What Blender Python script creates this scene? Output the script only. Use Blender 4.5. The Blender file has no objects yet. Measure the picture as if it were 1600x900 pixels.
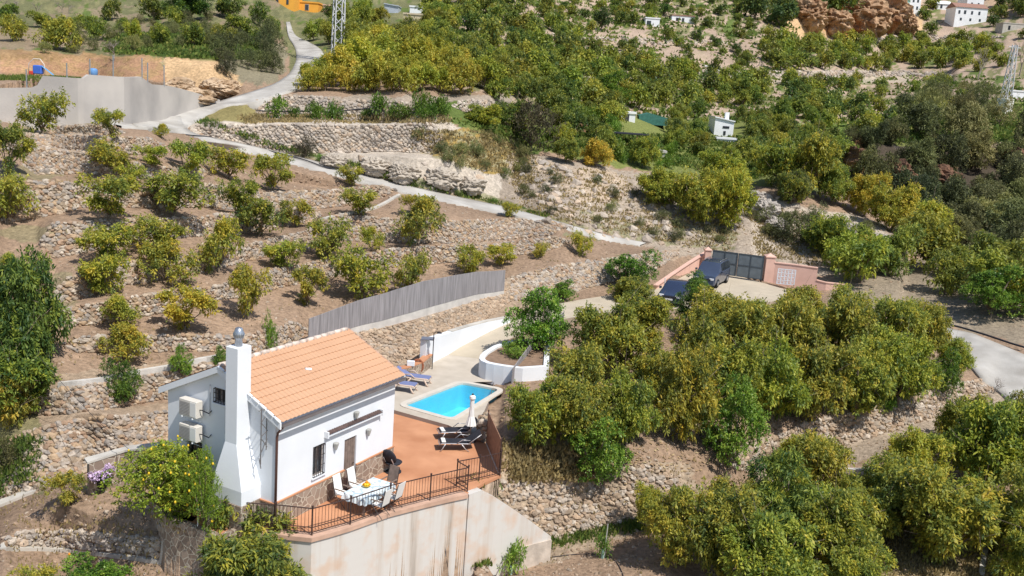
import bpy, math, random
import numpy as np
from mathutils import Vector, Matrix

# ---------------------------------------------------------------- camera, sky, sun, exposure
SC = bpy.context.scene
F, PITCH, CH, ROLL = 1500.0, math.radians(11.7), 15.5, math.radians(4.16)
cp, sp, cr, sr = math.cos(PITCH), math.sin(PITCH), math.cos(ROLL), math.sin(ROLL)
cam_d = bpy.data.cameras.new('camera'); cam = bpy.data.objects.new('camera', cam_d)
SC.collection.objects.link(cam); SC.camera = cam
cam_d.sensor_width = 36.0; cam_d.lens = 36.0*F/1600.0; cam_d.clip_start = 0.5; cam_d.clip_end = 3000
Uv = Vector((0, sp, cp)); Xv = Vector((1, 0, 0)); Fw = Vector((0, cp, -sp))
cR = Xv*cr + Uv*sr; cU = -Xv*sr + Uv*cr
cam.matrix_world = Matrix(((cR.x, cU.x, -Fw.x, 0), (cR.y, cU.y, -Fw.y, 0), (cR.z, cU.z, -Fw.z, CH), (0, 0, 0, 1)))

SUN_EL = math.radians(56); SUN_AZ = math.atan2(.70, -.714)
w = bpy.data.worlds.new('World'); SC.world = w; w.use_nodes = True
nt = w.node_tree; bg = nt.nodes['Background']
sky = nt.nodes.new('ShaderNodeTexSky'); sky.sky_type = 'NISHITA'; sky.sun_disc = False
sky.sun_elevation = SUN_EL; sky.sun_rotation = SUN_AZ; sky.altitude = 300; sky.air_density = 1.0; sky.dust_density = 0.8
nt.links.new(sky.outputs[0], bg.inputs[0]); bg.inputs[1].default_value = 0.125
sl = bpy.data.lights.new('sun', 'SUN'); sl.energy = 5.0; sl.angle = math.radians(.5); sl.color = (1.0, .955, .885)
so = bpy.data.objects.new('sun', sl); SC.collection.objects.link(so)
sd = Vector((math.sin(SUN_AZ)*math.cos(SUN_EL), math.cos(SUN_AZ)*math.cos(SUN_EL), math.sin(SUN_EL)))
so.rotation_euler = sd.to_track_quat('Z', 'Y').to_euler()
SC.view_settings.view_transform = 'Standard'; SC.view_settings.look = 'None'; SC.view_settings.gamma = 1
SC.view_settings.use_curve_mapping = False
SC.view_settings.exposure = 0.04
SC.cycles.max_bounces = 6; SC.cycles.transparent_max_bounces = 12

# ---------------------------------------------------------------- picture <-> world
def ue(px, py):
    a0 = np.asarray(px, float)-800; b0 = np.asarray(py, float)-450
    A = (a0*cr+b0*sr)/F; B = (-a0*sr+b0*cr)/F
    y = cp-B*sp; z = -B*cp-sp
    return A/y, z/y
def pix(x, y, z):
    z = z-CH; fw = y*cp-z*sp; up = y*sp+z*cp
    a = F*x/fw; b = -F*up/fw
    return 800+a*cr-b*sr, 450+a*sr+b*cr
def G(px, py, z=0.0):                       # the point of height z seen there
    u, e = ue(px, py); Y = (z-CH)/e
    return (float(u*Y), float(Y), float(z))
def D(px, py, Y):
    u, e = ue(px, py)
    return (float(u*Y), float(Y), float(CH+e*Y))

# ---------------------------------------------------------------- small helpers
C = SC.collection
def tag(o, label=None, cat=None, group=None, kind=None):
    if label: o['label'] = label
    if cat: o['category'] = cat
    if group: o['group'] = group
    if kind: o['kind'] = kind
    return o
def empty(name, loc=(0, 0, 0), rz=0.0):
    o = bpy.data.objects.new(name, None); C.objects.link(o); o.location = loc; o.rotation_euler = (0, 0, rz)
    o.empty_display_size = .2
    return o
def np_mesh(name, V, Fc, mats, parent=None, mi=None, attrs=None, smooth=False, loc=None):
    """V (n,3); Fc (m,k) or list of such arrays"""
    me = bpy.data.meshes.new(name)
    if not isinstance(Fc, (list, tuple)): Fc = [Fc]
    Fc = [f for f in Fc if len(f)]
    nl = sum(f.size for f in Fc); nf = sum(len(f) for f in Fc)
    me.vertices.add(len(V)); me.vertices.foreach_set('co', np.ascontiguousarray(V, dtype=np.float32).ravel())
    me.loops.add(nl); me.polygons.add(nf)
    me.loops.foreach_set('vertex_index', np.concatenate([f.ravel() for f in Fc]).astype(np.int32))
    st = []; o = 0
    for f in Fc:
        k = f.shape[1]; st.append(o+np.arange(len(f))*k); o += f.size
    me.polygons.foreach_set('loop_start', np.concatenate(st).astype(np.int32))
    if mi is not None: me.polygons.foreach_set('material_index', np.asarray(mi, dtype=np.int32))
    me.polygons.foreach_set('use_smooth', np.full(nf, smooth))
    me.update(calc_edges=True)
    for k, (typ, arr) in (attrs or {}).items():
        at = me.attributes.new(k, typ, 'POINT')
        if typ == 'FLOAT': at.data.foreach_set('value', np.asarray(arr, dtype=np.float32).ravel())
        else: at.data.foreach_set('color', np.asarray(arr, dtype=np.float32).ravel())
    for m in (mats if isinstance(mats, (list, tuple)) else [mats]): me.materials.append(m)
    ob = bpy.data.objects.new(name, me); C.objects.link(ob)
    if parent is not None: ob.parent = parent
    if loc is not None: ob.location = loc
    return ob

class MB:
    """collects simple solids, builds ONE mesh"""
    def __init__(s): s.v = []; s.f = []
    def add(s, vs, fs):
        n = len(s.v); s.v += [tuple(v) for v in vs]; s.f += [tuple(i+n for i in f) for f in fs]; return s
    def box(s, x0, x1, y0, y1, z0, z1, bev=0.0):
        if bev <= 0:
            return s.add([(x, y, z) for z in (z0, z1) for y in (y0, y1) for x in (x0, x1)],
                  [(0, 2, 3, 1), (4, 5, 7, 6), (0, 1, 5, 4), (2, 6, 7, 3), (0, 4, 6, 2), (1, 3, 7, 5)])
        b = bev; pts = []
        def ring(z, i): return [(x0+i+b, y0+i, z), (x1-i-b, y0+i, z), (x1-i, y0+i+b, z), (x1-i, y1-i-b, z), (x1-i-b, y1-i, z), (x0+i+b, y1-i, z), (x0+i, y1-i-b, z), (x0+i, y0+i+b, z)]
        rs = [ring(z0, b), ring(z0+b, 0), ring(z1-b, 0), ring(z1, b)]
        for r in rs: pts += r
        fs = [tuple(range(7, -1, -1)), tuple(range(24, 32))]
        for k in range(3):
            for i in range(8): j = (i+1) % 8; fs.append((k*8+i, k*8+j, k*8+8+j, k*8+8+i))
        return s.add(pts, fs)
    def obox(s, a, b, w, h, up=(0, 0, 1)):      # bar of section w x h from a to b
        a = Vector(a); b = Vector(b); d = (b-a).normalized(); u = Vector(up)
        if abs(d.dot(u)) > .98: u = Vector((0, 1, 0))
        x = d.cross(u).normalized()*w/2; y = x.cross(d).normalized()*h/2
        P = [a-x-y, a+x-y, a+x+y, a-x+y, b-x-y, b+x-y, b+x+y, b-x+y]
        return s.add(P, [(3, 2, 1, 0), (4, 5, 6, 7), (0, 1, 5, 4), (1, 2, 6, 5), (2, 3, 7, 6), (3, 0, 4, 7)])
    def tube(s, pts, r, n=8, caps=True):
        pts = [Vector(p) for p in pts]; rs = r if isinstance(r, (list, tuple)) else [r]*len(pts)
        V = []; prev = None
        for i, p in enumerate(pts):
            d = (pts[min(i+1, len(pts)-1)]-pts[max(i-1, 0)])
            if d.length < 1e-9: d = Vector((0, 0, 1))
            d.normalize()
            u = prev if prev is not None else (Vector((0, 0, 1)) if abs(d.z) < .9 else Vector((1, 0, 0)))
            x = (u-d*u.dot(d)); x.normalize(); y = d.cross(x); prev = x
            for k in range(n):
                t = 2*math.pi*k/n; V.append(p+x*math.cos(t)*rs[i]+y*math.sin(t)*rs[i])
        fs = []
        for i in range(len(pts)-1):
            for k in range(n):
                j = (k+1) % n; fs.append((i*n+k, i*n+j, i*n+n+j, i*n+n+k))
        if caps: fs.append(tuple(range(n-1, -1, -1))); fs.append(tuple(range((len(pts)-1)*n, len(pts)*n)))
        return s.add(V, fs)
    def lathe(s, prof, cx=0, cy=0, n=16, sx=1, sy=1):
        V = [(cx+r*sx*math.cos(2*math.pi*k/n), cy+r*sy*math.sin(2*math.pi*k/n), z) for r, z in prof for k in range(n)]
        fs = [(i*n+k, i*n+(k+1) % n, i*n+n+(k+1) % n, i*n+n+k) for i in range(len(prof)-1) for k in range(n)]
        fs += [tuple(range(n-1, -1, -1)), tuple(range((len(prof)-1)*n, len(prof)*n))]
        return s.add(V, fs)
    def prism(s, poly, z0, z1):
        n = len(poly); a = sum(poly[i][0]*poly[(i+1) % n][1]-poly[(i+1) % n][0]*poly[i][1] for i in range(n))
        if a < 0: poly = poly[::-1]
        V = [(x, y, z0) for x, y in poly]+[(x, y, z1) for x, y in poly]
        return s.add(V, [tuple(range(n-1, -1, -1)), tuple(range(n, 2*n))]+[(i, (i+1) % n, n+(i+1) % n, n+i) for i in range(n)])
    def quad(s, a, b, c, d): return s.add([a, b, c, d], [(0, 1, 2, 3)])
    def build(s, name, mat, parent=None, smooth=False, loc=None, rz=None, bevel=0, M=None):
        me = bpy.data.meshes.new(name)
        vs = s.v if M is None else [tuple(M @ Vector(v)) for v in s.v]
        me.from_pydata(vs, [], s.f); me.update()
        for m in (mat if isinstance(mat, (list, tuple)) else [mat]): me.materials.append(m)
        o = bpy.data.objects.new(name, me); C.objects.link(o)
        if smooth:
            me.polygons.foreach_set('use_smooth', [True]*len(me.polygons))
        if parent is not None: o.parent = parent
        if loc is not None: o.location = loc
        if rz is not None: o.rotation_euler = (0, 0, rz)
        if bevel:
            b = o.modifiers.new('bevel', 'BEVEL'); b.width = bevel; b.segments = 2; b.limit_method = 'ANGLE'
        return o

# ---------------------------------------------------------------- materials
def nodes(name):
    m = bpy.data.materials.new(name); m.use_nodes = True
    return m, m.node_tree, m.node_tree.nodes['Principled BSDF'], m.node_tree.links.new
def mat(name, col, rough=.8, var=.12, scale=3.0, bump=0.0, bscale=None, metal=0.0, detail=5, col2=None, spec=.3, coat=0, fine=True):
    """surface with blotchy variation and a bump"""
    m, t, b, L = nodes(name)
    n = t.nodes.new('ShaderNodeTexNoise'); n.inputs['Scale'].default_value = scale; n.inputs['Detail'].default_value = detail
    co = t.nodes.new('ShaderNodeTexCoord'); L(co.outputs['Object'], n.inputs['Vector'])
    r = t.nodes.new('ShaderNodeValToRGB'); L(n.outputs['Fac'], r.inputs[0])
    c2 = col2 if col2 else tuple(min(1, c*(1+var)) for c in col)
    c1 = tuple(c*(1-var) for c in col)
    r.color_ramp.elements[0].position = .32; r.color_ramp.elements[1].position = .68
    r.color_ramp.elements[0].color = (*c1, 1); r.color_ramp.elements[1].color = (*c2, 1)
    L(r.outputs[0], b.inputs['Base Color']); b.inputs['Roughness'].default_value = rough; b.inputs['Metallic'].default_value = metal
    b.inputs['Specular IOR Level'].default_value = spec
    if coat: b.inputs['Coat Weight'].default_value = coat
    if bump:
        n2 = t.nodes.new('ShaderNodeTexNoise'); n2.inputs['Scale'].default_value = bscale or scale*5; n2.inputs['Detail'].default_value = 6
        L(co.outputs['Object'], n2.inputs['Vector'])
        bp = t.nodes.new('ShaderNodeBump'); bp.inputs['Strength'].default_value = 1.0; bp.inputs['Distance'].default_value = bump
        L(n2.outputs['Fac'], bp.inputs['Height']); L(bp.outputs[0], b.inputs['Normal'])
    return m
def attr_mat(name, attr, rough=.9, nscale=6, namp=.35, bump=.03, bscale=9, spec=.2):
    """base colour held in a mesh attribute, broken up by noise"""
    m, t, b, L = nodes(name)
    a = t.nodes.new('ShaderNodeAttribute'); a.attribute_name = attr
    co = t.nodes.new('ShaderNodeTexCoord')
    n = t.nodes.new('ShaderNodeTexNoise'); n.inputs['Scale'].default_value = nscale; n.inputs['Detail'].default_value = 8; n.inputs['Roughness'].default_value = .65
    L(co.outputs['Object'], n.inputs['Vector'])
    mr = t.nodes.new('ShaderNodeMapRange'); mr.inputs['From Min'].default_value = .25; mr.inputs['From Max'].default_value = .75
    mr.inputs['To Min'].default_value = 1-namp; mr.inputs['To Max'].default_value = 1+namp
    L(n.outputs['Fac'], mr.inputs['Value'])
    mx = t.nodes.new('ShaderNodeVectorMath'); mx.operation = 'SCALE'
    L(a.outputs['Color'], mx.inputs[0]); L(mr.outputs[0], mx.inputs['Scale'])
    L(mx.outputs[0], b.inputs['Base Color']); b.inputs['Roughness'].default_value = rough; b.inputs['Specular IOR Level'].default_value = spec
    if bump:
        n2 = t.nodes.new('ShaderNodeTexNoise'); n2.inputs['Scale'].default_value = bscale; n2.inputs['Detail'].default_value = 8; n2.inputs['Roughness'].default_value = .7
        L(co.outputs['Object'], n2.inputs['Vector'])
        bp = t.nodes.new('ShaderNodeBump'); bp.inputs['Strength'].default_value = .9; bp.inputs['Distance'].default_value = bump
        L(n2.outputs['Fac'], bp.inputs['Height']); L(bp.outputs[0], b.inputs['Normal'])
    return m

# ---------------------------------------------------------------- numpy noise
def _h(ix, iy, s):
    n = (ix*374761393+iy*668265263+s*1274126177) & 0x7fffffff
    n = ((n ^ (n >> 13))*1274126177) & 0x7fffffff
    return ((n ^ (n >> 16)) & 0xffff)/65535.0
def vnoise(x, y, s=0):
    ix = np.floor(x).astype(np.int64); iy = np.floor(y).astype(np.int64); fx = x-ix; fy = y-iy
    fx = fx*fx*(3-2*fx); fy = fy*fy*(3-2*fy)
    return (_h(ix, iy, s)*(1-fx)+_h(ix+1, iy, s)*fx)*(1-fy)+(_h(ix, iy+1, s)*(1-fx)+_h(ix+1, iy+1, s)*fx)*fy
def fbm(x, y, s=0, o=4):
    r = 0; a = .5; t = 0
    for k in range(o):
        r = r+a*vnoise(x*2**k, y*2**k, s+k*17); t += a; a *= .55
    return r/t-.5
# ---------------------------------------------------------------- the lie of the land
# depth of the ground (metres north of the camera) read at points of the photograph
DEPTH = [(0,1000,'z',-2.3),(400,1000,'z',-3.3),(800,1000,'z',-3.2),(1200,1000,'z',-3.4),(1600,1000,'z',-3.6),(-150,900,'z',-1.5),(1800,900,'z',-3.2),
 (940,870,'z',-3),(1040,880,'z',-3),(700,890,'z',-3.1),(600,880,'z',-3.1),(1000,700,'z',-.6),(900,700,'z',-.5),(930,785,'Y',40.6),(820,800,'Y',39.6),(1050,760,'Y',41.5),
 (1000,650,'z',-.4),(1150,680,'z',-.7),(1300,600,'z',-.3),(1450,560,'z',.2),(1200,560,'z',.1),(1000,560,'z',.2),(1330,665,'Y',51.0),(1200,718,'Y',47.6),(1450,632,'Y',53.5),
 (1550,570,'z',.1),(1490,522,'z',.6),(1620,620,'z',-.3),(1450,740,'z',-2.2),(1400,860,'z',-3),(1560,870,'z',-3),(1150,850,'z',-3),(1600,760,'z',-2.5),(1560,690,'z',-1.7),
 (100,850,'Y',33.2),(100,790,'z',-.8),(250,800,'z',-.75),(300,845,'z',-.9),(340,860,'z',-1.1),(30,890,'z',-1.8),(160,756,'z',-.38),(215,765,'z',-.4),(100,768,'z',-.6),(300,900,'z',-1.9),(140,695,'Y',38.6),(0,740,'Y',37),(260,665,'Y',41),(150,645,'z',.95),
 (165,620,'Y',40.3),(30,640,'Y',39.5),(300,600,'Y',42.6),(160,537,'Y',43.3),(160,495,'Y',45),(160,450,'Y',46.4),(160,368,'Y',51),(160,308,'Y',54.6),(160,258,'Y',57.8),(160,225,'Y',59.2),(160,195,'Y',65),
 (0,560,'Y',41.7),(0,450,'Y',45),(0,300,'Y',52.5),(0,220,'Y',58),(-150,500,'Y',42),(-150,250,'Y',55),
 (300,535,'Y',45.3),(300,462,'Y',49.6),(300,412,'Y',52.4),(300,355,'Y',57),(300,304,'Y',60.6),(300,269,'Y',63),(300,225,'Y',72),(300,197,'Y',79),
 (480,514,'Y',52),(480,420,'Y',59.8),(480,376,'Y',63.4),(480,312,'Y',70.5),(480,262,'Y',77.5),
 (700,505,'Y',56.8),(700,397,'Y',67),(700,362,'Y',69),(700,312,'Y',76),(640,545,'Y',52.6),(580,580,'z',.2),
 (880,443,'Y',67.5),(1000,413,'Y',74),(1062,395,'Y',82),(740,493,'Y',59.3),(800,452,'Y',64.5),(900,362,'Y',75.5),(1000,382,'Y',79),(880,350,'Y',74.5),(600,288,'Y',77.5),(400,238,'Y',77.5),
 (700,640,'z',0),(500,790,'z',0),(350,830,'z',0),(430,700,'z',0),(650,720,'z',0),(720,570,'z',.2),(745,545,'z',.35),(790,530,'z',.75),(850,520,'z',.9),(940,480,'z',1.1),(1020,460,'z',1.3),
 (1110,442,'z',1.5),(1050,470,'z',1.3),(1250,432,'z',1.6),(1300,480,'z',1.1),(1400,470,'z',1.5),(1150,470,'z',1.2),
 (400,150,'Y',94),(480,100,'Y',121),(465,62,'Y',150),(150,165,'Y',80),(60,165,'Y',78),(200,115,'Y',92),(60,110,'Y',92),(330,120,'Y',97),(0,60,'Y',112),(200,50,'Y',125),(200,0,'Y',160),(380,40,'Y',135),(0,0,'Y',150),(-150,0,'Y',145),(-150,150,'Y',76),
 (560,245,'Y',81.5),(700,255,'Y',83),(600,197,'Y',85.5),(500,180,'Y',87),(620,150,'Y',93),(760,165,'Y',95),(600,120,'Y',108),(700,60,'Y',140),(600,30,'Y',165),(450,5,'Y',185),(640,0,'Y',200),
 (800,300,'Y',85),(950,300,'Y',92),(900,240,'Y',103),(1050,360,'Y',86),(1100,330,'Y',92),(1230,320,'Y',97),(1200,400,'Y',84),(1330,370,'Y',92),(1450,400,'Y',86),(1560,470,'Y',74),
 (860,200,'Y',112),(1000,220,'Y',115),(1130,205,'Y',145),(1000,120,'Y',165),(850,100,'Y',150),(1068,28,'Y',240),(900,20,'Y',225),(1200,100,'Y',215),(1200,220,'Y',132),
 (1350,140,'Y',240),(1350,50,'Y',300),(1515,40,'Y',340),(1430,10,'Y',360),(1570,160,'Y',210),(1400,180,'Y',195),(1550,210,'Y',165),(1350,220,'Y',140),
 (1450,270,'Y',128),(1550,330,'Y',108),(1600,420,'Y',88),(1600,520,'Y',66),(1750,550,'Y',64),(1750,300,'Y',115),(1750,100,'Y',230),
 (800,-120,'Y',330),(400,-120,'Y',250),(0,-120,'Y',210),(1200,-120,'Y',420),(1600,-120,'Y',480),(1800,-120,'Y',480),(-200,-120,'Y',210),(-200,1000,'z',-2)]
_P = []
for a in DEPTH:
    u, e = ue(a[0], a[1]); _P.append((u, e, 1/a[3] if a[2] == 'Y' else e/(a[3]-CH)))
_P = np.array(_P)
def _tps(r2): return np.where(r2 > 0, .5*r2*np.log(np.maximum(r2, 1e-12)), 0)
_K = _tps((_P[:, None, 0]-_P[None, :, 0])**2+(_P[:, None, 1]-_P[None, :, 1])**2)+np.eye(len(_P))*1e-4
_A = np.block([[_K, np.c_[np.ones(len(_P)), _P[:, :2]]], [np.r_[np.ones((1, len(_P))), _P[:, :2].T], np.zeros((3, 3))]])
_W = np.linalg.solve(_A, np.r_[_P[:, 2], 0, 0, 0])
def inv_depth(u, e):
    s = u.shape; u = u.ravel(); e = e.ravel(); o = np.empty(len(u))
    for i in range(0, len(u), 50000):
        a = slice(i, i+50000)
        K = _tps((u[a, None]-_P[None, :, 0])**2+(e[a, None]-_P[None, :, 1])**2)
        o[a] = K @ _W[:-3]+_W[-3]+_W[-2]*u[a]+_W[-1]*e[a]
    return np.clip(o, 1/620., 1/22.).reshape(s)

# terrace walls, banks and rock faces: (kind, squeeze, [(x, y_top, y_bottom) in the photograph], ...)
WALLS = {
 'tier_a':   ('stone', .35, [(30,615,650),(95,607,648),(165,597,641),(230,586,630),(268,580,622),(345,560,600)]),
 'tier_b':   ('stone', .35, [(-60,720,800),(0,692,782),(60,668,768),(140,652,738),(200,648,715),(268,642,690),(330,640,680)]),
 'row_2':    ('stone', .05, [(95,527,547),(160,527,546),(228,524,546),(300,525,545),(355,527,546),(400,521,556),(440,510,545),(484,499,530)]),
 'row_3':    ('stone', .05, [(85,484,510),(160,473,503),(220,464,492),(250,459,486),(335,449,466),(400,430,456),(450,419,443),(530,404,428),(620,391,412),(680,385,409),(760,381,401),(840,375,391),(893,369,380)]),
 'row_4':    ('stone', .05, [(80,445,478),(120,432,465),(200,412,443),(315,400,423),(390,383,403),(475,364,387),(530,336,373),(600,343,376),(700,347,378),(800,345,373),(884,340,363)]),
 'row_5':    ('stone', .05, [(60,352,405),(90,350,400),(200,344,377),(300,342,366),(375,334,361),(440,328,350),(505,330,342)]),
 'row_6':    ('stone', .05, [(-20,290,350),(40,285,340),(90,284,332),(130,289,322),(225,298,321),(330,288,321),(410,304,330),(535,297,319),(622,289,301)]),
 'row_7':    ('stone', .05, [(30,232,274),(50,231,270),(130,240,268),(240,261,278),(330,262,277)]),
 'row_8':    ('stone', .05, [(-20,205,230),(60,212,232),(130,214,236),(215,216,238),(262,220,232)]),
 'row_9':    ('stone', .05, [(55,198,212),(150,196,211),(200,203,213)]),
 'road_apron': ('concrete', .05, [(285,217,218),(315,224,246),(400,250,272),(480,272,290),(545,288,298),(570,296,300)]),
 'path_bank': ('stone', .5, [(484,533,560),(560,520,575),(640,505,583),(690,490,545),(740,474,512),(800,432,470),(860,418,472),(910,410,452),(1000,397,432),(1062,388,402)]),
 'big_wall': ('stone', .06, [(300,190,205),(340,192,232),(400,195,240),(500,195,240),(600,195,238),(698,194,240)]),
 'rock_face': ('rock', .25, [(500,236,262),(560,240,278),(620,244,290),(700,250,303),(760,262,310),(800,300,315)]),
 'upper_a':  ('stone', .15, [(385,152,178),(440,150,180),(500,150,182),(525,155,190),(600,158,192),(655,158,192)]),
 'upper_b':  ('stone', .15, [(700,157,172),(750,156,178),(790,158,175)]),
 'slope_rock': ('rock', .6, [(800,248,330),(860,252,352),(920,268,368),(980,290,382),(1060,330,392),(1160,350,402)]),
 'gully':    ('rock', .5, [(1160,300,335),(1215,300,350),(1260,320,352),(1340,350,375),(1420,378,392)]),
 'terrace_wall': ('concrete', .01, [(400,835,930),(440,837,950),(487,839,930),(547,822,920),(609,800,908),(672,784,893),(731,770,873),(750,772,862)]),
 'wing_wall': ('stone', .4, [(752,748,868),(790,752,868),(870,748,840),(950,737,822),(1010,727,805),(1070,742,785)]),
 'right_wall': ('stone', .3, [(1140,715,745),(1180,698,733),(1250,664,712),(1330,640,693),(1420,618,664),(1500,598,640),(1560,590,615)]),
 'low_left': ('stone', .03, [(0,838,866),(30,829,858),(100,828,856),(180,834,862),(260,842,872),(330,850,880)]),
 'tip_wall': ('concrete', .05, [(-40,150,195),(0,138,180),(60,122,182),(140,128,182),(232,124,178),(265,130,168),(330,158,164)]),
 'earth_cut': ('earth', .35, [(-40,85,112),(40,86,114),(120,88,116),(230,92,124),(270,92,150),(330,100,160),(380,128,140)]),
 'cliff':    ('rock', .3, [(1230,20,60),(1270,5,62),(1330,-10,55),(1400,10,55),(1440,60,62)]),
 'ravine':   ('rock', .35, [(1300,230,262),(1345,215,290),(1400,208,340),(1500,215,330),(1600,225,320),(1720,230,320)]),
 'far_row1': ('stone', .2, [(1190,112,121),(1300,112,121),(1420,110,120),(1490,116,122)]),
 'far_row2': ('stone', .2, [(1320,57,66),(1460,55,64),(1570,54,62)]),
 'far_row3': ('stone', .2, [(860,50,58),(960,60,70),(1060,62,72),(1150,66,72)]),
 'far_row4': ('stone', .2, [(720,92,100),(800,98,107),(880,100,106)]),
}
for k_ in ('row_2', 'row_3', 'row_4', 'row_5', 'row_6', 'row_7', 'row_8'):
    WALLS[k_] = (WALLS[k_][0], WALLS[k_][1]+.12, [(x, a-2, b+4) for x, a, b in WALLS[k_][2]])
NU, NE = 660, 760
Ug = np.linspace(-.74, .74, NU); Eg = np.linspace(-.72, .36, NE)
UU, EE = np.meshgrid(Ug, Eg, indexing='ij')
WCURVE = {}
for k, (kd, sq, pts) in WALLS.items():
    t = np.array([ue(x, a) for x, a, b in pts]); b = np.array([ue(x, b) for x, a, b in pts])
    WCURVE[k] = (t[:, 0], t[:, 1], b[:, 0], b[:, 1])
def wall_e(k, u):
    """top and bottom elevation of wall k at azimuth u (nan outside), tapered at its ends"""
    tu, te, bu, be = WCURVE[k]
    u = np.asarray(u, float)
    T = np.interp(u, tu, te); B = np.interp(u, bu, be)
    lo, hi = max(tu[0], bu[0]), min(tu[-1], bu[-1])
    tp = np.clip(np.minimum(u-lo, hi-u)/(.002 if k == 'terrace_wall' else .016), 0, 1)
    c = (T+B)/2; T = c+(T-c)*tp; B = c+(B-c)*tp
    return np.where((u < lo) | (u > hi), np.nan, T), np.where((u < lo) | (u > hi), np.nan, B)
_wt = {k: wall_e(k, Ug) for k in WALLS}
Ew = EE.copy()
for i in range(NU):
    an = []
    for k, (kd, sq, pts) in WALLS.items():
        T, B = _wt[k][0][i], _wt[k][1][i]
        if T == T and T-B > 1e-4: an.append((B, T, sq))
    an.sort(key=lambda a: a[0]+a[1])
    xs = [Eg[0]]; ys = [Eg[0]]; pe, py_, dl = Eg[0], Eg[0], 0.0
    for B, T, sq in an+[(Eg[-1], Eg[-1], 1)]:
        B = max(B, pe+1e-4); T = max(T, B+1e-4)
        c = (B+T)/2; yb, yt = c+(B-c)*sq, c+(T-c)*sq; d2 = 1.6*(T-B); gap = B-pe
        if gap > dl+d2:
            for q in (pe+dl, B-d2):
                if q > xs[-1]+1e-5: xs.append(q); ys.append(max(q, ys[-1]))
        else:
            wgt = gap/(dl+d2); p = pe+gap*dl/(dl+d2)
            dv = py_+(yb-py_)*(p-pe)/gap
            if p > xs[-1]+1e-5: xs.append(p); ys.append(max(dv*(1-wgt)+p*wgt, ys[-1]))
        xs += [B, T]; ys += [max(yb, ys[-1]), max(yt, ys[-1])]
        pe, py_, dl = T, yt, d2
    Ew[i] = np.interp(Eg, xs, ys)
YY = 1/inv_depth(UU, Ew)
for _ in range(2): YY[1:-1] = (YY[:-2]+2*YY[1:-1]+YY[2:])/4
YY = np.maximum.accumulate(YY, axis=1)
# picture position of every ground point, for painting what grows or lies there
PX, PY = pix(UU*YY, YY, CH+EE*YY)
def inside(poly, x, y):
    r = np.zeros(x.shape, bool); n = len(poly)
    for i in range(n):
        x1, y1 = poly[i]; x2, y2 = poly[(i+1) % n]
        if y1 == y2: continue
        c = ((y1 > y) != (y2 > y)) & (x < (x2-x1)*(y-y1)/(y2-y1)+x1); r ^= c
    return r
XX = UU*YY
nzx = fbm(PX/22., PY/14., 5)*26; nzy = fbm(PX/22., PY/14., 9)*16
SOIL = (.305, .212, .145); DRY = (.33, .255, .15); GRASS = (.105, .145, .035); SCRUB = (.15, .15, .07); ROCK = (.50, .43, .35); PALE = (.49, .425, .35)
RED = (.42, .22, .11); OCHRE = (.50, .34, .19); RUB = (.34, .28, .22); RAVINE_SHADE = (.07, .055, .04); PINKSOIL = (.40, .30, .225)
COL = np.empty(UU.shape+(3,)); COL[:] = SOIL
AMP = np.full(UU.shape, .10)
def zone(poly, col, amp=None, warp=1.0, mix=1.0, speck=None):
    m = inside(poly, PX+nzx*warp, PY+nzy*warp)
    if speck is not None: m &= (fbm(PX/9.*speck, PY/5.*speck, 31) > mix-.5); f = 1.0
    else: f = mix
    COL[m] = COL[m]*(1-f)+np.array(col)*f
    if amp is not None: AMP[m] = amp
zone([(700,-400),(2200,-400),(2200,240),(1180,240),(760,200),(690,140)], PINKSOIL, .5)
zone([(-400,-300),(720,-300),(700,120),(460,110),(440,60),(400,60),(440,110),(260,90),(-400,100)], SCRUB, .3)
zone([(-400,-300),(2200,-300),(2200,240),(760,230),(690,140),(440,90),(-400,100)], (.20,.19,.09), None, 1, .56, 1.0)
zone([(-400,-300),(2200,-300),(2200,240),(760,230),(690,140),(440,90),(-400,100)], GRASS, None, 1, .66, .6)
zone([(-60,20),(440,0),(440,60),(340,92),(-60,84)], (.24,.19,.12), None, 1, .55, .8)
zone([(0,80),(250,88),(330,98),(300,128),(0,118)], (.27,.23,.12), None, 1, .52, 1.0)
zone([(180,60),(260,40),(420,50),(400,90),(330,100),(250,92),(180,80)], (.19,.20,.06), None, 1, .7)
zone([(-60,40),(120,50),(150,75),(-60,80)], (.30,.22,.15), .3, 1, .7)
zone([(850,50),(1180,60),(1200,120),(1020,110),(860,100)], PINKSOIL, .5, 1, .8)
zone([(0,80),(250,88),(260,126),(0,118)], RED, .4, 1, .55)
zone([(255,90),(340,95),(385,128),(330,158),(262,165)], OCHRE, .7, .4)
zone([(350,55),(440,70),(455,110),(400,135),(340,100)], (.24,.21,.14), .5)
zone([(455,148),(660,138),(790,150),(700,160),(390,155)], SOIL)
zone([(380,150),(800,150),(800,196),(380,196)], RUB, .25)
zone([(300,165),(400,160),(400,198),(310,192)], (.26,.22,.09), .2)
zone([(400,178),(620,176),(700,196),(400,196)], PALE, .25, .5, .7)
zone([(655,160),(840,165),(860,240),(800,245),(700,195)], GRASS, .2)
zone([(290,190),(700,192),(760,225),(800,250),(780,315),(690,300),(560,262),(300,205)], PALE, .35, .3)
zone([(640,205),(760,205),(840,250),(830,275),(760,270),(700,250),(640,235)], (.30,.27,.12), .35, 1, .75)
zone([(640,205),(760,205),(840,250),(830,275),(760,270),(700,250),(640,235)], (.36,.25,.08), .35, 1, .55, 1.2)
zone([(300,190),(420,235),(560,265),(690,302),(860,345),(1000,378),(1000,368),(860,330),(690,290),(560,252),(420,222),(300,182)], (.22,.22,.10), None, .5, .7)
zone([(800,240),(1000,270),(1160,300),(1350,340),(1440,390),(1300,430),(1060,400),(900,350),(780,310)], RUB, .55)
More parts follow.
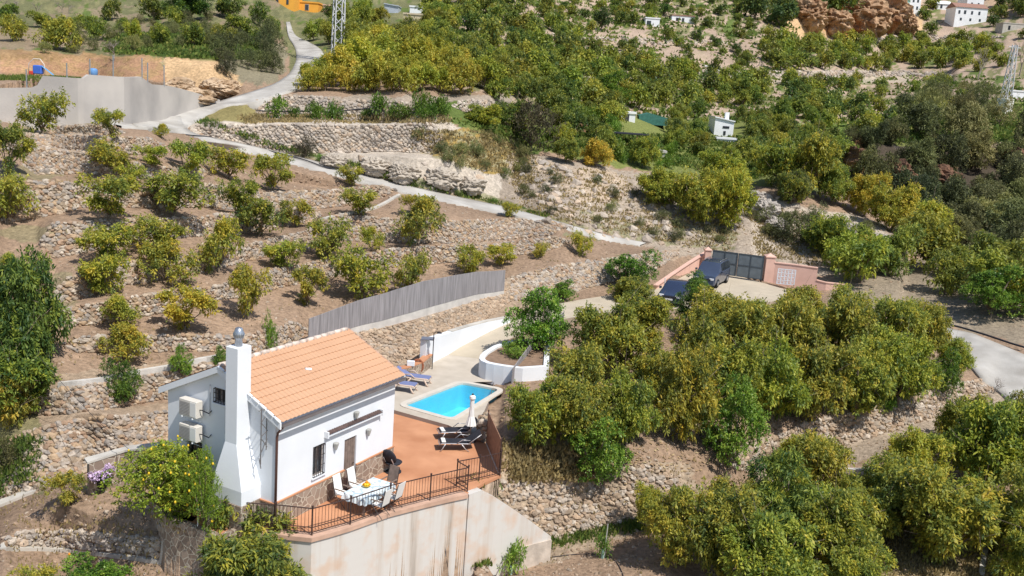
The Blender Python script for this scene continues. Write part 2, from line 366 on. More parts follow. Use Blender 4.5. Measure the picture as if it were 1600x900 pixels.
zone([(830,250),(960,270),(1000,300),(900,320)], (.46,.36,.26), .5, 1, .6)
zone([(880,370),(1060,385),(1150,400),(1150,340),(1000,350),(900,330)], (.24,.22,.13), None, 1, .5, 1.0)
zone([(1160,300),(1380,350),(1400,385),(1180,400)], ROCK, .5, 1, .6)
zone([(860,180),(1200,190),(1500,230),(1330,300),(1150,290),(900,250),(720,200)], (.17,.19,.055), .2)
zone([(1200,190),(1600,190),(1700,230),(1420,215),(1300,240)], (.16,.22,.05), .2)
zone([(1320,205),(1440,235),(1720,235),(1720,420),(1560,430),(1420,340),(1330,290)], RAVINE_SHADE, 1.4, 1)  # ravine ground painted dark, standing in for the shade of caves and shrubs
zone([(1320,225),(1350,222),(1352,268),(1325,262)], RED, 1.0, .3); zone([(1450,235),(1500,260),(1480,300),(1440,290)], (.30,.18,.10), 1.0, .5)
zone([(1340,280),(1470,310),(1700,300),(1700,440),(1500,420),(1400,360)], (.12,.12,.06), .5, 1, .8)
zone([(1300,400),(1700,420),(1700,560),(1480,510),(1300,470)], (.27,.22,.16), .2)
zone([(1225,-10),(1440,-20),(1445,62),(1225,62)], OCHRE, 2.2, .5)
zone([(1290,15),(1420,-20),(1400,55),(1290,58)], (.55,.26,.10), 2.4, .5)
zone([(1500,-30),(1700,-30),(1700,40),(1560,20)], (.42,.30,.2), 1.5)
zone([(1440,160),(1720,160),(1720,190),(1440,190)], (.20,.26,.05), .2)
zone([(860,110),(1420,110),(1420,130),(860,130)], ROCK, .2, .5, .55)
zone([(-100,640),(330,630),(330,690),(260,700),(140,740),(0,790),(-100,800)], (.36,.27,.19), .08)
zone([(-100,600),(340,560),(340,620),(-100,650)], (.36,.27,.19), .08)
zone([(-100,650),(60,640),(70,770),(-100,800)], (.19,.19,.08), .08, 1, .7)
zone([(484,530),(640,505),(800,432),(1062,390),(1062,404),(910,454),(860,474),(800,500),(690,548),(640,585),(484,562)], (.38,.285,.20), .1, .1)
zone([(740,740),(1080,720),(1100,800),(1000,830),(860,880),(740,880)], (.36,.28,.20), .12)
zone([(780,690),(930,690),(930,745),(800,750)], (.34,.28,.16), .1, 1, .5)
zone([(1130,700),(1560,590),(1600,640),(1440,690),(1200,770)], (.36,.29,.22), .12)
zone([(1340,800),(1700,790),(1700,1000),(1340,1000)], (.31,.26,.13), .06, 1, .6)
zone([(780,860),(880,835),(1010,812),(1020,826),(900,850),(640,900),(600,905)], (.30,.25,.13), .06, .3, .7)
for px0, py0, rx, ry in ((90,200,60,20),(40,365,50,14),(45,270,60,12),(100,455,20,30),(400,345,60,6)):
    zone([(px0+rx*math.cos(a), py0+ry*math.sin(a)) for a in np.linspace(0, 6.28, 12)], (.24,.22,.12), None, 1, .6)
# fine relief, larger on rock
XXf, YYf, ZZf = XX.copy(), YY.copy(), CH+EE*YY
lum = fbm(XX/7., YY/7., 77, 4); lum2 = fbm(XX/1.3, YY/1.3, 78, 3)
COL *= (1+lum[..., None]*.45+lum2[..., None]*.30)
relief = fbm(XX/3.1+ZZf*.3, YY/3.1+ZZf*.4, 3, 5)+.4*np.abs(fbm(XX/1.1+ZZf*.9, YY/1.1, 8, 3))
ZZf += relief*AMP
rk = np.clip((AMP-.2)/.4, 0, 1)
YYf += rk*AMP*.9*fbm(XX/2.2, ZZf/1.6, 21, 4)
XXf += rk*AMP*.6*fbm(YY/2.2+5, ZZf/1.6, 23, 4)

# the flat, built places: ground pushed just below the paving that lies on it
HOUSE = dict(x=-7.67, y=30.88, th=math.radians(61.7), L=6.9, W=5.19, He=3.97, Hr=5.21)
ha = Vector((math.cos(HOUSE['th']), math.sin(HOUSE['th']), 0)); hb = Vector((-ha.y, ha.x, 0))
HM = Matrix.Translation((HOUSE['x'], HOUSE['y'], 0)) @ Matrix.Rotation(HOUSE['th'], 4, 'Z')
def hp(s, t, z=0): return tuple(HM @ Vector((s, t, z)))
def hpix(s, t, z=0): return pix(*hp(s, t, z))
TERR = [G(*p)[:2] for p in [(752,757),(731,771),(672,784),(609,800),(547,822),(487,839),(430,833),(372,829)]]
TERR += [hp(-1.7, .9)[:2], hp(-1.7, 3.4)[:2], hp(-.5, 5.55)[:2], hp(7.2, 5.8)[:2], hp(11, 6.2)[:2]]
TERR += [G(600,625)[:2], G(617,643)[:2], G(700,666)[:2], G(741,686)[:2], G(757,690)[:2], G(783,742)[:2]]
DECKZ = .18
DECK = [G(x, y, DECKZ)[:2] for x, y in [(617,641),(700,664),(741,684),(749,660),(763,628),(772,596),(752,585),(748,560),(750,557),(700,546),(662,579),(655,584),(640,588),(625,596),(600,596),(590,620)]]
POOL = [G(x, y, DECKZ)[:2] for x, y in [(636,633),(645,626),(716,601),(726,600),(770,607),(776,610),(774,614),(716,648),(704,651),(694,649)]]
m = inside(TERR, XX, YY); ZZf = np.where(m, -.14, ZZf); AMP[m] = 0
FRONT = [G(*p)[:2] for p in [(752,757),(731,771),(672,784),(609,800),(547,822),(487,839),(450,837)]]
FRONT += [(x-.3, y-5) for x, y in FRONT[::-1]]
m = inside(FRONT, XX, YY); ZZf = np.where(m, np.minimum(ZZf, -1.7), ZZf)
m = inside(DECK, XX, YY); ZZf = np.where(m, DECKZ-.35, ZZf)
PATH_L = [(690,553,.18),(712,540,.3),(735,524,.55),(765,508,.85),(800,497,1.05),(850,478,1.25),(930,464,1.35),(1000,455,1.4),(1060,436,1.5),(1100,415,1.6)]
PATH_R = [(752,561,.18),(757,552,.3),(768,543,.45),(800,528,.8),(840,508,1.1),(900,494,1.25),(960,486,1.3),(1040,482,1.35),(1150,482,1.4),(1260,462,1.4)]
PL = [G(*p) for p in PATH_L]; PR = [G(*p) for p in PATH_R]
PC = np.array([(np.array(a)+np.array(b))/2 for a, b in zip(PL, PR)])
for _ in range(2):
    m = np.where(inside([p[:2] for p in PL]+[p[:2] for p in PR[::-1]], XXf, YYf))
    k = np.argmin((XXf[m][:, None]-PC[None, :, 0])**2+(YYf[m][:, None]-PC[None, :, 1])**2, 1)
    ZZf[m] = np.minimum(ZZf[m], PC[k, 2]-.25)
pc = np.mean(np.array(POOL), axis=0)
m = inside([(pc[0]+(x-pc[0])*1.12, pc[1]+(y-pc[1])*1.12) for x, y in POOL], XX, YY); ZZf = np.where(m, -2.2, ZZf)
COL[inside(TERR, XX, YY)] = (.4, .3, .22)

def S(px, py):
    """the point of the finished ground that the photograph shows at (px, py)"""
    u, e = ue(px, py)
    return SU(u, e)
def SU(u, e):
    i = np.clip((np.asarray(u)-Ug[0])/(Ug[1]-Ug[0]), 0, NU-1.001); j = np.clip((np.asarray(e)-Eg[0])/(Eg[1]-Eg[0]), 0, NE-1.001)
    i0 = i.astype(int); j0 = j.astype(int); a = (i-i0)[..., None]; b = (j-j0)[..., None]
    P = lambda ii, jj: np.stack([XXf[ii, jj], YYf[ii, jj], ZZf[ii, jj]], -1)
    return (P(i0, j0)*(1-a)+P(i0+1, j0)*a)*(1-b)+(P(i0, j0+1)*(1-a)+P(i0+1, j0+1)*a)*b

# roads: edges traced in the photograph, laid on the ground
ROADS = {
 'upper_road': ([(447,35),(450,58),(462,75),(464,95),(453,116),(430,132),(398,143),(330,163),(262,174),(190,181),(120,180)],
                [(453,35),(460,57),(482,66),(503,78),(509,92),(505,112),(482,134),(450,146),(405,160),(345,168),(312,188),(285,202),(235,203),(190,199)]),
 'lane': ([(190,184),(232,208),(282,216),(340,228),(460,258),(560,285),(680,313),(790,336),(880,358),(950,378),(1000,384)],
          [(282,182),(285,198),(305,211),(365,222),(470,246),(565,273),(690,303),(795,325),(890,352),(955,370),(1010,380)]),
 'right_road': ([(1440,520),(1470,528),(1500,552),(1530,590),(1560,612),(1600,648),(1660,700)],
                [(1440,508),(1475,512),(1520,522),(1560,538),(1600,555),(1640,570),(1700,590)]),
 'left_track': ([(-60,195),(0,190),(60,188),(130,190),(190,196)], [(-60,183),(0,178),(60,182),(120,180),(190,184)]),
}
def resample(pts, n):
    P = np.array(pts, float); d = np.r_[0, np.cumsum(np.hypot(*(P[1:]-P[:-1]).T))]
    k = np.linspace(0, d[-1], n); A = np.c_[np.interp(k, d, P[:, 0]), np.interp(k, d, P[:, 1])]
    for _ in range(3): A[1:-1] = (A[:-2]+2*A[1:-1]+A[2:])/4
    return A
ROADMESH = {}
for k, (l, r) in ROADS.items():
    n, mth = 90, 7
    A, B = resample(l, n), resample(r, n)
    t = np.linspace(0, 1, mth)[None, :, None]
    q = A[:, None]*(1-t)+B[:, None]*t
    u, e = ue(q[..., 0], q[..., 1]); i = np.clip((u-Ug[0])/(Ug[1]-Ug[0]), 0, NU-1).round().astype(int); j = np.clip((e-Eg[0])/(Eg[1]-Eg[0]), 0, NE-1).round().astype(int)
    Y = YY[i, j]; Y = np.stack([(Y[:, 0]*2+Y[:, 1])/3, (Y[:, -1]*2+Y[:, -2])/3], 1)
    for _ in range(14): Y[1:-1] = (Y[:-2]+2*Y[1:-1]+Y[2:])/4
    Y = Y[:, :1]*(1-t[..., 0])+Y[:, 1:]*t[..., 0]
    if k == 'lane':      # let the lane run into the road it leaves
        up = ROADMESH['upper_road'].reshape(-1, 3); uu, ee = up[:, 0]/up[:, 1], (up[:, 2]-CH)/up[:, 1]
        nn_ = np.argmin((u[..., None]-uu)**2+((e[..., None]-ee)*2)**2, -1); w0 = np.clip((350-q[..., 0])/90, 0, 1); Y = Y*(1-w0)+up[nn_, 1]*w0
    X = u*Y; Z = CH+e*Y
    ROADMESH[k] = np.stack([X, Y, Z+{'lane': .06, 'upper_road': .10, 'left_track': .08}.get(k, .06)], -1)
    RM = ROADMESH[k].reshape(-1, 3); bb = (XXf > RM[:, 0].min()-1) & (XXf < RM[:, 0].max()+1) & (YYf > RM[:, 1].min()-1) & (YYf < RM[:, 1].max()+1)
    poly = [tuple(p) for p in np.r_[ROADMESH[k][:, 0, :2], ROADMESH[k][::-1, -1, :2]]]
    inn_ = inside(poly, XXf, YYf); ms = np.where(bb)
    for a in range(0, len(ms[0]), 4000):      # bring the earth under the slab and its edges
        ii, jj = ms[0][a:a+4000], ms[1][a:a+4000]
        d = (XXf[ii, jj][:, None]-RM[None, :, 0])**2+(YYf[ii, jj][:, None]-RM[None, :, 1])**2
        k_ = np.argmin(d, 1); ok = inn_[ii, jj] | (d[np.arange(len(k_)), k_] < (.2 if k == 'lane' else .9 if k == 'left_track' else .7)**2)
        ii, jj, k_ = ii[ok], jj[ok], k_[ok]; ZZf[ii, jj] = np.minimum(ZZf[ii, jj], RM[k_, 2]-.13)

# ground sheet
M_GROUND = attr_mat('earth', 'ground_colour', .95, 4.0, .5, .10, 5.0)
idx = np.arange(NU*NE).reshape(NU, NE)
fc = np.stack([idx[:-1, :-1], idx[1:, :-1], idx[1:, 1:], idx[:-1, 1:]], -1).reshape(-1, 4)
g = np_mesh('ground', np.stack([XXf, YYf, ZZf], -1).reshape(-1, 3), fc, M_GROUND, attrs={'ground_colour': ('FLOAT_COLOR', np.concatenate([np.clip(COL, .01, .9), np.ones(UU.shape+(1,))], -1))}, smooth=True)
tag(g, kind='structure')
# land beyond the sheet: nearer than it, and out to the horizon
mb = MB()
mb.box(-900, 900, -300, 1800, -9, -6.5)
tag(mb.build('terrain', mat('valley_earth', (.22, .18, .11), .95, .3, .05)), kind='structure')

P = np.array([[np.array(a)*(1-t)+np.array(b)*t for t in np.linspace(0, 1, 5)] for a, b in zip(PL, PR)])
for _ in range(3):      # round the edges of the path
    Q = np.empty((2*len(P)-1,)+P.shape[1:]); Q[::2] = P; Q[1::2] = (P[1:]+P[:-1])/2; P = Q.copy(); P[1:-1] = (Q[:-2]+2*Q[1:-1]+Q[2:])/4
n = len(P); ix = np.arange(n*5).reshape(n, 5)
for q_ in (0, -1):
    a_ = P[:, q_]; V_ = np.r_[a_+[0, 0, .002], a_-[0, 0, .9]]; i_ = np.arange(n-1)
    tag(np_mesh('path', V_, np.stack([i_, i_+1, n+i_+1, n+i_], -1), mat('path_edge', (.36, .29, .22), .95, .2, 1)), kind='structure')
tag(np_mesh('path', P.reshape(-1, 3)+[0, 0, .004], np.stack([ix[:-1, :-1], ix[:-1, 1:], ix[1:, 1:], ix[1:, :-1]], -1).reshape(-1, 4), mat('path_gravel', (.47, .405, .31), .95, .08, 1.0, .006, 25)), kind='structure')
M_ROAD = mat('worn_concrete', (.37, .345, .31), .9, .14, .45, .02, 12, col2=(.50, .48, .445), detail=10)
for k, P in ROADMESH.items():
    n, mm = P.shape[:2]; V = P.reshape(-1, 3); L = P[:, 0]+[0, 0, -.7]; R = P[:, -1]+[0, 0, -.7]
    ix = np.arange(n*mm).reshape(n, mm)
    f = np.stack([ix[:-1, :-1], ix[:-1, 1:], ix[1:, 1:], ix[1:, :-1]], -1).reshape(-1, 4)
    V = np.r_[V, L, R]; a = np.arange(n)+n*mm; b = a+n
    f = np.r_[f, np.stack([ix[:-1, 0], ix[1:, 0], a[1:], a[:-1]], -1), np.stack([ix[:-1, -1], b[:-1], b[1:], ix[1:, -1]], -1)]
    tag(np_mesh('road', V, f, M_ROAD, smooth=True), kind='structure')
# ---------------------------------------------------------------- dry stone
def ico(level):
    t = (1+5**.5)/2
    v = [(-1,t,0),(1,t,0),(-1,-t,0),(1,-t,0),(0,-1,t),(0,1,t),(0,-1,-t),(0,1,-t),(t,0,-1),(t,0,1),(-t,0,-1),(-t,0,1)]
    f = [(0,11,5),(0,5,1),(0,1,7),(0,7,10),(0,10,11),(1,5,9),(5,11,4),(11,10,2),(10,7,6),(7,1,8),(3,9,4),(3,4,2),(3,2,6),(3,6,8),(3,8,9),(4,9,5),(2,4,11),(6,2,10),(8,6,7),(9,8,1)]
    v = [Vector(p).normalized() for p in v]
    for _ in range(level):
        mid = {}; nf = []
        def m_(a, b):
            k = (min(a, b), max(a, b))
            if k not in mid: mid[k] = len(v); v.append(((v[a]+v[b])/2).normalized())
            return mid[k]
        for a, b, c in f:
            ab, bc, ca = m_(a, b), m_(b, c), m_(c, a); nf += [(a, ab, ca), (b, bc, ab), (c, ca, bc), (ab, bc, ca)]
        f = nf
    return np.array([tuple(p) for p in v]), np.array(f)
ICO = [ico(0), ico(1)]
STONE_COLS = np.array([(.40,.32,.24),(.33,.26,.19),(.36,.32,.28),(.28,.26,.24),(.42,.30,.19),(.48,.42,.35),(.32,.21,.14),(.38,.31,.25)])
def stones(P, N, T, sz, rng, lvl, pal=None, cube=.62, squash=(1.0, .62, .72)):
    """rough stones at P (n,3) facing N, long axis T, size sz (n,)"""
    V0, F0 = ICO[lvl]; n = len(P); nv = len(V0)
    V0 = V0/np.maximum(np.abs(V0).max(1, keepdims=True), 1e-6)*cube+V0*(1-cube)
    B = np.cross(N, T); B /= np.linalg.norm(B, axis=1, keepdims=True)+1e-9
    j = 1+rng.uniform(-.30, .30, (n, nv, 3))
    sc = sz[:, None]*rng.uniform(.78, 1.22, (n, 3))*np.array(squash)[None]
    L = V0[None]*j*sc[:, None]
    a = rng.normal(0, .22, n); ca, sa = np.cos(a)[:, None], np.sin(a)[:, None]
    T2 = T*ca+B*sa; B2 = -T*sa+B*ca
    V = P[:, None]+L[..., 0:1]*T2[:, None]+L[..., 1:2]*N[:, None]+L[..., 2:3]*B2[:, None]
    Fc = (F0[None]+(np.arange(n)*nv)[:, None, None]).reshape(-1, 3)
    pal = STONE_COLS if pal is None else pal
    c = (pal[rng.integers(0, len(pal), n)]*.78+np.array([.36,.27,.19])*.22)*rng.uniform(.80, 1.15, (n, 1))
    c = np.repeat(c, nv, 0); c = np.c_[c, np.ones(len(c))]
    return V.reshape(-1, 3), Fc, c
M_STONE = attr_mat('rough_stone', 'stone_colour', .9, 7, .28, .02, 14)
def stone_band(name, k, ls=.34, hs=.20, size=.19, lvl=1, seed=1, pal=None, label=None, rng_u=None, keep=1.0, group=None, cat='stone wall', out=.03):
    """lays stones over the ground along band k"""
    rng = np.random.default_rng(seed)
    if name == 'dry_stone_wall': ls, hs, size = ls*.66, hs*.68, size*.66
    tu, te, bu, be = WCURVE[k]; lo, hi = max(tu[0], bu[0]), min(tu[-1], bu[-1])
    if rng_u: lo, hi = max(lo, float(ue(rng_u[0], rng_u[2])[0])), min(hi, float(ue(rng_u[1], rng_u[2])[0]))
    us = np.linspace(lo+.001, hi-.001, 900); T, B = wall_e(k, us); mid = (T+B)/2
    Pm = SU(us, mid); d = np.r_[0, np.cumsum(np.linalg.norm((Pm[1:]-Pm[:-1])[:, :2], axis=1))]
    nl = int(d[-1]/ls)
    u_at = np.interp((np.arange(nl)+.5)*ls, d, us)
    Us, Es = [], []
    for i, u in enumerate(u_at):
        t, b = np.interp(u, us, T), np.interp(u, us, B)
        p0 = SU(u, b); p1 = SU(u, t); h = float(np.linalg.norm(p1-p0))
        nr = max(1, int(round(h/hs)))
        for r in range(nr):
            if rng.random() > keep: continue
            s = (r+.5)/nr; off = .5*(r % 2)*ls
            uu = np.interp(np.interp(u, us, d)+off+rng.uniform(-.12, .12)*ls, d, us)
            t2, b2 = np.interp(uu, us, T), np.interp(uu, us, B)
            Us.append(uu); Es.append(b2+(t2-b2)*(s+rng.uniform(-.25, .25)/nr))
    Us = np.array(Us); Es = np.array(Es)
    P = SU(Us, Es); de = .0022
    dE = SU(Us, Es+de)-SU(Us, Es-de); dU = SU(Us+.003, Es)-SU(Us-.003, Es)
    dU[:, 2] *= .5; Tn = dU/(np.linalg.norm(dU, axis=1, keepdims=True)+1e-9)
    N = np.cross(dU, dE); N /= np.linalg.norm(N, axis=1, keepdims=True)+1e-9
    N[N[:, 1] > 0] *= -1; N += np.array([0, -.25, .25]); N /= np.linalg.norm(N, axis=1, keepdims=True)
    sz = size*rng.choice([.62, .8, 1.0, 1.0, 1.15, 1.45], len(P))
    V, Fc, c = stones(P+N*out, N, Tn, sz, rng, lvl, pal)
    o = np_mesh(name, V, Fc, M_STONE, attrs={'stone_colour': ('FLOAT_COLOR', c)})
    tag(o, label, cat, group)
    return o, (us, T, B)
SW = 'dry stone terrace walls'
stone_band('dry_stone_wall', 'tier_a', .33, .20, .175, 1, 1, label='short dry stone wall just below the pale block kerb left of the house')
stone_band('dry_stone_wall', 'tier_b', .34, .21, .185, 1, 2, label='tall sloping dry stone bank between the bare plot and the dark tree')
stone_band('dry_stone_wall', 'row_2', .34, .20, .18, 1, 3, label='lowest thin dry stone wall of the orchard, behind the roof and chimney')
stone_band('dry_stone_wall', 'row_3', .36, .20, .18, 1, 4, label='long dry stone wall of the orchard, second above the house roof')
stone_band('dry_stone_wall', 'row_4', .36, .21, .19, 1, 5, label='long dry stone orchard wall reaching the lane at its right end')
stone_band('dry_stone_wall', 'row_5', .38, .22, .20, 1, 6, label='dry stone orchard wall halfway up the left terraces')
stone_band('dry_stone_wall', 'row_6', .40, .23, .21, 1, 7, label='dry stone orchard wall ending by the beige lane apron')
stone_band('dry_stone_wall', 'row_7', .40, .23, .21, 0, 8, label='short grey dry stone wall below the two topmost orchard rows')
stone_band('dry_stone_wall', 'row_8', .40, .23, .21, 0, 9, label='grey dry stone wall of the second highest orchard terrace')
stone_band('dry_stone_wall', 'row_9', .42, .24, .22, 0, 10, label='topmost dry stone wall of the orchard, under the road bend')
tan = np.array([(.40,.29,.20),(.36,.27,.19),(.43,.32,.23),(.31,.24,.18),(.46,.36,.26),(.37,.31,.25)])
stone_band('dry_stone_wall', 'path_bank', .31, .20, .17, 1, 11, pal=tan, label='brown rubble bank below the reed fence, above the white path wall', rng_u=(470, 795, 500))
stone_band('dry_stone_wall', 'path_bank', .36, .22, .20, 1, 12, label='high pinkish dry stone wall between the right orchard and the brown strip', rng_u=(797, 1070, 440), cat='stone wall')
pale = np.array([(.46,.40,.34),(.52,.46,.39),(.41,.36,.31),(.47,.37,.28),(.35,.32,.29)])
stone_band('dry_stone_wall', 'big_wall', .50, .30, .26, 0, 13, pal=pale, label='long pale dry stone wall standing above the lane')
stone_band('dry_stone_wall', 'upper_a', .55, .34, .29, 0, 14, pal=pale, label='pale broken dry stone wall under the yellowish grove', keep=.85)
stone_band('dry_stone_wall', 'upper_b', .5, .30, .27, 0, 15, pal=pale, label='short grey dry stone wall at the right end of the brown shelf')
stone_band('dry_stone_wall', 'wing_wall', .34, .22, .18, 1, 16, pal=np.r_[tan, pale[:3]], label='crumbling rubble bank right of the concrete retaining wall', keep=.86)
stone_band('dry_stone_wall', 'right_wall', .36, .22, .19, 1, 17, pal=np.r_[tan, pale[:3]], label='slanting rubble wall between the right orchard and the lower grove', keep=.9)
stone_band('dry_stone_wall', 'low_left', .34, .21, .19, 1, 18, pal=pale, label='low pale dry stone wall below the bare plot beside the lemon tree')
for k_, l_ in (('far_row1', 'far pale terrace wall below the grove of the ochre cliff'), ('far_row2', 'far pale terrace wall below the white village houses'), ('far_row3', 'far broken terrace wall crossing the pinkish bare slope'), ('far_row4', 'far grey terrace wall above the yellowish grove')):
    stone_band('terrace_wall', k_, 1.1, .7, .5, 0, len(k_)+ord(k_[-1]), pal=pale, keep=.85, label=l_)
stone_band('rubble', 'slope_rock', .95, .7, .36, 0, 19, pal=pale, keep=.33, label='pale broken rock scattered over the rough slope above the lane', cat='rocks')
stone_band('rubble', 'rock_face', 1.0, .8, .42, 0, 20, pal=pale, keep=.35, label='pale rock outcrop under the long stone wall beside the lane', cat='rocks', out=-.1)
stone_band('rubble', 'gully', .9, .7, .40, 0, 21, pal=pale, keep=.5, label='grey boulders along the slope right of the yellowish trees', cat='rocks')

# loose stones and clods on the bare soil: nobody could count them
def scatter_px(polys, n, rng):
    out = []
    for poly in polys:
        P = np.array(poly, float); x0, y0 = P.min(0); x1, y1 = P.max(0); got = 0; area = (x1-x0)*(y1-y0)
        k = 0
        while got < n and k < 60:
            x = rng.uniform(x0, x1, n*2); y = rng.uniform(y0, y1, n*2); m = inside(poly, x, y)
            q = np.c_[x[m], y[m]][:n-got]; got += len(q); out.append(q); k += 1
    return np.concatenate(out)
rng = np.random.default_rng(77)
soilp = [[(90,200),(600,290),(1000,385),(880,440),(480,540),(230,620),(90,600)]]
qa = scatter_px(soilp, 2600, rng)
qb = scatter_px([[(0,740),(250,740),(330,860),(330,900),(0,900)]], 350, rng)
qc = scatter_px([[(780,680),(1060,690),(1100,760),(1050,900),(620,900),(880,850)]], 1100, rng)
qd = scatter_px([[(1130,640),(1560,600),(1600,900),(1100,900)]], 1500, rng)
qf = scatter_px([[(790,560),(900,470),(1200,460),(1480,520),(1500,600),(1180,720),(960,760),(780,700)]], 3200, rng)
qe = scatter_px([[(800,240),(1160,290),(1600,430),(1600,520),(1300,480),(1060,400),(800,340)]], 1200, rng)
q = np.r_[qa, qb, qc, qd, qe]
P = S(q[:, 0], q[:, 1]); m = ~inside(TERR, P[:, 0], P[:, 1]) & ~inside(DECK, P[:, 0], P[:, 1])
for R in ROADMESH.values():
    m &= ~inside([tuple(p) for p in np.r_[R[:, 0, :2], R[::-1, -1, :2]]], P[:, 0], P[:, 1])
P = P[m]; n = len(P)
N = np.tile([0, 0, 1.0], (n, 1)); a = rng.uniform(0, 6.28, n); T = np.c_[np.cos(a), np.sin(a), 0*a]
V, Fc, c = stones(P, N, T, .03+.09*rng.random(n)**4+P[:, 1]*.0005, rng, 0, pal=np.array([(.30,.21,.145),(.34,.25,.18),(.26,.19,.13),(.40,.33,.26)]))
tag(np_mesh('loose_stones', V, Fc, M_STONE, attrs={'stone_colour': ('FLOAT_COLOR', c)}), 'small loose stones strewn over the bare brown soil', 'stones', kind='stuff')

P = S(qf[:, 0], qf[:, 1]); n = len(P); N = np.tile([0, 0, 1.0], (n, 1)); a = rng.uniform(0, 6.28, n); T = np.c_[np.cos(a), np.sin(a), 0*a]
V, Fc, c = stones(P+[0, 0, .02], N, T, .05+.09*rng.random(n), rng, 0, pal=np.array([(.36,.25,.13),(.28,.18,.10),(.42,.33,.18),(.22,.15,.09)]), squash=(1, .18, .6))
tag(np_mesh('leaf_litter', V, Fc, M_STONE, attrs={'stone_colour': ('FLOAT_COLOR', c)}), 'dry fallen leaves littering the soil under the right orchard', 'leaf litter', kind='stuff')
# kerbs of pale blocks and cast concrete
M_CONC = mat('cast_concrete', (.50, .47, .42), .9, .16, 1.3, .01, 12)
M_BLOCK = mat('block_kerb', (.56, .53, .49), .9, .12, 2.0, .01, 12)
def ribbon_wall(name, pts, h, th, material, label, cat, sink=.5, parent=None):
    """wall of height h whose top front edge is seen along pts (x, y), standing on the ground below"""
    P = []
    A = resample(pts, max(8, len(pts)*5))
    for x, y in A:
        b = S(x, y+h[1] if isinstance(h, tuple) else y); 
        P.append((float(b[0]), float(b[1]), float(b[2])))
    hh = h[0] if isinstance(h, tuple) else h
    mb = MB(); n = len(P); V = []
    for i, p in enumerate(P):
        a = P[max(i-1, 0)]; b = P[min(i+1, n-1)]; dx, dy = b[0]-a[0], b[1]-a[1]; l = math.hypot(dx, dy)+1e-9; nx, ny = -dy/l*th, dx/l*th
        V += [(p[0], p[1], p[2]-sink), (p[0], p[1], p[2]+hh), (p[0]+nx, p[1]+ny, p[2]+hh), (p[0]+nx, p[1]+ny, p[2]-sink)]
    f = [(0, 1, 2, 3), (4*n-1, 4*n-2, 4*n-3, 4*n-4)]
    for i in range(n-1):
        for k in range(4): f.append((4*i+k, 4*i+4+k, 4*i+4+(k+1) % 4, 4*i+(k+1) % 4))
    mb.add(V, f); o = mb.build(name, material, parent); 
    if label: tag(o, label, cat)
    return o
ribbon_wall('block_kerb', [(90,607),(130,604),(165,599),(195,592),(222,587),(265,579),(345,562)], .25, .22, M_BLOCK, 'curved pale concrete block kerb left of the house at the orchard edge', 'kerb')
ribbon_wall('irrigation_channel', [(0,793),(30,781),(56,770)], .12, .5, M_CONC, 'short pale concrete strip beside the bare plot at the left edge', 'kerb')
ribbon_wall('irrigation_channel', [(0,862),(60,862),(130,866),(200,876),(260,884),(300,890)], .14, .35, M_CONC, 'long concrete footing along the base of the low pale wall', 'kerb')
ribbon_wall('irrigation_channel', [(1296,737),(1330,741),(1370,740),(1410,743),(1455,742)], .25, .3, M_BLOCK, 'low whitish kerb half hidden among the lower right trees', 'kerb')
ribbon_wall('irrigation_channel', [(1538,900),(1541,870),(1548,850),(1552,820)], .12, .22, M_CONC, 'narrow concrete channel running up between the lower right trees', 'channel')
ribbon_wall('irrigation_channel', [(500,345),(540,337),(585,329),(628,306)], .14, .3, M_CONC, 'thin pale concrete channel beside the middle orchard terrace', 'channel')
# ---------------------------------------------------------------- vegetation
def leaf_material(name, ramp, trans=.25, rough=.5):
    m, t, b, L = nodes(name)
    a = t.nodes.new('ShaderNodeAttribute'); a.attribute_name = 'tint'
    oi = t.nodes.new('ShaderNodeObjectInfo')
    ad = t.nodes.new('ShaderNodeMath'); ad.operation = 'ADD'; L(a.outputs['Fac'], ad.inputs[0])
    sb = t.nodes.new('ShaderNodeMath'); sb.operation = 'SUBTRACT'; L(oi.outputs['Alpha'], sb.inputs[0]); sb.inputs[1].default_value = .5
    L(sb.outputs[0], ad.inputs[1])
    r = t.nodes.new('ShaderNodeValToRGB'); L(ad.outputs[0], r.inputs[0])
    el = r.color_ramp.elements
    while len(el) < len(ramp): el.new(.5)
    for k, (p, c) in enumerate(ramp): el[k].position = p; el[k].color = (*c, 1)
    mx = t.nodes.new('ShaderNodeMix'); mx.data_type = 'RGBA'; mx.blend_type = 'MULTIPLY'; mx.inputs[0].default_value = 1
    L(r.outputs[0], mx.inputs[6]); L(oi.outputs['Color'], mx.inputs[7])
    L(mx.outputs[2], b.inputs['Base Color']); b.inputs['Roughness'].default_value = rough; b.inputs['Specular IOR Level'].default_value = .35
    tr = t.nodes.new('ShaderNodeBsdfTranslucent'); L(mx.outputs[2], tr.inputs['Color'])
    ms = t.nodes.new('ShaderNodeMixShader'); ms.inputs[0].default_value = trans
    L(b.outputs[0], ms.inputs[1]); L(tr.outputs[0], ms.inputs[2]); L(ms.outputs[0], t.nodes['Material Output'].inputs[0])
    return m
LEAF = leaf_material('leaves', [(0, (.06, .115, .036)), (.28, (.17, .225, .046)), (.50, (.33, .36, .058)), (.76, (.51, .475, .062)), (1, (.64, .50, .07))], .44)
LEAF_G = leaf_material('citrus_leaves', [(0, (.035, .09, .015)), (.4, (.14, .25, .03)), (.75, (.30, .42, .06)), (1, (.52, .52, .10))], .34, .42)
LEAF_D = leaf_material('scrub_leaves', [(0, (.05, .06, .03)), (.45, (.15, .165, .065)), (.8, (.28, .29, .10)), (1, (.38, .36, .15))], .34, .7)
BARK = mat('bark', (.20, .155, .115), .9, .3, 8, .01, 30)
BARK_G = mat('grey_twigs', (.27, .23, .20), .9, .3, 8)

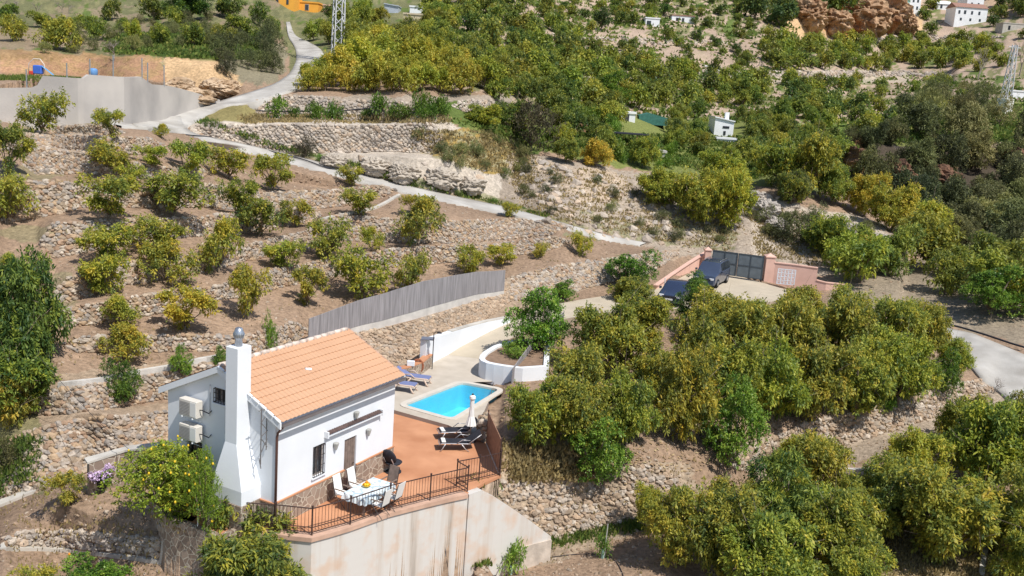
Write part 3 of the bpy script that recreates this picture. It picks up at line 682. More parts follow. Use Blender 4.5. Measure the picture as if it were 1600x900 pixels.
def crown(seed, R, H, z0, nl, nt, lv, ll, lw, droop=.5, spread=.9, lobe=(.34, .5), spiky=0.0, inner=.15, tintv=.22, flat=.5):
    """leaf-sized faces in whorls on the surfaces of several lobes; returns V, F, tint, lobe centres"""
    r = np.random.default_rng(seed); cz = z0+(H-z0)*.52; hz = (H-z0)*.5
    lc = []
    for i in range(nl):
        a = i*2.4+r.uniform(-.4, .4); q = math.sqrt((i+.5)/nl)*spread*.78
        lc.append((q*R*math.cos(a)*r.uniform(.75, 1.1), q*R*math.sin(a)*r.uniform(.75, 1.1), cz+hz*r.uniform(-.80, .52)*(1.12-.42*q)))
    lc = np.array(lc); lr = r.uniform(lobe[0], lobe[1], nl)*R; lz = np.minimum(lr*r.uniform(.75, 1.1, nl), hz*.75)
    T = []
    while len(T) < nt:
        k = r.integers(0, nl, nt); d = r.normal(0, 1, (nt, 3)); d /= np.linalg.norm(d, axis=1, keepdims=True)
        d[:, 2] = np.where(r.random(nt) < flat, np.abs(d[:, 2]), d[:, 2])
        rad = np.where(r.random(nt) < inner, r.uniform(.3, .9, nt), r.uniform(.86, 1.12, nt)+spiky*r.random(nt)**4)
        p = lc[k]+d*rad[:, None]*np.c_[lr[k], lr[k], lz[k]]
        g = ((p[:, None]-lc[None])/np.stack([lr, lr, lz], 1)[None]); g = np.linalg.norm(g, axis=2); g[np.arange(nt), k] = 9
        ok = (g.min(1) > .62) & (p[:, 2] > z0*.8)
        T += [(p[i], d[i], k[i]) for i in np.where(ok)[0]]
    T = T[:nt]; P = np.array([t[0] for t in T]); Dn = np.array([t[1] for t in T]); K = np.array([t[2] for t in T])
    tt = .42+fbm(P[:, 0]*1.1/R*2+K*3.7, P[:, 1]*1.1/R*2+P[:, 2], seed, 2)*.55+r.normal(0, tintv*.5, nt)
    n = nt*lv
    P = np.repeat(P, lv, 0); Dn = np.repeat(Dn, lv, 0); tt = np.repeat(tt, lv)+r.normal(0, tintv*.35, n)
    d = Dn*.55+r.normal(0, .75, (n, 3)); d[:, 2] -= droop*r.uniform(.3, 1.3, n); d /= np.linalg.norm(d, axis=1, keepdims=True)
    L = ll*r.uniform(.6, 1.25, n)[:, None]; W = lw*r.uniform(.7, 1.2, n)[:, None]
    b = P+d*L*.1+r.normal(0, ll*.35, (n, 3))
    s = np.cross(d, np.array([0, 0, 1.0])+r.normal(0, .35, (n, 3))); s /= np.linalg.norm(s, axis=1, keepdims=True)+1e-9
    up = np.cross(s, d)
    tip = b+d*L; tip[:, 2] -= L[:, 0]*.18
    m1 = b+d*L*.5+s*W*.5-up*W*.12; m2 = b+d*L*.5-s*W*.5-up*W*.12
    V = np.stack([b, m1, tip, m2], 1).reshape(-1, 3); Fc = (np.arange(n)*4)[:, None]+np.arange(4)[None]
    return V, Fc, np.repeat(np.clip(tt, 0, 1), 4), lc
def limbs(mb, seed, H, z0, lc, r0, fork=.35, base=(0, 0, 0), n=6, twig=0):
    r = random.Random(seed); fz = max(z0*.8, H*.12)*1.0
    top = Vector((r.uniform(-.06, .06)*H, r.uniform(-.06, .06)*H, fz))
    mb.tube([Vector(base)-Vector((0, 0, .4)), Vector(base)+Vector((0, 0, fz*.5)), top], [r0*1.25, r0, r0*.85], n)
    for c in lc:
        c = Vector(c); m = top.lerp(c, .5)+Vector((r.uniform(-.1, .1), r.uniform(-.1, .1), r.uniform(-.05, .12)))*H*.3
        mb.tube([top, m, c], [r0*.62, r0*.4, r0*.16], max(4, n-1))
        for _ in range(twig):
            e = c+Vector((r.gauss(0, 1), r.gauss(0, 1), r.gauss(.4, .8)))*H*.16; mb.tube([m.lerp(c, r.random()), e], [r0*.2, r0*.05], 3)
    return mb
PROTO = {}
def proto(kind, seed, R, H, z0, nl, nt, lv, ll, lw, leaf, r0=.09, one=False, twig=0, **k):
    V, Fc, t, lc = crown(seed, R, H, z0, nl, nt, lv, ll, lw, **k)
    mb = limbs(MB(), seed, H, z0, lc, r0, twig=twig)
    if one:     # far copies: trunk and crown in one mesh
        n = len(V); tv = np.array(mb.v); tf = [f for f in mb.f if len(f) == 4]
        me = np_mesh(kind, np.r_[V, tv], [Fc, np.array(tf)+n], [leaf, BARK], mi=np.r_[np.zeros(len(Fc)), np.ones(len(tf))], attrs={'tint': ('FLOAT', np.r_[t, np.zeros(len(tv))])})
        d = me.data; bpy.data.objects.remove(me); PROTO.setdefault(kind, []).append((R, H, None, d))
    else:
        a = np_mesh('crown', V, Fc, leaf, attrs={'tint': ('FLOAT', t)}); b = mb.build('trunk', BARK, smooth=True)
        da, db = a.data, b.data; bpy.data.objects.remove(a); bpy.data.objects.remove(b)
        PROTO.setdefault(kind, []).append((R, H, db, da))
for s_ in range(7): proto('young_avocado', 10+s_, 1.35, 2.6, .2, 7+s_ % 4, 330, 13, .18, .085, LEAF, .06, droop=.2, spiky=.8, lobe=(.20, .40), spread=1.12, inner=.3, twig=3, tintv=.3)
for s_ in range(4): proto('avocado', 30+s_, 2.5, 4.2, .2, 22, 1150, 13, .22, .10, LEAF, .11, droop=.2, spiky=.55, lobe=(.17, .30), inner=.3, twig=2, tintv=.34)
for s_ in range(3): proto('citrus', 50+s_, 1.6, 3.2, .35, 12, 900, 14, .11, .062, LEAF_G, .09, droop=.1, lobe=(.26, .42), inner=.2, spiky=.3, tintv=.3)
proto('lemon', 60, 2.0, 3.4, .3, 15, 1000, 12, .12, .06, LEAF_G, .09, droop=.2, spiky=.4, lobe=(.26, .4), inner=.2, twig=2)
for s_ in range(2): proto('mango', 70+s_, 2.2, 4.2, .4, 16, 850, 17, .25, .075, LEAF, .13, droop=.45, lobe=(.2, .34), inner=.2, spiky=.3, tintv=.34)
for s_ in range(4): proto('mid_avocado', 80+s_, 2.4, 3.9, .5, 9, 300, 11, .36, .17, LEAF, .11, one=True, droop=.5, spiky=.3, lobe=(.26, .42), inner=.15)
for s_ in range(4): proto('far_tree', 90+s_, 2.4, 3.8, .3, 7, 110, 9, .62, .34, LEAF, .12, one=True, droop=.4, spiky=.3, lobe=(.3, .46), inner=.1)
for s_ in range(3): proto('scrub', 100+s_, 1.8, 2.3, .05, 8, 260, 13, .22, .06, LEAF_D, .04, one=True, droop=-.3, spiky=.4, lobe=(.3, .46), inner=.2)
for s_ in range(4): proto('thicket', 120+s_, 3.0, 4.6, .05, 13, 520, 12, .34, .13, LEAF_D, .06, one=True, droop=-.1, spiky=.25, lobe=(.22, .38), inner=.15, tintv=.3)
for s_ in range(3): proto('weed', 110+s_, .5, .6, 0, 4, 70, 9, .17, .05, LEAF_G, .01, one=True, droop=-.5, spiky=.6)
def bare(seed, H, one=True):
    r = random.Random(seed); mb = MB()
    def go(p, d, L, rad, k):
        q = p+d*L; mb.tube([p, p.lerp(q, .5)+Vector((r.gauss(0, .06), r.gauss(0, .06), 0))*L, q], [rad, rad*.8, rad*.6], 4, False)
        if k == 0: return
        for _ in range(3 if k > 1 else 4):
            nd = (d+Vector((r.gauss(0, .55), r.gauss(0, .55), r.gauss(.12, .3)))).normalized(); go(p.lerp(q, r.uniform(.55, 1)), nd, L*r.uniform(.6, .85), rad*.55, k-1)
    go(Vector((0, 0, -.2)), Vector((r.uniform(-.1, .1), r.uniform(-.1, .1), 1)).normalized(), H*.3, H*.022, 4)
    o = mb.build('bare', BARK_G); d = o.data; bpy.data.objects.remove(o); PROTO.setdefault('bare', []).append((H*.4, H, None, d))
bare(1, 3.2); bare(2, 3.6); bare(5, 3.4)

NTREE = [0]
def tree(name, kind, px, py, w, h, label, cat='tree', group=None, yel=.5, col=(1, 1, 1), var=None, z=None, rot=None, Y=None):
    """stands with its foot on the ground seen at (px, py); w and h are its width and height in the photograph"""
    p = S(px, py) if z is None else np.array(G(px, py, z)); d = float(p[1])
    ms = PROTO[kind]; NTREE[0] += 1; r = random.Random(NTREE[0]*7+3)
    R, H, tr, cr_ = ms[r.randrange(len(ms)) if var is None else var % len(ms)]
    sx = w*d/F/(2*R)*.97; sz = h*d/F/H*1.0
    rz = r.uniform(0, 6.28) if rot is None else rot
    col = tuple(c*r.uniform(.92, 1.08) for c in col)
    if tr is None:
        o = bpy.data.objects.new(name, cr_); C.objects.link(o); o.color = (*col, yel+r.uniform(-.05, .05)); root = o
    else:
        root = bpy.data.objects.new(name, None); C.objects.link(root)
        for nm, me in (('trunk', tr), ('crown', cr_)):
            o = bpy.data.objects.new(nm, me); C.objects.link(o); o.parent = root; o.color = (*col, yel)
    root.location = (float(p[0]), d, float(p[2])-.03); root.rotation_euler = (0, 0, rz); root.scale = (sx, sx*r.uniform(.9, 1.08), sz)
    tag(root, label, cat, group)
    return root
ORD = ['first', 'second', 'third', 'fourth', 'fifth', 'sixth', 'seventh', 'eighth', 'ninth', 'tenth', 'eleventh', 'twelfth', 'thirteenth', 'fourteenth', 'fifteenth', 'sixteenth', 'seventeenth', 'eighteenth']
# the terraced orchard on the left: x, foot y, width, height, yellowness
YA = [(18,272,64,76,.36),(66,208,66,64,.5),(172,213,46,42,.56),(252,213,24,22,.6),(170,268,66,48,.52),(237,260,48,32,.6),(295,281,60,60,.5),(205,287,44,30,.62),(358,279,62,46,.55),
 (170,341,92,64,.46),(272,337,92,66,.5),(372,333,52,56,.45),(405,368,72,62,.42),(427,297,62,54,.5),(463,353,48,40,.48),(547,288,36,32,.6),(560,334,54,42,.52),(653,382,68,76,.5),(645,334,38,30,.5),
 (512,401,66,60,.48),(440,415,62,46,.56),(580,390,36,38,.58),(733,429,46,52,.5),(783,414,44,32,.6),(843,401,26,24,.68),(908,398,32,38,.64),(796,336,28,26,.62),(565,466,84,80,.52),(640,456,50,64,.5),
 (480,478,54,62,.5),(388,498,60,80,.55),(342,425,70,86,.54),(168,407,76,64,.56),(160,460,68,72,.54),(250,398,84,56,.54),(263,444,78,68,.55),(190,512,54,56,.62),(288,515,92,66,.74),(196,560,66,56,.66),(12,348,66,72,.62),(20,432,40,40,.5)]
rows = ['row_9', 'row_8', 'row_7', 'row_6', 'row_5', 'row_4', 'row_3', 'row_2']
lev = {}
for t in YA:
    u, e = ue(t[0], t[1]); n = 0
    for k in rows[::-1]:
        tu, te, bu, be = WCURVE[k]; c = float(np.interp(u, tu, te)+np.interp(u, bu, be))/2
        if e > c: n += 1
    lev.setdefault(n, []).append(t)
for n in sorted(lev):
    for i, t in enumerate(sorted(lev[n])):
        look = 'yellowish' if t[4] > .6 else 'yellow-green' if t[4] > .5 else 'dark green' if t[4] < .4 else 'green'
        size = 'small' if t[3] < 36 else 'bushy' if t[2] > 74 else 'young'
        tree('avocado_tree', 'young_avocado', t[0], t[1]+2, t[2]*1.14, t[3]*1.16, f'{size} {look} avocado tree, {ORD[i]} from the left on the {ORD[n]} terrace above the house', 'tree', 'avocado trees on the left terraces', t[4]+.07)
tree('orange_tree', 'citrus', 192, 632, 62, 84, 'bright green round orange tree below the block kerb left of the chimney', yel=.3)
tree('orange_tree', 'citrus', 283, 592, 42, 58, 'small orange tree with a few fruits standing by the gable roof edge', yel=.55)
tree('orange_tree', 'citrus', 344, 574, 32, 38, 'small green citrus bush peeping out behind the chimney', yel=.5)
tree('sapling', 'weed', 421, 548, 24, 54, 'thin upright green sapling just behind the tiled roof', yel=.5)
tree('avocado_tree', 'avocado', 46, 590, 150, 220, 'huge dark glossy avocado tree filling the left edge above the bare plot', yel=.34, col=(.8, .95, .9), var=0)
tree('avocado_tree', 'avocado', 22, 648, 165, 150, 'low dark spreading tree joined to the foot of the huge one', yel=.36, col=(.85, .97, .9), var=1)
tree('avocado_tree', 'mango', -40, 600, 150, 230, 'dark tree cut by the left edge, behind the huge glossy one', yel=.26, col=(.85, 1, .95), var=1)
tree('avocado_tree', 'avocado', 15, 668, 105, 125, 'yellow-green low tree under the huge dark one at the left edge', yel=.6)
tree('lemon_sapling', 'young_avocado', 102, 794, 66, 66, 'low yellow-green sapling alone on the bare plot left of the house', yel=.58)
tree('shrub', 'scrub', 10, 735, 60, 70, 'dark scrubby bush on the stone bank at the left edge', 'shrub', yel=.5)
tree('shrub', 'scrub', 35, 708, 32, 26, 'small green bush on top of the stones near the left edge', 'shrub', yel=.6, col=(.8, 1.1, .8))
# lemon tree with its fruit
lt = tree('lemon_tree', 'lemon', 262, 860, 196, 134, 'broad yellow-green lemon tree full of fruit, left of the white chimney', yel=.70, col=(1.02, .88, .7), var=0)
lt2 = tree('lemon_tree', 'lemon', 322, 838, 66, 160, 'tall thin lemon tree reaching up the white gable', yel=.58, col=(.95, .85, .75), var=0, rot=2.0, z=-.1)
lt3 = tree('lemon_tree', 'lemon', 285, 868, 92, 110, 'low ragged lemon bush at the foot of the broad lemon tree', yel=.6, col=(1.0, .88, .75), var=0, rot=4.0)
M_LEMON = mat('lemon_skin', (.75, .50, .03), .5, .1, 3); M_ORANGE = mat('orange_skin', (.75, .27, .02), .5, .1, 3)
def fruit(root, n, m, seed, rad=.055, name='lemon'):
    mb = MB(); mb.lathe([(.001, -rad*1.25), (rad*.6, -rad*.95), (rad, 0), (rad*.6, rad*.95), (.001, rad*1.25)], n=7); o = mb.build(name, m, root, smooth=True)
    r = random.Random(seed); cr_ = [c for c in root.children if c.name.startswith('crown')][0].data
    for k in range(n):
        if k: o = o.copy(); C.objects.link(o); o.parent = root
        for _ in range(40):
            v = cr_.vertices[r.randrange(len(cr_.vertices))].co
            q = root.rotation_euler.z; ty = v.x*math.sin(q)+v.y*math.cos(q)
            if ty < .15 and math.hypot(v.x, v.y) > .75 or v.z > 2.6: break
        o.location = v*1.03; s = root.scale; o.scale = (1/s[0], 1/s[1], 1/s[2])
fruit(lt, 30, M_LEMON, 1, .042); fruit(lt2, 12, M_LEMON, 2, .042); fruit(lt3, 8, M_LEMON, 3, .042)
ot = tree('orange_tree', 'citrus', 140, 950, 150, 98, 'bright green orange tree cut by the bottom edge, with two oranges', yel=.45); fruit(ot, 5, M_ORANGE, 4, .045, 'orange')
tree('avocado_tree', 'young_avocado', 62, 945, 70, 80, 'yellowish small tree against the orange tree at the bottom edge', yel=.68)
tree('mango_tree', 'mango', 388, 968, 225, 215, 'dark mango tree with long drooping leaves in front of the railing', yel=.42, col=(.95, 1, .9), var=1)
tree('sapling', 'weed', 798, 897, 46, 52, 'scraggy little sapling in a green guard below the retaining wall', yel=.6)
sap = tree('sapling', 'weed', 941, 872, 28, 34, 'lone sapling tied to a stake on the bare lower plot', yel=.35)
# right orchard: x, foot y, width, height, yellowness, kind
RO = [(842,555,104,108,.58,'citrus'),(948,590,132,122,.5,'avocado'),(893,642,112,108,.48,'avocado'),(838,694,108,106,.50,'avocado'),(905,700,122,112,.46,'avocado'),(978,692,108,120,.5,'avocado'),(1018,622,92,90,.5,'avocado'),(1175,530,90,64,.5,'avocado'),
 (928,752,112,112,.50,'citrus'),(1062,690,126,150,.47,'avocado'),(1090,600,126,120,.46,'avocado'),(1138,728,108,134,.56,'citrus'),(1132,645,116,118,.45,'avocado'),(1160,580,124,112,.49,'avocado'),
 (1205,655,126,128,.52,'avocado'),(1232,585,120,122,.5,'avocado'),(1268,655,124,122,.5,'avocado'),(1312,575,124,120,.46,'avocado'),(1335,650,120,118,.54,'avocado'),(1385,575,110,112,.48,'avocado'),(1402,628,110,112,.52,'avocado'),
 (1440,565,84,96,.5,'avocado'),(1472,618,56,70,.34,'citrus'),(1490,585,60,60,.55,'avocado'),(985,472,80,44,.46,'avocado'),(1000,530,100,76,.5,'avocado'),(1120,535,100,80,.54,'avocado'),(1250,525,104,80,.52,'avocado'),(1325,520,90,70,.5,'avocado'),(1080,510,60,66,.4,'citrus'),(1355,640,34,56,.3,'citrus'),(1385,640,30,40,.5,'citrus'),
 (1055,880,130,132,.56,'avocado'),(1120,900,150,150,.42,'avocado'),(1190,950,170,165,.46,'avocado'),(1215,860,140,150,.40,'mango'),(1262,790,120,122,.58,'avocado'),(1305,900,150,150,.44,'avocado'),(1330,960,130,110,.5,'avocado'),(1150,840,120,100,.55,'avocado'),
 (1425,765,110,102,.68,'avocado'),(1390,820,130,110,.48,'mango'),(1470,878,190,150,.52,'avocado'),(1540,768,150,152,.46,'avocado'),(1590,740,120,130,.44,'avocado'),(1575,870,130,150,.5,'mango'),(1600,920,110,120,.48,'mango'),(1240,745,70,70,.62,'avocado'),(1500,700,90,90,.5,'avocado'),
 (1010,830,60,80,.58,'avocado'),(1640,820,120,150,.45,'avocado'),(1345,845,120,110,.5,'avocado'),(1285,850,110,100,.47,'avocado'),(1515,835,110,100,.56,'avocado'),(1240,960,130,90,.5,'avocado'),(1610,690,90,90,.5,'avocado')]
bands = [(0, 560, 'the back row of'), (560, 610, 'the second row of'), (610, 668, 'the middle row of'), (668, 730, 'the front row of'), (730, 790, 'the near edge of')]
bl = {}
for t in RO:
    low = t[1] > 755 or (t[0] > 1400 and t[1] > 690) or (t[0] > 1230 and t[1] > 740)
    b = ('low', 'front of the lower right grove' if t[1] > 855 else 'back of the lower right grove') if low else ('up', next(x[2] for x in bands if x[0] <= t[1] < x[1])+' the right orchard')
    bl.setdefault(b[1], []).append(t)
for b, ts in bl.items():
    for i, t in enumerate(sorted(ts)):
        look = {'citrus': 'bright green citrus', 'mango': 'dark drooping'}.get(t[5], 'yellowish' if t[4] > .56 else 'olive green' if t[4] < .48 else 'yellow-green')
        nm = 'citrus_tree' if t[5] == 'citrus' else 'mango_tree' if t[5] == 'mango' else 'avocado_tree'
        b2 = b if b.startswith('the ') else 'the '+b
        tree(nm, t[5], t[0], t[1]+3, t[2]*1.12, t[3]*1.18, f'{look} tree, {ORD[i]} from left in {b2}', 'tree', 'trees of the right-hand orchards', t[4]+(.07 if t[5] == 'avocado' else 0))
# ---------------------------------------------------------------- farther trees and shrubs
def forest(name, kind, poly, n, wm, label, group, seed, yel=.5, yv=.09, ratio=.85, cat='tree', col=(1, 1, 1), gap=.75, ex=()):
    """n single plants about wm metres wide, standing apart, inside poly (points of the photograph)"""
    r = random.Random(seed); rng = np.random.default_rng(seed)
    q = scatter_px([poly], n*14, rng); got = []
    P = S(q[:, 0], q[:, 1])
    for (x, y), p in zip(q, P):
        if len(got) >= n: break
        w_ = wm*r.uniform(.72, 1.25)
        if any((p[0]-g_[0])**2+(p[1]-g_[1])**2 < (gap*(w_+g_[2])/2)**2 for g_ in got): continue
        if any(inside(e, np.array([x]), np.array([y]))[0] for e in ex): continue
        got.append((p[0], p[1], w_, x, y))
    for a in sorted(got, key=lambda g_: g_[3]):
        wp = a[2]*F/a[1]
        tree(name, kind, a[3], a[4], wp, wp*ratio*r.uniform(.85, 1.2), label, cat, group, yel+r.gauss(0, yv), col=tuple(c*q_ for c, q_ in zip(col, [r.uniform(.8, 1.12)]*3)))
# single trees that can be told apart
for a in [(20,64,40,38,.62,'round yellow-green tree at the upper left edge'),(90,78,60,50,.62,'broad yellow-green tree above the concrete yard wall'),(65,44,42,22,.5,'flat green tree behind the broad yellow-green one'),(122,50,34,26,.48,'olive green tree between the broad tree and the dark round one'),
          (149,63,34,34,.38,'dark round tree above the concrete yard wall'),(190,52,24,22,.36,'small dark tree beside the bright yellowish one'),(209,66,30,30,.72,'bright yellowish bush in the middle of the upper left slope'),(250,70,34,28,.42,'grey-green tree right of the bright yellowish bush'),
          (303,75,38,34,.4,'umbrella shaped dark tree on the grassy slope over the earth cut'),(345,73,46,30,.44,'low wide tree at the right end of the grassy slope'),(376,54,44,28,.45,'green tree on the slope just left of the road'),(172,31,34,30,.4,'dark trunked tree on the upper left grass'),
          (240,32,44,34,.4,'wide dim tree near the top left of the slope'),(273,42,32,30,.45,'small round tree under the tall dark pine'),(356,29,50,32,.3,'dense dark green bush at the top of the left slope'),(12,30,34,22,.4,'dull green bush at the top left corner'),(405,42,30,34,.34,'dark tree beside the orange house, over the road'),(425,60,30,30,.4,'grey-green tree on the bank beside the narrow road')]:
    tree('olive_tree', 'mid_avocado', a[0], a[1], a[2]*1.1, a[3]*1.1, a[5], 'tree', None, a[4])
tree('pine_tree', 'mango', 296, 34, 78, 62, 'tall dark pine on the upper left slope', 'tree', None, .2, col=(.7, .85, .8))
for x, y, h in ((6,14,22),(30,22,30),(57,24,28),(97,20,24),(108,22,22),(178,95,44)):
    tree('bare_tree', 'bare', x, y, h*.9, h*1.1, {178: 'leafless pale tree above the concrete yard wall'}.get(x, 'leafless thin tree along the top of the upper left slope'), 'tree', 'leafless trees on the upper left slope' if x != 178 else None)
forest('avocado_tree', 'mid_avocado', [(462,34),(560,30),(700,44),(705,80),(600,84),(540,80),(465,68)], 26, 4.1, 'green avocado tree in the grove behind the lattice pylon', 'grove behind the pylon', 1, .50, ex=[[(440,15),(520,15),(520,50),(440,50)], [(595,20),(665,20),(665,64),(595,64)]])
forest('avocado_tree', 'mid_avocado', [(466,138),(540,112),(560,86),(640,80),(720,116),(790,155),(700,146),(560,144)], 34, 4.3, 'yellowish avocado tree of the grove above the brown shelf', 'yellowish grove above the brown shelf', 2, .72, .06)
for x, y in ((482,142),(508,142),(540,143),(575,143),(612,142),(648,142),(690,145)): tree('avocado_tree', 'mid_avocado', x, y, 44, 40, 'yellow avocado tree in the front line above the brown shelf', 'tree', 'front line above the brown shelf', .76)
forest('olive_tree', 'mid_avocado', [(700,84),(800,100),(880,170),(860,200),(800,176),(740,140)], 20, 3.4, 'dull green tree right of the yellowish grove', 'trees right of the yellowish grove', 3, .44)
forest('olive_tree', 'far_tree', [(640,10),(780,0),(860,20),(900,70),(880,150),(800,110),(700,76),(640,50)], 62, 3.6, 'far green tree on the slope above the yellowish grove', 'far trees above the yellowish grove', 4, .42, .09, ex=[[(595,0),(665,0),(665,60),(595,60)]])
forest('shrub', 'weed', [(915,185),(965,182),(960,262),(1060,266),(1060,236),(925,225)], 26, 1.5, 'tiny green bush on the grass around the white shed', 'tiny bushes around the white shed', 41, .5, .1, .8, 'shrub')
forest('shrub', 'far_tree', [(790,-6),(1210,-6),(1240,20),(1200,66),(1080,46),(900,40)], 56, 2.9, 'small far shrub near the top of the hillside', 'far shrubs near the top of the hillside', 5, .42, .12, .7, 'shrub')
forest('shrub', 'far_tree', [(860,40),(1060,60),(1180,60),(1200,110),(1000,110),(880,90)], 26, 2.6, 'shrub dotted over the pinkish bare slope', 'shrubs on the pinkish bare slope', 6, .4, .12, .75, 'shrub')
forest('avocado_tree', 'far_tree', [(800,110),(880,88),(980,100),(1080,118),(1200,122),(1210,166),(1050,176),(870,170)], 72, 3.6, 'far avocado tree in the belt above the white hut', 'belt of trees above the white hut', 7, .46, .09)
forest('avocado_tree', 'mid_avocado', [(870,176),(1210,186),(1310,210),(1320,250),(1200,268),(1060,240),(960,250),(850,232)], 64, 3.1, 'avocado tree in the valley around the white hut', 'valley trees around the white hut', 8, .46, .09, ex=[[(955,170),(1050,170),(1050,262),(955,262)], [(1098,175),(1156,175),(1156,250),(1098,250)]])
forest('avocado_tree', 'far_tree', [(1190,74),(1330,66),(1570,74),(1590,112),(1380,114),(1210,110)], 76, 4.6, 'far yellowish-olive tree on the terrace below the ochre cliff', 'grove below the ochre cliff', 9, .50, .08)
forest('olive_tree', 'far_tree', [(1190,128),(1480,132),(1510,188),(1340,214),(1200,184)], 56, 3.4, 'far dim green tree on the lower far terraces', 'trees of the lower far terraces', 10, .46, .14)
forest('thicket_bush', 'thicket', [(1320,230),(1400,205),(1640,235),(1640,440),(1540,420),(1440,370),(1340,290)], 36, 6.2, 'large dull green thicket bush in the ravine on the right', 'large thicket bushes in the ravine', 11, .58, .2, .85, 'shrub', gap=.85, ex=[[(1320,225),(1352,222),(1352,275),(1325,272)], [(1380,285),(1412,285),(1412,345),(1380,345)], [(1450,285),(1490,285),(1490,330),(1450,330)]])
forest('thicket_bush', 'scrub', [(1320,214),(1400,190),(1640,215),(1640,440),(1540,420),(1440,360),(1340,280)], 36, 2.6, 'small dull thicket bush between the large ones in the ravine', 'small thicket bushes in the ravine', 31, .42, .16, .8, 'shrub', col=(.95,.85,.9))
forest('thicket_bush', 'scrub', [(1440,150),(1640,150),(1640,215),(1400,195)], 12, 6.0, 'olive bush on the meadow edge above the ravine', 'bushes on the meadow edge', 12, .62, .12, .85, 'shrub', ex=[[(1530,158),(1640,158),(1640,192),(1530,192)]])
forest('shrub', 'far_tree', [(1420,-5),(1640,-5),(1640,64),(1520,50),(1430,66)], 26, 5.6, 'dark shrub among the far white houses', 'shrubs among the far white houses', 13, .36, .1, .8, 'shrub', ex=[[(1458,-5),(1550,-5),(1550,62),(1458,62)], [(1395,-5),(1445,-5),(1445,46),(1395,46)], [(1560,30),(1605,30),(1605,70),(1560,70)]])
forest('shrub', 'far_tree', [(1170,0),(1290,-5),(1300,25),(1220,48),(1180,40)], 16, 6.5, 'dark shrub left of the ochre cliff', 'shrubs left of the ochre cliff', 14, .32, .1, .9, 'shrub')
tree('shrub', 'far_tree', 1300, 26, 66, 46, 'big dark green bush topping the ochre cliff', 'shrub', None, .25)
tree('shrub', 'far_tree', 1385, 20, 60, 30, 'dark bush hanging over the right end of the ochre cliff', 'shrub', None, .25)
tree('cypress_tree', 'mid_avocado', 940, 48, 30, 34, 'dark upright tree left of the far ruined hut', 'tree', None, .12, col=(.6, .7, .7))
forest('olive_tree', 'mid_avocado', [(1200,400),(1320,392),(1440,410),(1600,424),(1640,500),(1560,484),(1440,452),(1300,440)], 30, 4.4, 'green tree on the bank behind the pink wall and right road', 'trees behind the pink wall', 15, .50, .12, ex=[[(1180,375),(1290,395),(1290,450),(1180,450)]])
for a in [(1548,494,110,80,.5,'citrus','broad bright green tree beside the right-hand road'),(1030,322,80,60,.66,'avocado','leftmost yellowish tree of the clump on the rocky slope'),(1085,350,90,84,.68,'avocado','yellowish tree in the middle of the clump on the rocky slope'),(1135,356,86,90,.74,'avocado','most yellow tree, right end of the clump on the rocky slope'),
          (1125,300,90,70,.6,'avocado','olive tree behind the clump on the rocky slope'),(1235,318,60,52,.42,'avocado','dark low bush in front of the tall trees by the gully'),(1262,305,100,96,.56,'avocado','tall olive green tree standing over the gully'),(1215,290,80,70,.52,'avocado','tree left of the tall one over the gully'),(1300,318,64,60,.5,'avocado','tree right of the tall one over the gully'),
          (1350,338,70,66,.78,'avocado','yellow tree, first of the row sloping down beside the ravine'),(1392,362,84,78,.74,'avocado','yellow tree, second of the row sloping down beside the ravine'),(1440,386,80,76,.76,'avocado','yellow tree, lowest of the row sloping down beside the ravine'),
          (930,262,58,44,.9,'avocado','small golden yellow tree above the rocky slope'),(885,256,48,36,.4,'avocado','green tree left of the golden yellow one'),(1005,262,54,48,.56,'avocado','yellow-green tree right of the golden one'),(953,168,66,52,.42,'citrus','vivid green round tree in the middle of the far slope'),
          (830,236,84,72,.34,'scrub','big brownish dark bush beside the green meadow'),(795,205,64,50,.32,'avocado','dark green bush at the top of the green meadow'),(755,196,60,34,.62,'avocado','low bushy tree at the end of the brown shelf'),(1240,382,60,50,.4,'scrub','thorny bush by the path above the pink wall'),(1290,400,84,64,.44,'avocado','dark green tree on the bank above the pink wall'),
          (1240,312,54,44,.5,'scrub','pale round bush before the tall trees by the gully'),(476,247,34,30,.2,'scrub','purplish leafless bush at the foot of the long pale wall'),(985,452,84,62,.4,'citrus','dark green hedge bush left of the parked small car'),(1075,470,60,44,.42,'citrus','round green bush hiding the side of the small car'),(880,470,42,34,.5,'citrus','bright green shrub behind the path by the rubble bank'),
          (1320,312,60,120,.1,'bare','x')]:
    if a[5] == 'bare': continue
    nm = {'citrus': 'citrus_tree', 'scrub': 'shrub'}.get(a[5], 'avocado_tree')
    if 'bush' in a[6] or 'shrub' in a[6]: nm = 'shrub'
    tree(nm, a[5], a[0], a[1], a[2]*1.12, a[3]*1.12, a[6], 'shrub' if nm == 'shrub' else 'tree', None, a[4], col=(.95, .75, .95) if 'purplish' in a[6] or 'brownish' in a[6] else (1, 1, 1))
for x, y, w_, h, l in [(1528,125,44,80,'tall grey leafless poplar at the right, above the meadow'),(1592,120,36,84,'tall grey leafless poplar cut by the right edge'),(1480,330,50,46,'grey bare bush deep in the ravine'),(1410,250,50,40,'grey bare bush at the lip of the ravine'),
                       (1085,497,60,56,'bare branched tree in front of the parked van'),(1135,505,44,44,'thin bare tree before the metal gate'),(1195,505,64,60,'bare tree in front of the white planter grid'),(1553,612,40,44,'dry dead shrub on the edge of the right road'),(1180,110,40,26,'grey leafless bush on the pinkish far slope'),(975,130,40,30,'grey leafless bush in the far green belt'),(1255,445,70,70,'leafless bush leaning beside the pink wall')]:
    tree('bare_tree', 'bare', x, y, w_, h, l, 'tree', None)
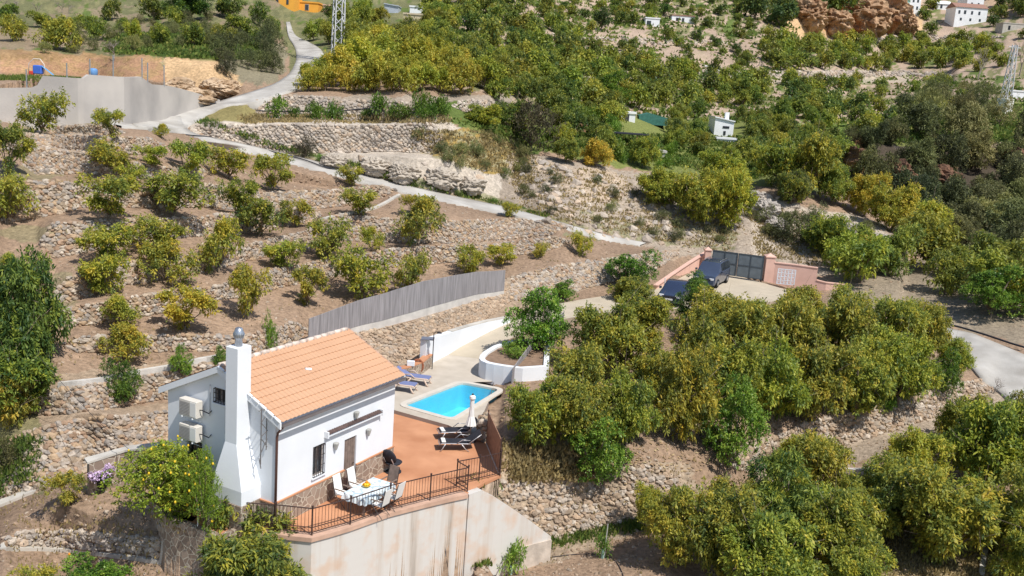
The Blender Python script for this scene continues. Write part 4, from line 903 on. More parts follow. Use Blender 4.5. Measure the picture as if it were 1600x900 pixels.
forest('shrub', 'scrub', [(800,330),(900,352),(1000,372),(1150,395),(1180,350),(1080,300),(900,262),(800,262)], 34, 1.3, 'low scrubby bush on the rough rocky slope above the lane', 'bushes on the rough rocky slope', 16, .5, .15, .7, 'shrub')
forest('shrub', 'scrub', [(1160,330),(1300,340),(1420,395),(1300,410),(1180,395)], 14, 2.0, 'small bush among the boulders by the gully', 'bushes by the gully', 17, .5, .15, .7, 'shrub')
forest('shrub', 'scrub', [(350,60),(440,62),(455,100),(400,132),(340,120)], 14, 3.2, 'grey-green bush on the bank left of the narrow road', 'bushes on the road bank', 18, .45, .12, .75, 'shrub')
forest('shrub', 'scrub', [(640,210),(760,210),(830,250),(810,290),(700,262)], 12, 1.6, 'dry yellowish bush on the ochre patch over the lane', 'bushes on the ochre patch', 19, .75, .12, .7, 'shrub')
forest('weed_clump', 'scrub', [(310,196),(420,232),(560,264),(690,302),(780,322),(780,314),(690,292),(560,252),(420,222),(320,186)], 20, .7, 'low green weeds along the uphill edge of the lane', 'weeds along the lane', 20, .55, .1, .7, 'weeds', col=(.8, 1.15, .7))
forest('shrub', 'scrub', [(60,85),(350,85),(350,50),(440,60),(400,20),(200,30),(40,60)], 38, 2.0, 'small bush in the grass of the upper left slope', 'bushes in the upper left grass', 21, .68, .15, .7, 'shrub')
forest('weed_clump', 'weed', [(395,184),(480,184),(700,192),(690,170),(620,180),(540,188)], 16, 1.6, 'green weed clump between the two pale stone walls', 'weed clumps between the pale walls', 22, .4, .1, .8, 'weeds')

# grass, weeds and scrub that nobody could count
def blades(name, polys, n, hm, ramp, seed, label, wide=.05, clump=.35):
    rng = np.random.default_rng(seed); q = scatter_px(polys, n, rng)
    k = fbm(q[:, 0]/14, q[:, 1]/8, seed, 3) > -.06*0; q = q[k | (rng.random(len(q)) < .25)]
    P = S(q[:, 0], q[:, 1]); d = P[:, 1]; nb = 7; P = np.repeat(P, nb, 0); d = np.repeat(d, nb); m = len(P)
    P[:, :2] += rng.normal(0, clump, (m, 2)); h = hm*rng.uniform(.4, 1.3, m)*(1+d*.004)
    a = rng.uniform(0, 6.28, m); t = np.c_[np.cos(a), np.sin(a), 0*a]; lean = rng.normal(0, .35, (m, 3)); lean[:, 2] = 1
    wd = (wide*(1+d*.012))[:, None]
    V = np.stack([P-t*wd-[0, 0, .05], P+t*wd-[0, 0, .05], P+lean*h[:, None]], 1).reshape(-1, 3)
    tt = np.repeat(np.clip(rng.normal(.5, .2, m)+np.repeat(fbm(P[::nb, 0]/4, P[::nb, 1]/4, seed+1), nb)*.6, 0, 1), 3)
    o = np_mesh(name, V, np.arange(m*3).reshape(-1, 3), ramp, attrs={'tint': ('FLOAT', tt)}); o.color = (1, 1, 1, .5)
    return tag(o, label, 'grass', kind='stuff')
M_GRASS = leaf_material('grass_blades', [(0, (.05, .10, .02)), (.5, (.12, .18, .03)), (.8, (.22, .25, .05)), (1, (.34, .30, .09))], .3, .8)
M_STRAW = leaf_material('dry_blades', [(0, (.20, .17, .08)), (.5, (.32, .25, .12)), (.8, (.40, .30, .12)), (1, (.46, .36, .18))], .3, .8)
blades('meadow_grass', [[(700,185),(800,200),(1000,210),(1200,215),(1330,240),(1180,280),(1000,250),(880,240),(760,205)], [(1440,160),(1640,165),(1640,215),(1500,230),(1300,215)], [(180,55),(420,50),(400,92),(260,90),(180,82)]], 4800, .18, M_GRASS, 1, 'green meadow grass on the valley floor and upper slopes', .09, .6)
blades('hillside_scrub', [[(700,0),(1240,0),(1240,120),(1600,120),(1600,210),(860,180),(700,80)]], 4200, .30, M_GRASS, 2, 'low patchy scrub and grass covering the far hillside', .12, 1.0)
blades('dry_grass', [[(640,205),(760,205),(840,250),(840,285),(700,250)], [(800,250),(1000,275),(1160,345),(1140,400),(900,355),(800,320)], [(380,178),(700,180),(700,194),(380,192)], [(1160,300),(1420,390),(1300,420),(1180,400)], [(780,690),(930,695),(920,745),(800,750)], [(1340,800),(1600,800),(1600,900),(1340,900)]], 1500, .13, M_STRAW, 3, 'dry straw coloured grass on the rocky slopes', .05, .3)
blades('weeds', [[(870,836),(1010,812),(1016,822),(900,846),(700,893),(690,888)], [(310,190),(420,228),(560,262),(690,300),(860,342),(860,336),(690,293),(560,255),(420,220),(315,184)], [(-20,690),(60,680),(60,740),(-20,780)], [(0,118),(60,119),(140,124),(0,126)], [(100,178),(230,176),(300,160),(280,170),(210,184)]], 900, .16, M_GRASS, 4, 'green weeds along wall feet and the lane edge', .035, .2)
blades('soil_weeds', [[(95,206),(600,300),(980,388),(860,440),(480,530),(240,600),(95,600)], [(0,745),(330,800),(330,900),(0,900)], [(900,690),(1500,620),(1600,900),(760,890)]], 500, .07, M_STRAW, 5, 'sparse dry weeds on the tilled soil', .03, .25)
# ---------------------------------------------------------------- the house, its terrace and pool
M_WHITE = mat('white_lime_paint', (.74, .765, .80), .85, .04, .7, .003, 14)
M_TILE = mat('roof_tile', (.52, .305, .185), .85, .03, .6, 0, 40, col2=(.54, .325, .20))
M_TERRA = mat('terracotta_paving', (.50, .225, .115), .75, .12, .7, .003, 30, col2=(.58, .29, .16))
M_DARKMETAL = mat('dark_iron', (.035, .03, .03), .5, .2, 5)
M_BROWN = mat('brown_downpipe', (.12, .06, .05), .45, .1, 3)
M_WOOD = mat('weathered_door_wood', (.20, .15, .125), .75, .2, 6, .004, 20)
M_GLASS = mat('dark_window_glass', (.03, .035, .045), .12, .1, 1, spec=.6)
M_STEEL = mat('galvanised_steel', (.45, .47, .50), .35, .1, 6, metal=.8)
M_CREAM = mat('cream_plastic', (.66, .62, .56), .5, .04, 2)
M_BLACK = mat('black_fabric', (.025, .026, .035), .8, .2, 5)
M_BLUE = mat('blue_cushion', (.17, .20, .36), .8, .1, 4)
M_CLOTHW = mat('white_canvas', (.78, .76, .73), .8, .04, 4)
def clad_mat():
    m, t, b, L = nodes('irregular_stone_cladding')
    co = t.nodes.new('ShaderNodeTexCoord'); mp = t.nodes.new('ShaderNodeMapping'); L(co.outputs['Object'], mp.inputs[0])
    v = t.nodes.new('ShaderNodeTexVoronoi'); v.feature = 'DISTANCE_TO_EDGE'; v.inputs['Scale'].default_value = 3.4; L(mp.outputs[0], v.inputs['Vector'])
    v2 = t.nodes.new('ShaderNodeTexVoronoi'); v2.inputs['Scale'].default_value = 3.4; L(mp.outputs[0], v2.inputs['Vector'])
    r = t.nodes.new('ShaderNodeValToRGB'); L(v2.outputs['Color'], r.inputs[0]); r.color_ramp.elements[0].color = (.19, .135, .10, 1); r.color_ramp.elements[1].color = (.36, .28, .22, 1)
    g = t.nodes.new('ShaderNodeMath'); g.operation = 'GREATER_THAN'; g.inputs[1].default_value = .042; L(v.outputs['Distance'], g.inputs[0])
    mx = t.nodes.new('ShaderNodeMix'); mx.data_type = 'RGBA'; L(g.outputs[0], mx.inputs[0]); mx.inputs[6].default_value = (.52, .46, .37, 1); L(r.outputs[0], mx.inputs[7])
    L(mx.outputs[2], b.inputs['Base Color']); b.inputs['Roughness'].default_value = .85
    bp = t.nodes.new('ShaderNodeBump'); bp.inputs['Distance'].default_value = .02; L(g.outputs[0], bp.inputs['Height']); L(bp.outputs[0], b.inputs['Normal'])
    return m
M_CLAD = clad_mat()
HL, HW, HE, HR = HOUSE['L'], HOUSE['W'], HOUSE['He'], HOUSE['Hr']
house = empty('white_house', (HOUSE['x'], HOUSE['y'], 0), HOUSE['th'])
tag(house, 'small white cottage with orange tiled roof and tall white chimney on the terrace', 'house')
def plane_wall(mb, w0, w1, z0, z1, holes, P, depth):
    """wall face in the frame P(x, d, z), d=0 outside; holes (x0, x1, z0, z1) get reveals"""
    xs = sorted({w0, w1}|{h[0] for h in holes}|{h[1] for h in holes}); zs = sorted({z0, z1}|{h[2] for h in holes}|{h[3] for h in holes})
    for i in range(len(xs)-1):
        for j in range(len(zs)-1):
            cx, cz = (xs[i]+xs[i+1])/2, (zs[j]+zs[j+1])/2
            if any(h[0] < cx < h[1] and h[2] < cz < h[3] for h in holes): continue
            mb.quad(P(xs[i], 0, zs[j]), P(xs[i+1], 0, zs[j]), P(xs[i+1], 0, zs[j+1]), P(xs[i], 0, zs[j+1]))
    for a, b, c, d in holes:
        mb.quad(P(a, 0, c), P(a, 0, d), P(a, depth, d), P(a, depth, c)); mb.quad(P(b, 0, c), P(b, 0, d), P(b, depth, d), P(b, depth, c))
        mb.quad(P(a, 0, d), P(b, 0, d), P(b, depth, d), P(a, depth, d)); mb.quad(P(a, 0, c), P(b, 0, c), P(b, depth, c), P(a, depth, c))
Pf = lambda x, d, z: (x, d, z)              # front wall
Pg = lambda x, d, z: (d, x, z)              # gable wall
mb = MB()
WIN = (1.98, 2.60, 1.18, 2.36); DOOR = (3.78, 4.50, 0.0, 2.1); GW = (2.34, 2.86, 3.95, 4.50); GW2 = (3.45, 4.15, 1.35, 2.25)
plane_wall(mb, 0, HL, 0, HE, [WIN, DOOR], Pf, .14)
plane_wall(mb, 0, HW, 0, HE-.02, [GW2, (GW[0], GW[1], GW[2], HE-.02)] if GW[2] < HE-.02 else [GW2], Pg, .14)
# gable triangle with the upper window left open
sl = (HR-HE)/(HW/2)
def zr(t): return HE+sl*min(t, HW-t)
xs = sorted([0, HW/2, HW, GW[0], GW[1]])
for i in range(len(xs)-1):
    a, b = xs[i], xs[i+1]
    if a >= GW[0]-1e-6 and b <= GW[1]+1e-6: mb.add([(0, a, GW[3]), (0, b, GW[3]), (0, b, zr(b)), (0, a, zr(a))], [(0, 1, 2, 3)])
    else: mb.add([(0, a, HE-.02), (0, b, HE-.02), (0, b, zr(b)), (0, a, zr(a))], [(0, 1, 2, 3)])
for x in (GW[0], GW[1]): mb.quad((0, x, GW[2]), (0, x, GW[3]), (.14, x, GW[3]), (.14, x, GW[2]))
mb.quad((0, GW[0], GW[2]), (0, GW[1], GW[2]), (.14, GW[1], GW[2]), (.14, GW[0], GW[2])); mb.quad((0, GW[0], GW[3]), (0, GW[1], GW[3]), (.14, GW[1], GW[3]), (.14, GW[0], GW[3]))
mb.quad((0, HW, 0), (HL, HW, 0), (HL, HW, HE), (0, HW, HE))
mb.add([(HL, 0, 0), (HL, HW, 0), (HL, HW, HE), (HL, HW/2, HR), (HL, 0, HE)], [(0, 1, 2, 3, 4)])
mb.build('wall', M_WHITE, house)
# stone plinth with a terracotta drip course
mb = MB(); mb.box(-.045, DOOR[0], -.045, -.002, 0, .88); mb.box(DOOR[1], HL+.045, -.045, -.002, 0, .88); mb.box(-.045, -.002, -.002, HW, 0, .88); mb.box(HL+.002, HL+.045, -.002, HW, 0, .88)
mb.build('stone_plinth', M_CLAD, house)
mb = MB(); mb.box(-.065, DOOR[0], -.065, -.002, .88, .93); mb.box(DOOR[1], HL+.065, -.065, -.002, .88, .93); mb.box(-.065, -.002, -.002, HW, .88, .93); mb.box(HL+.002, HL+.065, -.002, HW, .88, .93)
mb.build('plinth_course', M_TERRA, house)
# roof of barrel tiles
def tiles(s0, s1, t0, z0, t1, z1, per=.21, course=.31, amp=.040, step=.03):
    L = math.hypot(t1-t0, z1-z0); nc = max(1, round(L/course)); ns = int((s1-s0)/per*8)
    ss = np.linspace(s0, s1, ns+1); prof = amp*np.abs(np.cos(np.pi*(ss-s0)/per))**.8
    ut, uz = (t1-t0)/L, (z1-z0)/L; nt_, nz = -uz*np.sign(ut or 1), abs(ut)
    rows_ = []
    for k in range(nc):
        for q, hgt in ((k/nc, step), ((k+1)/nc-.0005, 0.0)): rows_.append((q*L, hgt))
    V = np.array([[(s, t0+ut*l+nt_*(h+p), z0+uz*l+nz*(h+p)) for s, p in zip(ss, prof)] for l, h in rows_])
    n, m_ = V.shape[:2]; ix = np.arange(n*m_).reshape(n, m_)
    return V.reshape(-1, 3), np.stack([ix[:-1, :-1], ix[:-1, 1:], ix[1:, 1:], ix[1:, :-1]], -1).reshape(-1, 4)
oe, og, ogr = .33, .10, .16
z_e = HE-sl*oe+.12; z_r = HR+.12
V1, F1 = tiles(-og, HL+ogr, -oe, z_e, HW/2, z_r); V2, F2 = tiles(-og, HL+ogr, HW+oe, z_e, HW/2, z_r)
roof = np_mesh('roof', np.r_[V1, V2], [np.r_[F1, F2+len(V1)]], M_TILE, house)
mb = MB()   # boards and plaster under the tiles
for t0, t1 in ((-oe+.07, HW/2), (HW+oe-.07, HW/2)):
    A = [(-og, t0, z_e-.11), (HL+ogr, t0, z_e-.11), (HL+ogr, t1, z_r-.11), (-og, t1, z_r-.11)]
    B = [(x, y, z+.10) for x, y, z in A]
    mb.add(A+B, [(0, 1, 2, 3), (7, 6, 5, 4), (0, 4, 5, 1), (1, 5, 6, 2), (3, 7, 4, 0)])
mb.build('roof_deck', M_WHITE, roof)
for s0, s1 in ((-og-.05, -og+.02), (HL+ogr-.03, HL+ogr+.04)):
    mb = MB()
    for t0, t1 in ((-oe, HW/2), (HW+oe, HW/2)):
        A = [(s0, t0, z_e-.22), (s1, t0, z_e-.22), (s1, t1, z_r-.22), (s0, t1, z_r-.22)]; B = [(x, y, z+.24) for x, y, z in A]
        mb.add(A+B, [(3, 2, 1, 0), (4, 5, 6, 7), (0, 1, 5, 4), (1, 2, 6, 5), (2, 3, 7, 6), (3, 0, 4, 7)])
    mb.build('verge', M_WHITE, roof)
for s0 in (-og-.02, HL+ogr):      # half-round cover tiles down the verges
    mb = MB()
    for side in ((0,) if s0 < 1 else (0, 1)):
        for k in range(9):
            q0, q1 = (k+.08)/9, (k+.92)/9
            f = lambda q: ((-oe+(HW/2+oe)*q) if side == 0 else (HW+oe-(HW/2+oe)*q), z_e+(z_r-z_e)*q+.02)
            a, b = f(q0), f(q1); mb.tube([(s0, a[0], a[1]), (s0, b[0], b[1])], [.06, .05], 8)
    mb.build('verge_tiles', M_WHITE if s0 < 1 else mat('old_tile', (.42, .27, .20), .85, .3, 4), roof, smooth=True)
mb = MB()
for k in range(17):
    a = -og+.06+k*(HL+og+ogr-.1)/17; mb.tube([(a, HW/2, z_r+.03), (a+.34, HW/2, z_r+.03)], [.10, .085], 8)
mb.build('ridge_tiles', mat('ridge_mortar', (.62, .52, .45), .9, .3, 5), roof, smooth=True)
mb = MB(); mb.add([(x, y, z) for x, y, z in [(-og+.02, -oe-.09, z_e-.14), (HL+ogr, -oe-.09, z_e-.14), (HL+ogr, -oe-.01, z_e-.14), (-og+.02, -oe-.01, z_e-.14), (-og+.02, -oe-.09, z_e-.04), (HL+ogr, -oe-.09, z_e-.04), (HL+ogr, -oe-.01, z_e-.04), (-og+.02, -oe-.01, z_e-.04)]], [(0, 3, 2, 1), (0, 1, 5, 4), (2, 3, 7, 6), (1, 2, 6, 5), (3, 0, 4, 7)])
mb.build('gutter', mat('grey_gutter', (.17, .15, .15), .5, .1, 3), roof)
mb = MB(); mb.tube([(-.02, -oe-.06, z_e-.1), (-.02, -.12, z_e-.42), (-.02, -.09, z_e-.6), (-.02, -.09, 0)], .045, 8); mb.build('downpipe', M_BROWN, house, smooth=True)
mb = MB()
for q in (.28, .30): pass
mb.tube([(3.0, 1.35, z_e+sl*(1.35+oe)+.06), (3.22, 1.25, z_e+sl*(1.25+oe)+.07)], .05, 8); mb.build('roof_vent', M_WHITE, roof)
# chimney: square shaft widening into a hood above the plinth
ch = MB()
def ringc(s, t0, t1, z): return [(s, t0, z), (s, t1, z), (.02, t1, z), (.02, t0, z)]
rs = [ringc(-.92, .62, 2.02, .93), ringc(-.92, .62, 2.02, 1.45), ringc(-.62, 1.17, 1.72, 2.95), ringc(-.62, 1.17, 1.72, 6.34)]
V = [p for r in rs for p in r]; f = []
for k in range(3):
    for i in range(4): j = (i+1) % 4; f.append((k*4+i, k*4+j, k*4+4+j, k*4+4+i))
f += [(12, 13, 14, 15), (3, 2, 1, 0)]; ch.add(V, f)
chim = ch.build('chimney', M_WHITE, house, bevel=.015)
mb = MB(); mb.box(-.96, -.002-.045, .60, 2.04, 0, .93); mb.build('chimney_plinth', M_CLAD, chim)
mb = MB(); mb.lathe([(.13, 6.34), (.13, 6.60), (.15, 6.61), (.17, 6.66), (.175, 6.76), (.15, 6.88), (.09, 6.97), (.03, 7.0)], -.31, 1.44, 16); mb.build('chimney_cowl', M_STEEL, chim, smooth=True)
mb = MB()
for k in range(16):
    a = k*math.pi/8; mb.tube([(-.31+.155*math.cos(a), 1.44+.155*math.sin(a), 6.62), (-.31+.19*math.cos(a+.2), 1.44+.19*math.sin(a+.2), 6.76), (-.31+.10*math.cos(a+.5), 1.44+.10*math.sin(a+.5), 6.97)], .012, 4)
mb.build('cowl_vanes', mat('blued_steel', (.25, .30, .38), .4, .1, 3, metal=.6), chim)
# door
mb = MB()
for k in range(5):
    w_ = (DOOR[1]-DOOR[0])/5; mb.box(DOOR[0]+k*w_+.006, DOOR[0]+(k+1)*w_-.006, .06, .10, .01, DOOR[3])
mb.box(DOOR[0], DOOR[1], .09, .12, 0, DOOR[3]); dr = mb.build('door', M_WOOD, house)
mb = MB(); mb.tube([(DOOR[1]-.09, .06, 1.0), (DOOR[1]-.09, .01, 1.0), (DOOR[1]-.2, .01, 1.0)], .012, 6); mb.build('handle', M_DARKMETAL, dr)
def window(o, P, curtain=False):
    a, b, c, d = o; m = MB(); t = .05
    def bx(x0, x1, z0, z1, d0, d1): 
        V = [P(x, dd, z) for z in (z0, z1) for dd in (d0, d1) for x in (x0, x1)]
        return V, [(0, 2, 3, 1), (4, 5, 7, 6), (0, 1, 5, 4), (2, 6, 7, 3), (0, 4, 6, 2), (1, 3, 7, 5)]
    for q in ((a, a+t, c, d), (b-t, b, c, d), (a+t, b-t, c, c+t), (a+t, b-t, d-t, d), ((a+b)/2-t/2, (a+b)/2+t/2, c+t, d-t)): m.add(*bx(*q, .08, .12))
    fr = m.build('window', mat('window_frame', (.30, .26, .24), .6, .1, 3), house)
    m = MB(); m.quad(P(a, .13, c), P(b, .13, c), P(b, .13, d), P(a, .13, d)); m.build('pane', M_GLASS, fr)
    m = MB()
    n = max(4, int((b-a)/.11))
    for k in range(n+1):
        x = a+.02+(b-a-.04)*k/n; m.add(*bx(x-.008, x+.008, c+.02, d-.02, -.075, -.060))
    for z in (c+.02, c+(d-c)*.33, c+(d-c)*.66, d-.04): m.add(*bx(a, b, z, z+.02, -.060, -.052))
    for x in (a, b-.02):
        for z in (c+.02, d-.04): m.add(*bx(x, x+.02, z, z+.02, -.052, .06))
    m.build('bars', M_DARKMETAL, fr)
    m = MB(); m.add(*bx(a-.07, b+.07, c-.06, c-.005, -.07, .0)); m.build('sill', M_WHITE, fr)
window(WIN, Pf); window(GW, Pg); window(GW2, Pg)
# tiled canopy above door and window
mb = MB(); mb.add([(2.62, 0, 2.66), (5.86, 0, 2.66), (5.86, -.17, 2.60), (2.62, -.17, 2.60), (2.62, 0, 2.74), (5.86, 0, 2.74), (5.86, -.17, 2.66), (2.62, -.17, 2.66)], [(0, 1, 2, 3), (7, 6, 5, 4), (2, 6, 7, 3), (0, 3, 7, 4), (1, 5, 6, 2)])
cn = mb.build('canopy', M_WHITE, house)
Vc, Fc_ = tiles(2.63, 5.85, -.19, 2.675, 0, 2.75, .13, .3, .03, .01); np_mesh('canopy_tiles', Vc, Fc_, mat('dark_tile', (.09, .06, .055), .8, .3, 5), cn)
for a_ in (2.56, 5.86):
    mb = MB(); mb.box(a_, a_+.06, -.20, 0, 2.56, 2.80, 0); mb.build('canopy_end', M_WHITE, cn)
for s_, z_ in ((3.16, 2.08), (5.13, 2.05), (4.32, 2.98)):
    mb = MB(); mb.lathe([(.02, -.16), (.05, -.12), (.11, .10), (.10, .13), (.02, .15)], s_, -.10, 8); o = mb.build('wall_lamp', mat('patina_metal', (.38, .38, .36), .5, .2, 5), house); o.location = (0, 0, z_)
    mb = MB(); mb.box(s_-.03, s_+.03, -.06, 0, -.03, .05); mb.build('lamp_bracket', M_DARKMETAL, o)
# antenna bracket on the gable
mb = MB()
mb.obox((-.32, .35, 2.35), (-.32, .35, 4.35), .03, .03); mb.obox((-.06, .35, 2.8), (-.06, .35, 4.1), .025, .025)
for a, b in (((-.32, 3.85), (-.02, 4.15)), ((-.32, 3.85), (-.02, 3.5)), ((-.32, 3.35), (-.02, 3.5)), ((-.32, 3.3), (-.02, 2.9)), ((-.32, 2.75), (-.02, 3.2)), ((-.45, 4.3), (-.1, 4.3)), ((-.4, 2.6), (-.3, 2.2))): mb.obox((a[0], .35, a[1]), (b[0], .35, b[1]), .022, .022)
mb.build('antenna_bracket', mat('aged_iron', (.16, .15, .15), .6, .1, 4), house)
mb = MB(); mb.tube([(-.03, 3.05, 3.4), (-.03, 3.05, 4.55)], .012, 5); mb.tube([(-.03, 2.30, 2.9), (-.03, 2.3, 4.9)], .014, 5); mb.build('wall_cable', mat('grey_cable', (.35, .35, .37), .6, .1, 3), house)
mb = MB()
for k in range(46):     # row of small white blocks under the eave, plaster band between beam and tiles
    a = .05+k*(HL-.1)/46; mb.box(a, a+.08, -.05, -.002, z_e-.24, z_e-.18)
mb.build('eave_corbel', M_WHITE, roof)
# two air conditioning units
def aircon(t0, t1, z0, z1, label):
    r = empty('air_conditioner', hp(-.05, (t0+t1)/2, z0), HOUSE['th']); tag(r, label, 'air conditioner')
    w = t1-t0; h = z1-z0; mb = MB(); mb.box(-.36, -.06, -w/2, w/2, 0, h, .015); mb.build('casing', M_CREAM, r)
    mb = MB()
    for k in range(9): z = .06+k*(h-.12)/9; mb.box(-.372, -.362, -w/2+.34, w/2-.03, z, z+.028)
    mb.build('grille', mat('grille_grey', (.30, .28, .27), .6, .1, 5), r)
    mb = MB(); mb.box(-.375, -.362, -w/2+.02, -w/2+.30, .05, h-.05); mb.build('side_panel', mat('panel_white', (.75, .74, .72), .5, .03, 2), r)
    mb = MB()
    for y in (-w*.3, w*.3): mb.box(-.40, .05, y-.02, y+.02, -.05, -.01); mb.obox((-.36, y, -.04), (.04, y, -.28), .02, .02)
    mb.build('bracket', M_WHITE, r)
    mb = MB(); mb.tube([(-.2, -w/2, .3), (-.2, -w/2-.12, .32), (-.05, -w/2-.3, .2), (.04, -w/2-.33, .3)], .02, 6); mb.build('pipe', M_BLACK, r)
aircon(3.32, 4.18, 3.30, 3.92, 'upper cream air conditioning unit on the shaded white gable')
aircon(3.32, 4.18, 2.40, 2.98, 'lower cream air conditioning unit on the gable, over the dark window')

# terrace paving and the concrete wall that holds it
mb = MB(); mb.prism([p for p in TERR], -.12, 0.0); tag(mb.build('terrace_paving', M_TERRA), kind='structure')
def conc_mat():
    m, t, b, L = nodes('streaked_concrete')
    co = t.nodes.new('ShaderNodeTexCoord'); mp = t.nodes.new('ShaderNodeMapping'); mp.inputs['Scale'].default_value = (1.3, 1.3, .07); L(co.outputs['Object'], mp.inputs[0])
    n = t.nodes.new('ShaderNodeTexNoise'); n.inputs['Scale'].default_value = 1.4; n.inputs['Detail'].default_value = 7; n.inputs['Roughness'].default_value = .62; L(mp.outputs[0], n.inputs['Vector'])
    r = t.nodes.new('ShaderNodeValToRGB'); L(n.outputs['Fac'], r.inputs[0]); e = r.color_ramp.elements
    e[0].position = .30; e[0].color = (.40, .35, .30, 1); e[1].position = .52; e[1].color = (.60, .57, .53, 1); q = e.new(.39); q.color = (.55, .49, .43, 1)
    n2 = t.nodes.new('ShaderNodeTexNoise'); n2.inputs['Scale'].default_value = 1.1; n2.inputs['Detail'].default_value = 6; L(co.outputs['Object'], n2.inputs['Vector'])
    r2 = t.nodes.new('ShaderNodeValToRGB'); L(n2.outputs['Fac'], r2.inputs[0]); r2.color_ramp.elements[0].position = .5; r2.color_ramp.elements[1].position = .66; r2.color_ramp.elements[0].color = (1, 1, 1, 1); r2.color_ramp.elements[1].color = (1.0, .82, .70, 1)
    mx = t.nodes.new('ShaderNodeMix'); mx.data_type = 'RGBA'; mx.blend_type = 'MULTIPLY'; mx.inputs[0].default_value = 1; L(r.outputs[0], mx.inputs[6]); L(r2.outputs[0], mx.inputs[7])
    L(mx.outputs[2], b.inputs['Base Color']); b.inputs['Roughness'].default_value = .9
    w_ = t.nodes.new('ShaderNodeTexWave'); w_.bands_direction = 'Z'; w_.inputs['Scale'].default_value = .9; w_.inputs['Distortion'].default_value = 1.5; w_.inputs['Detail'].default_value = 3; L(co.outputs['Object'], w_.inputs['Vector'])
    bp = t.nodes.new('ShaderNodeBump'); bp.inputs['Distance'].default_value = .003; bp.inputs['Strength'].default_value = .3; L(w_.outputs['Fac'], bp.inputs['Height']); L(bp.outputs[0], b.inputs['Normal'])
    return m
M_STREAK = conc_mat()
def poly_wall(name, pts, tops, bots, th, m, parent=None, side=1):
    """wall along plan points, each with its own top and bottom, thickness th to one side"""
    n = len(pts); V = []; f = []
    for i, p in enumerate(pts):
        a = pts[max(i-1, 0)]; b = pts[min(i+1, n-1)]; dx, dy = b[0]-a[0], b[1]-a[1]; l = math.hypot(dx, dy)+1e-9; nx, ny = -dy/l*th*side, dx/l*th*side
        V += [(p[0], p[1], bots[i]), (p[0], p[1], tops[i]), (p[0]+nx, p[1]+ny, tops[i]), (p[0]+nx, p[1]+ny, bots[i])]
    f = [(0, 1, 2, 3), (4*n-1, 4*n-2, 4*n-3, 4*n-4)]
    for i in range(n-1):
        for k in range(4): f.append((4*i+k, 4*i+4+k, 4*i+4+(k+1) % 4, 4*i+(k+1) % 4))
    return MB().add(V, f).build(name, m, parent)
EDGE = [G(*p)[:2] for p in [(372,829),(430,833),(487,839),(517,831),(547,822),(578,811),(609,800),(640,792),(672,784),(702,777),(731,771),(752,757)]]
off = lambda P, d: [(x+d*.2, y-d) for x, y in P]
rw = empty('retaining_wall', (0, 0, 0)); tag(rw, 'tall rain-streaked concrete retaining wall below the railing', 'retaining wall')
E2 = off(EDGE, .05)
wA, wB = G(731, 773, 0), G(862, 842, -2.85)
def on_line(px, py, A, B):
    u, e = ue(px, py); u = float(u); dx, dy = B[0]-A[0], B[1]-A[1]; t = (A[0]-u*A[1])/(u*dy-dx); Y = A[1]+t*dy
    return (u*Y, Y, CH+float(e)*Y)
wing = [on_line(x, y, wA, wB) for x, y in [(733,773),(752,766),(775,778),(800,794),(830,815),(861,838)]]
E2 = off(EDGE, .05)
poly_wall('wall_face', E2[:11], [-.15]*11, [-4.4]*11, .35, M_STREAK, rw)
M_STAIN = mat('stained_concrete', (.47, .40, .34), .9, .16, .9, .01, 12, col2=(.55, .49, .43))
poly_wall('wing_wall', [w_[:2] for w_ in wing], [w_[2] for w_ in wing], [-4.4]*6, .30, M_STREAK, rw)
sidep = [hp(-.95, .78)[:2], hp(-1.72, .88)[:2], hp(-1.72, 3.42)[:2], hp(-.52, 5.6)[:2]]
o = poly_wall('patio_kerb', sidep[::-1], [.07]*4, [-2]*4, .25, M_CLAD); tag(o, 'stone-clad kerb of the little patio under the gable', 'kerb')
poly_wall('coping', off(EDGE, .12)[:11], [.012]*11, [-.145]*11, .4, mat('terracotta_edge', (.52, .34, .25), .8, .15, 2), rw)
foot = [G(*p)[:2] for p in [(560,922,-3.2),(640,899,-3.2),(690,886,-3.15),(740,873,-3.1),(800,862,-3.0),(860,846,-2.95)]] if False else [G(x, y, z)[:2] for x, y, z in [(560,925,-3.2),(640,902,-3.2),(690,888,-3.15),(740,875,-3.1),(800,864,-3.0),(862,847,-2.95)]]
poly_wall('footing', foot, [-2.95, -2.93, -2.9, -2.85, -2.85, -2.85], [-4.4]*6, .5, mat('footing_concrete', (.50, .43, .36), .9, .2, 2, .01, 12), rw)
# railing
rl = empty('iron_railing', G(487, 839)); tag(rl, 'dark brown iron railing along the terrace edge', 'railing'); ro = Vector(rl.location)
M_RAIL = mat('brown_iron', (.06, .035, .03), .55, .2, 5)
def rail_run(root, ro, pts, H=1.0, post_first=True):
    pts = [Vector((p[0], p[1], 0)) for p in pts]
    for i, p in enumerate(pts):
        if i or post_first:
            m = MB(); m.obox(p, p+Vector((0, 0, H+.04)), .05, .05); m.obox(p+Vector((0, 0, H+.04)), p+Vector((0, 0, H+.10)), .07, .07); m.build('post', M_RAIL, root, loc=-ro)
    for a, b in zip(pts[:-1], pts[1:]):
        m = MB(); u = Vector((0, 0, 1)); L = (b-a).length; n = max(2, int(L/.125))
        for z, w_ in ((H, .045), (.12, .03), (.30, .022)): m.obox(a+u*z, b+u*z, w_, .025)
        for k in range(1, n):
            q = a.lerp(b, k/n); m.obox(q+u*.12, q+u*H, .014, .014)
        m.build('railing_panel', M_RAIL, root, loc=-ro)
inn = off(EDGE, -.10)
rail_run(rl, ro, [inn[0], inn[1], inn[2], inn[4], inn[6], inn[8], G(730, 768)[:2]])
rail_run(rl, ro, [G(730, 768)[:2], G(713, 758)[:2]], post_first=False)
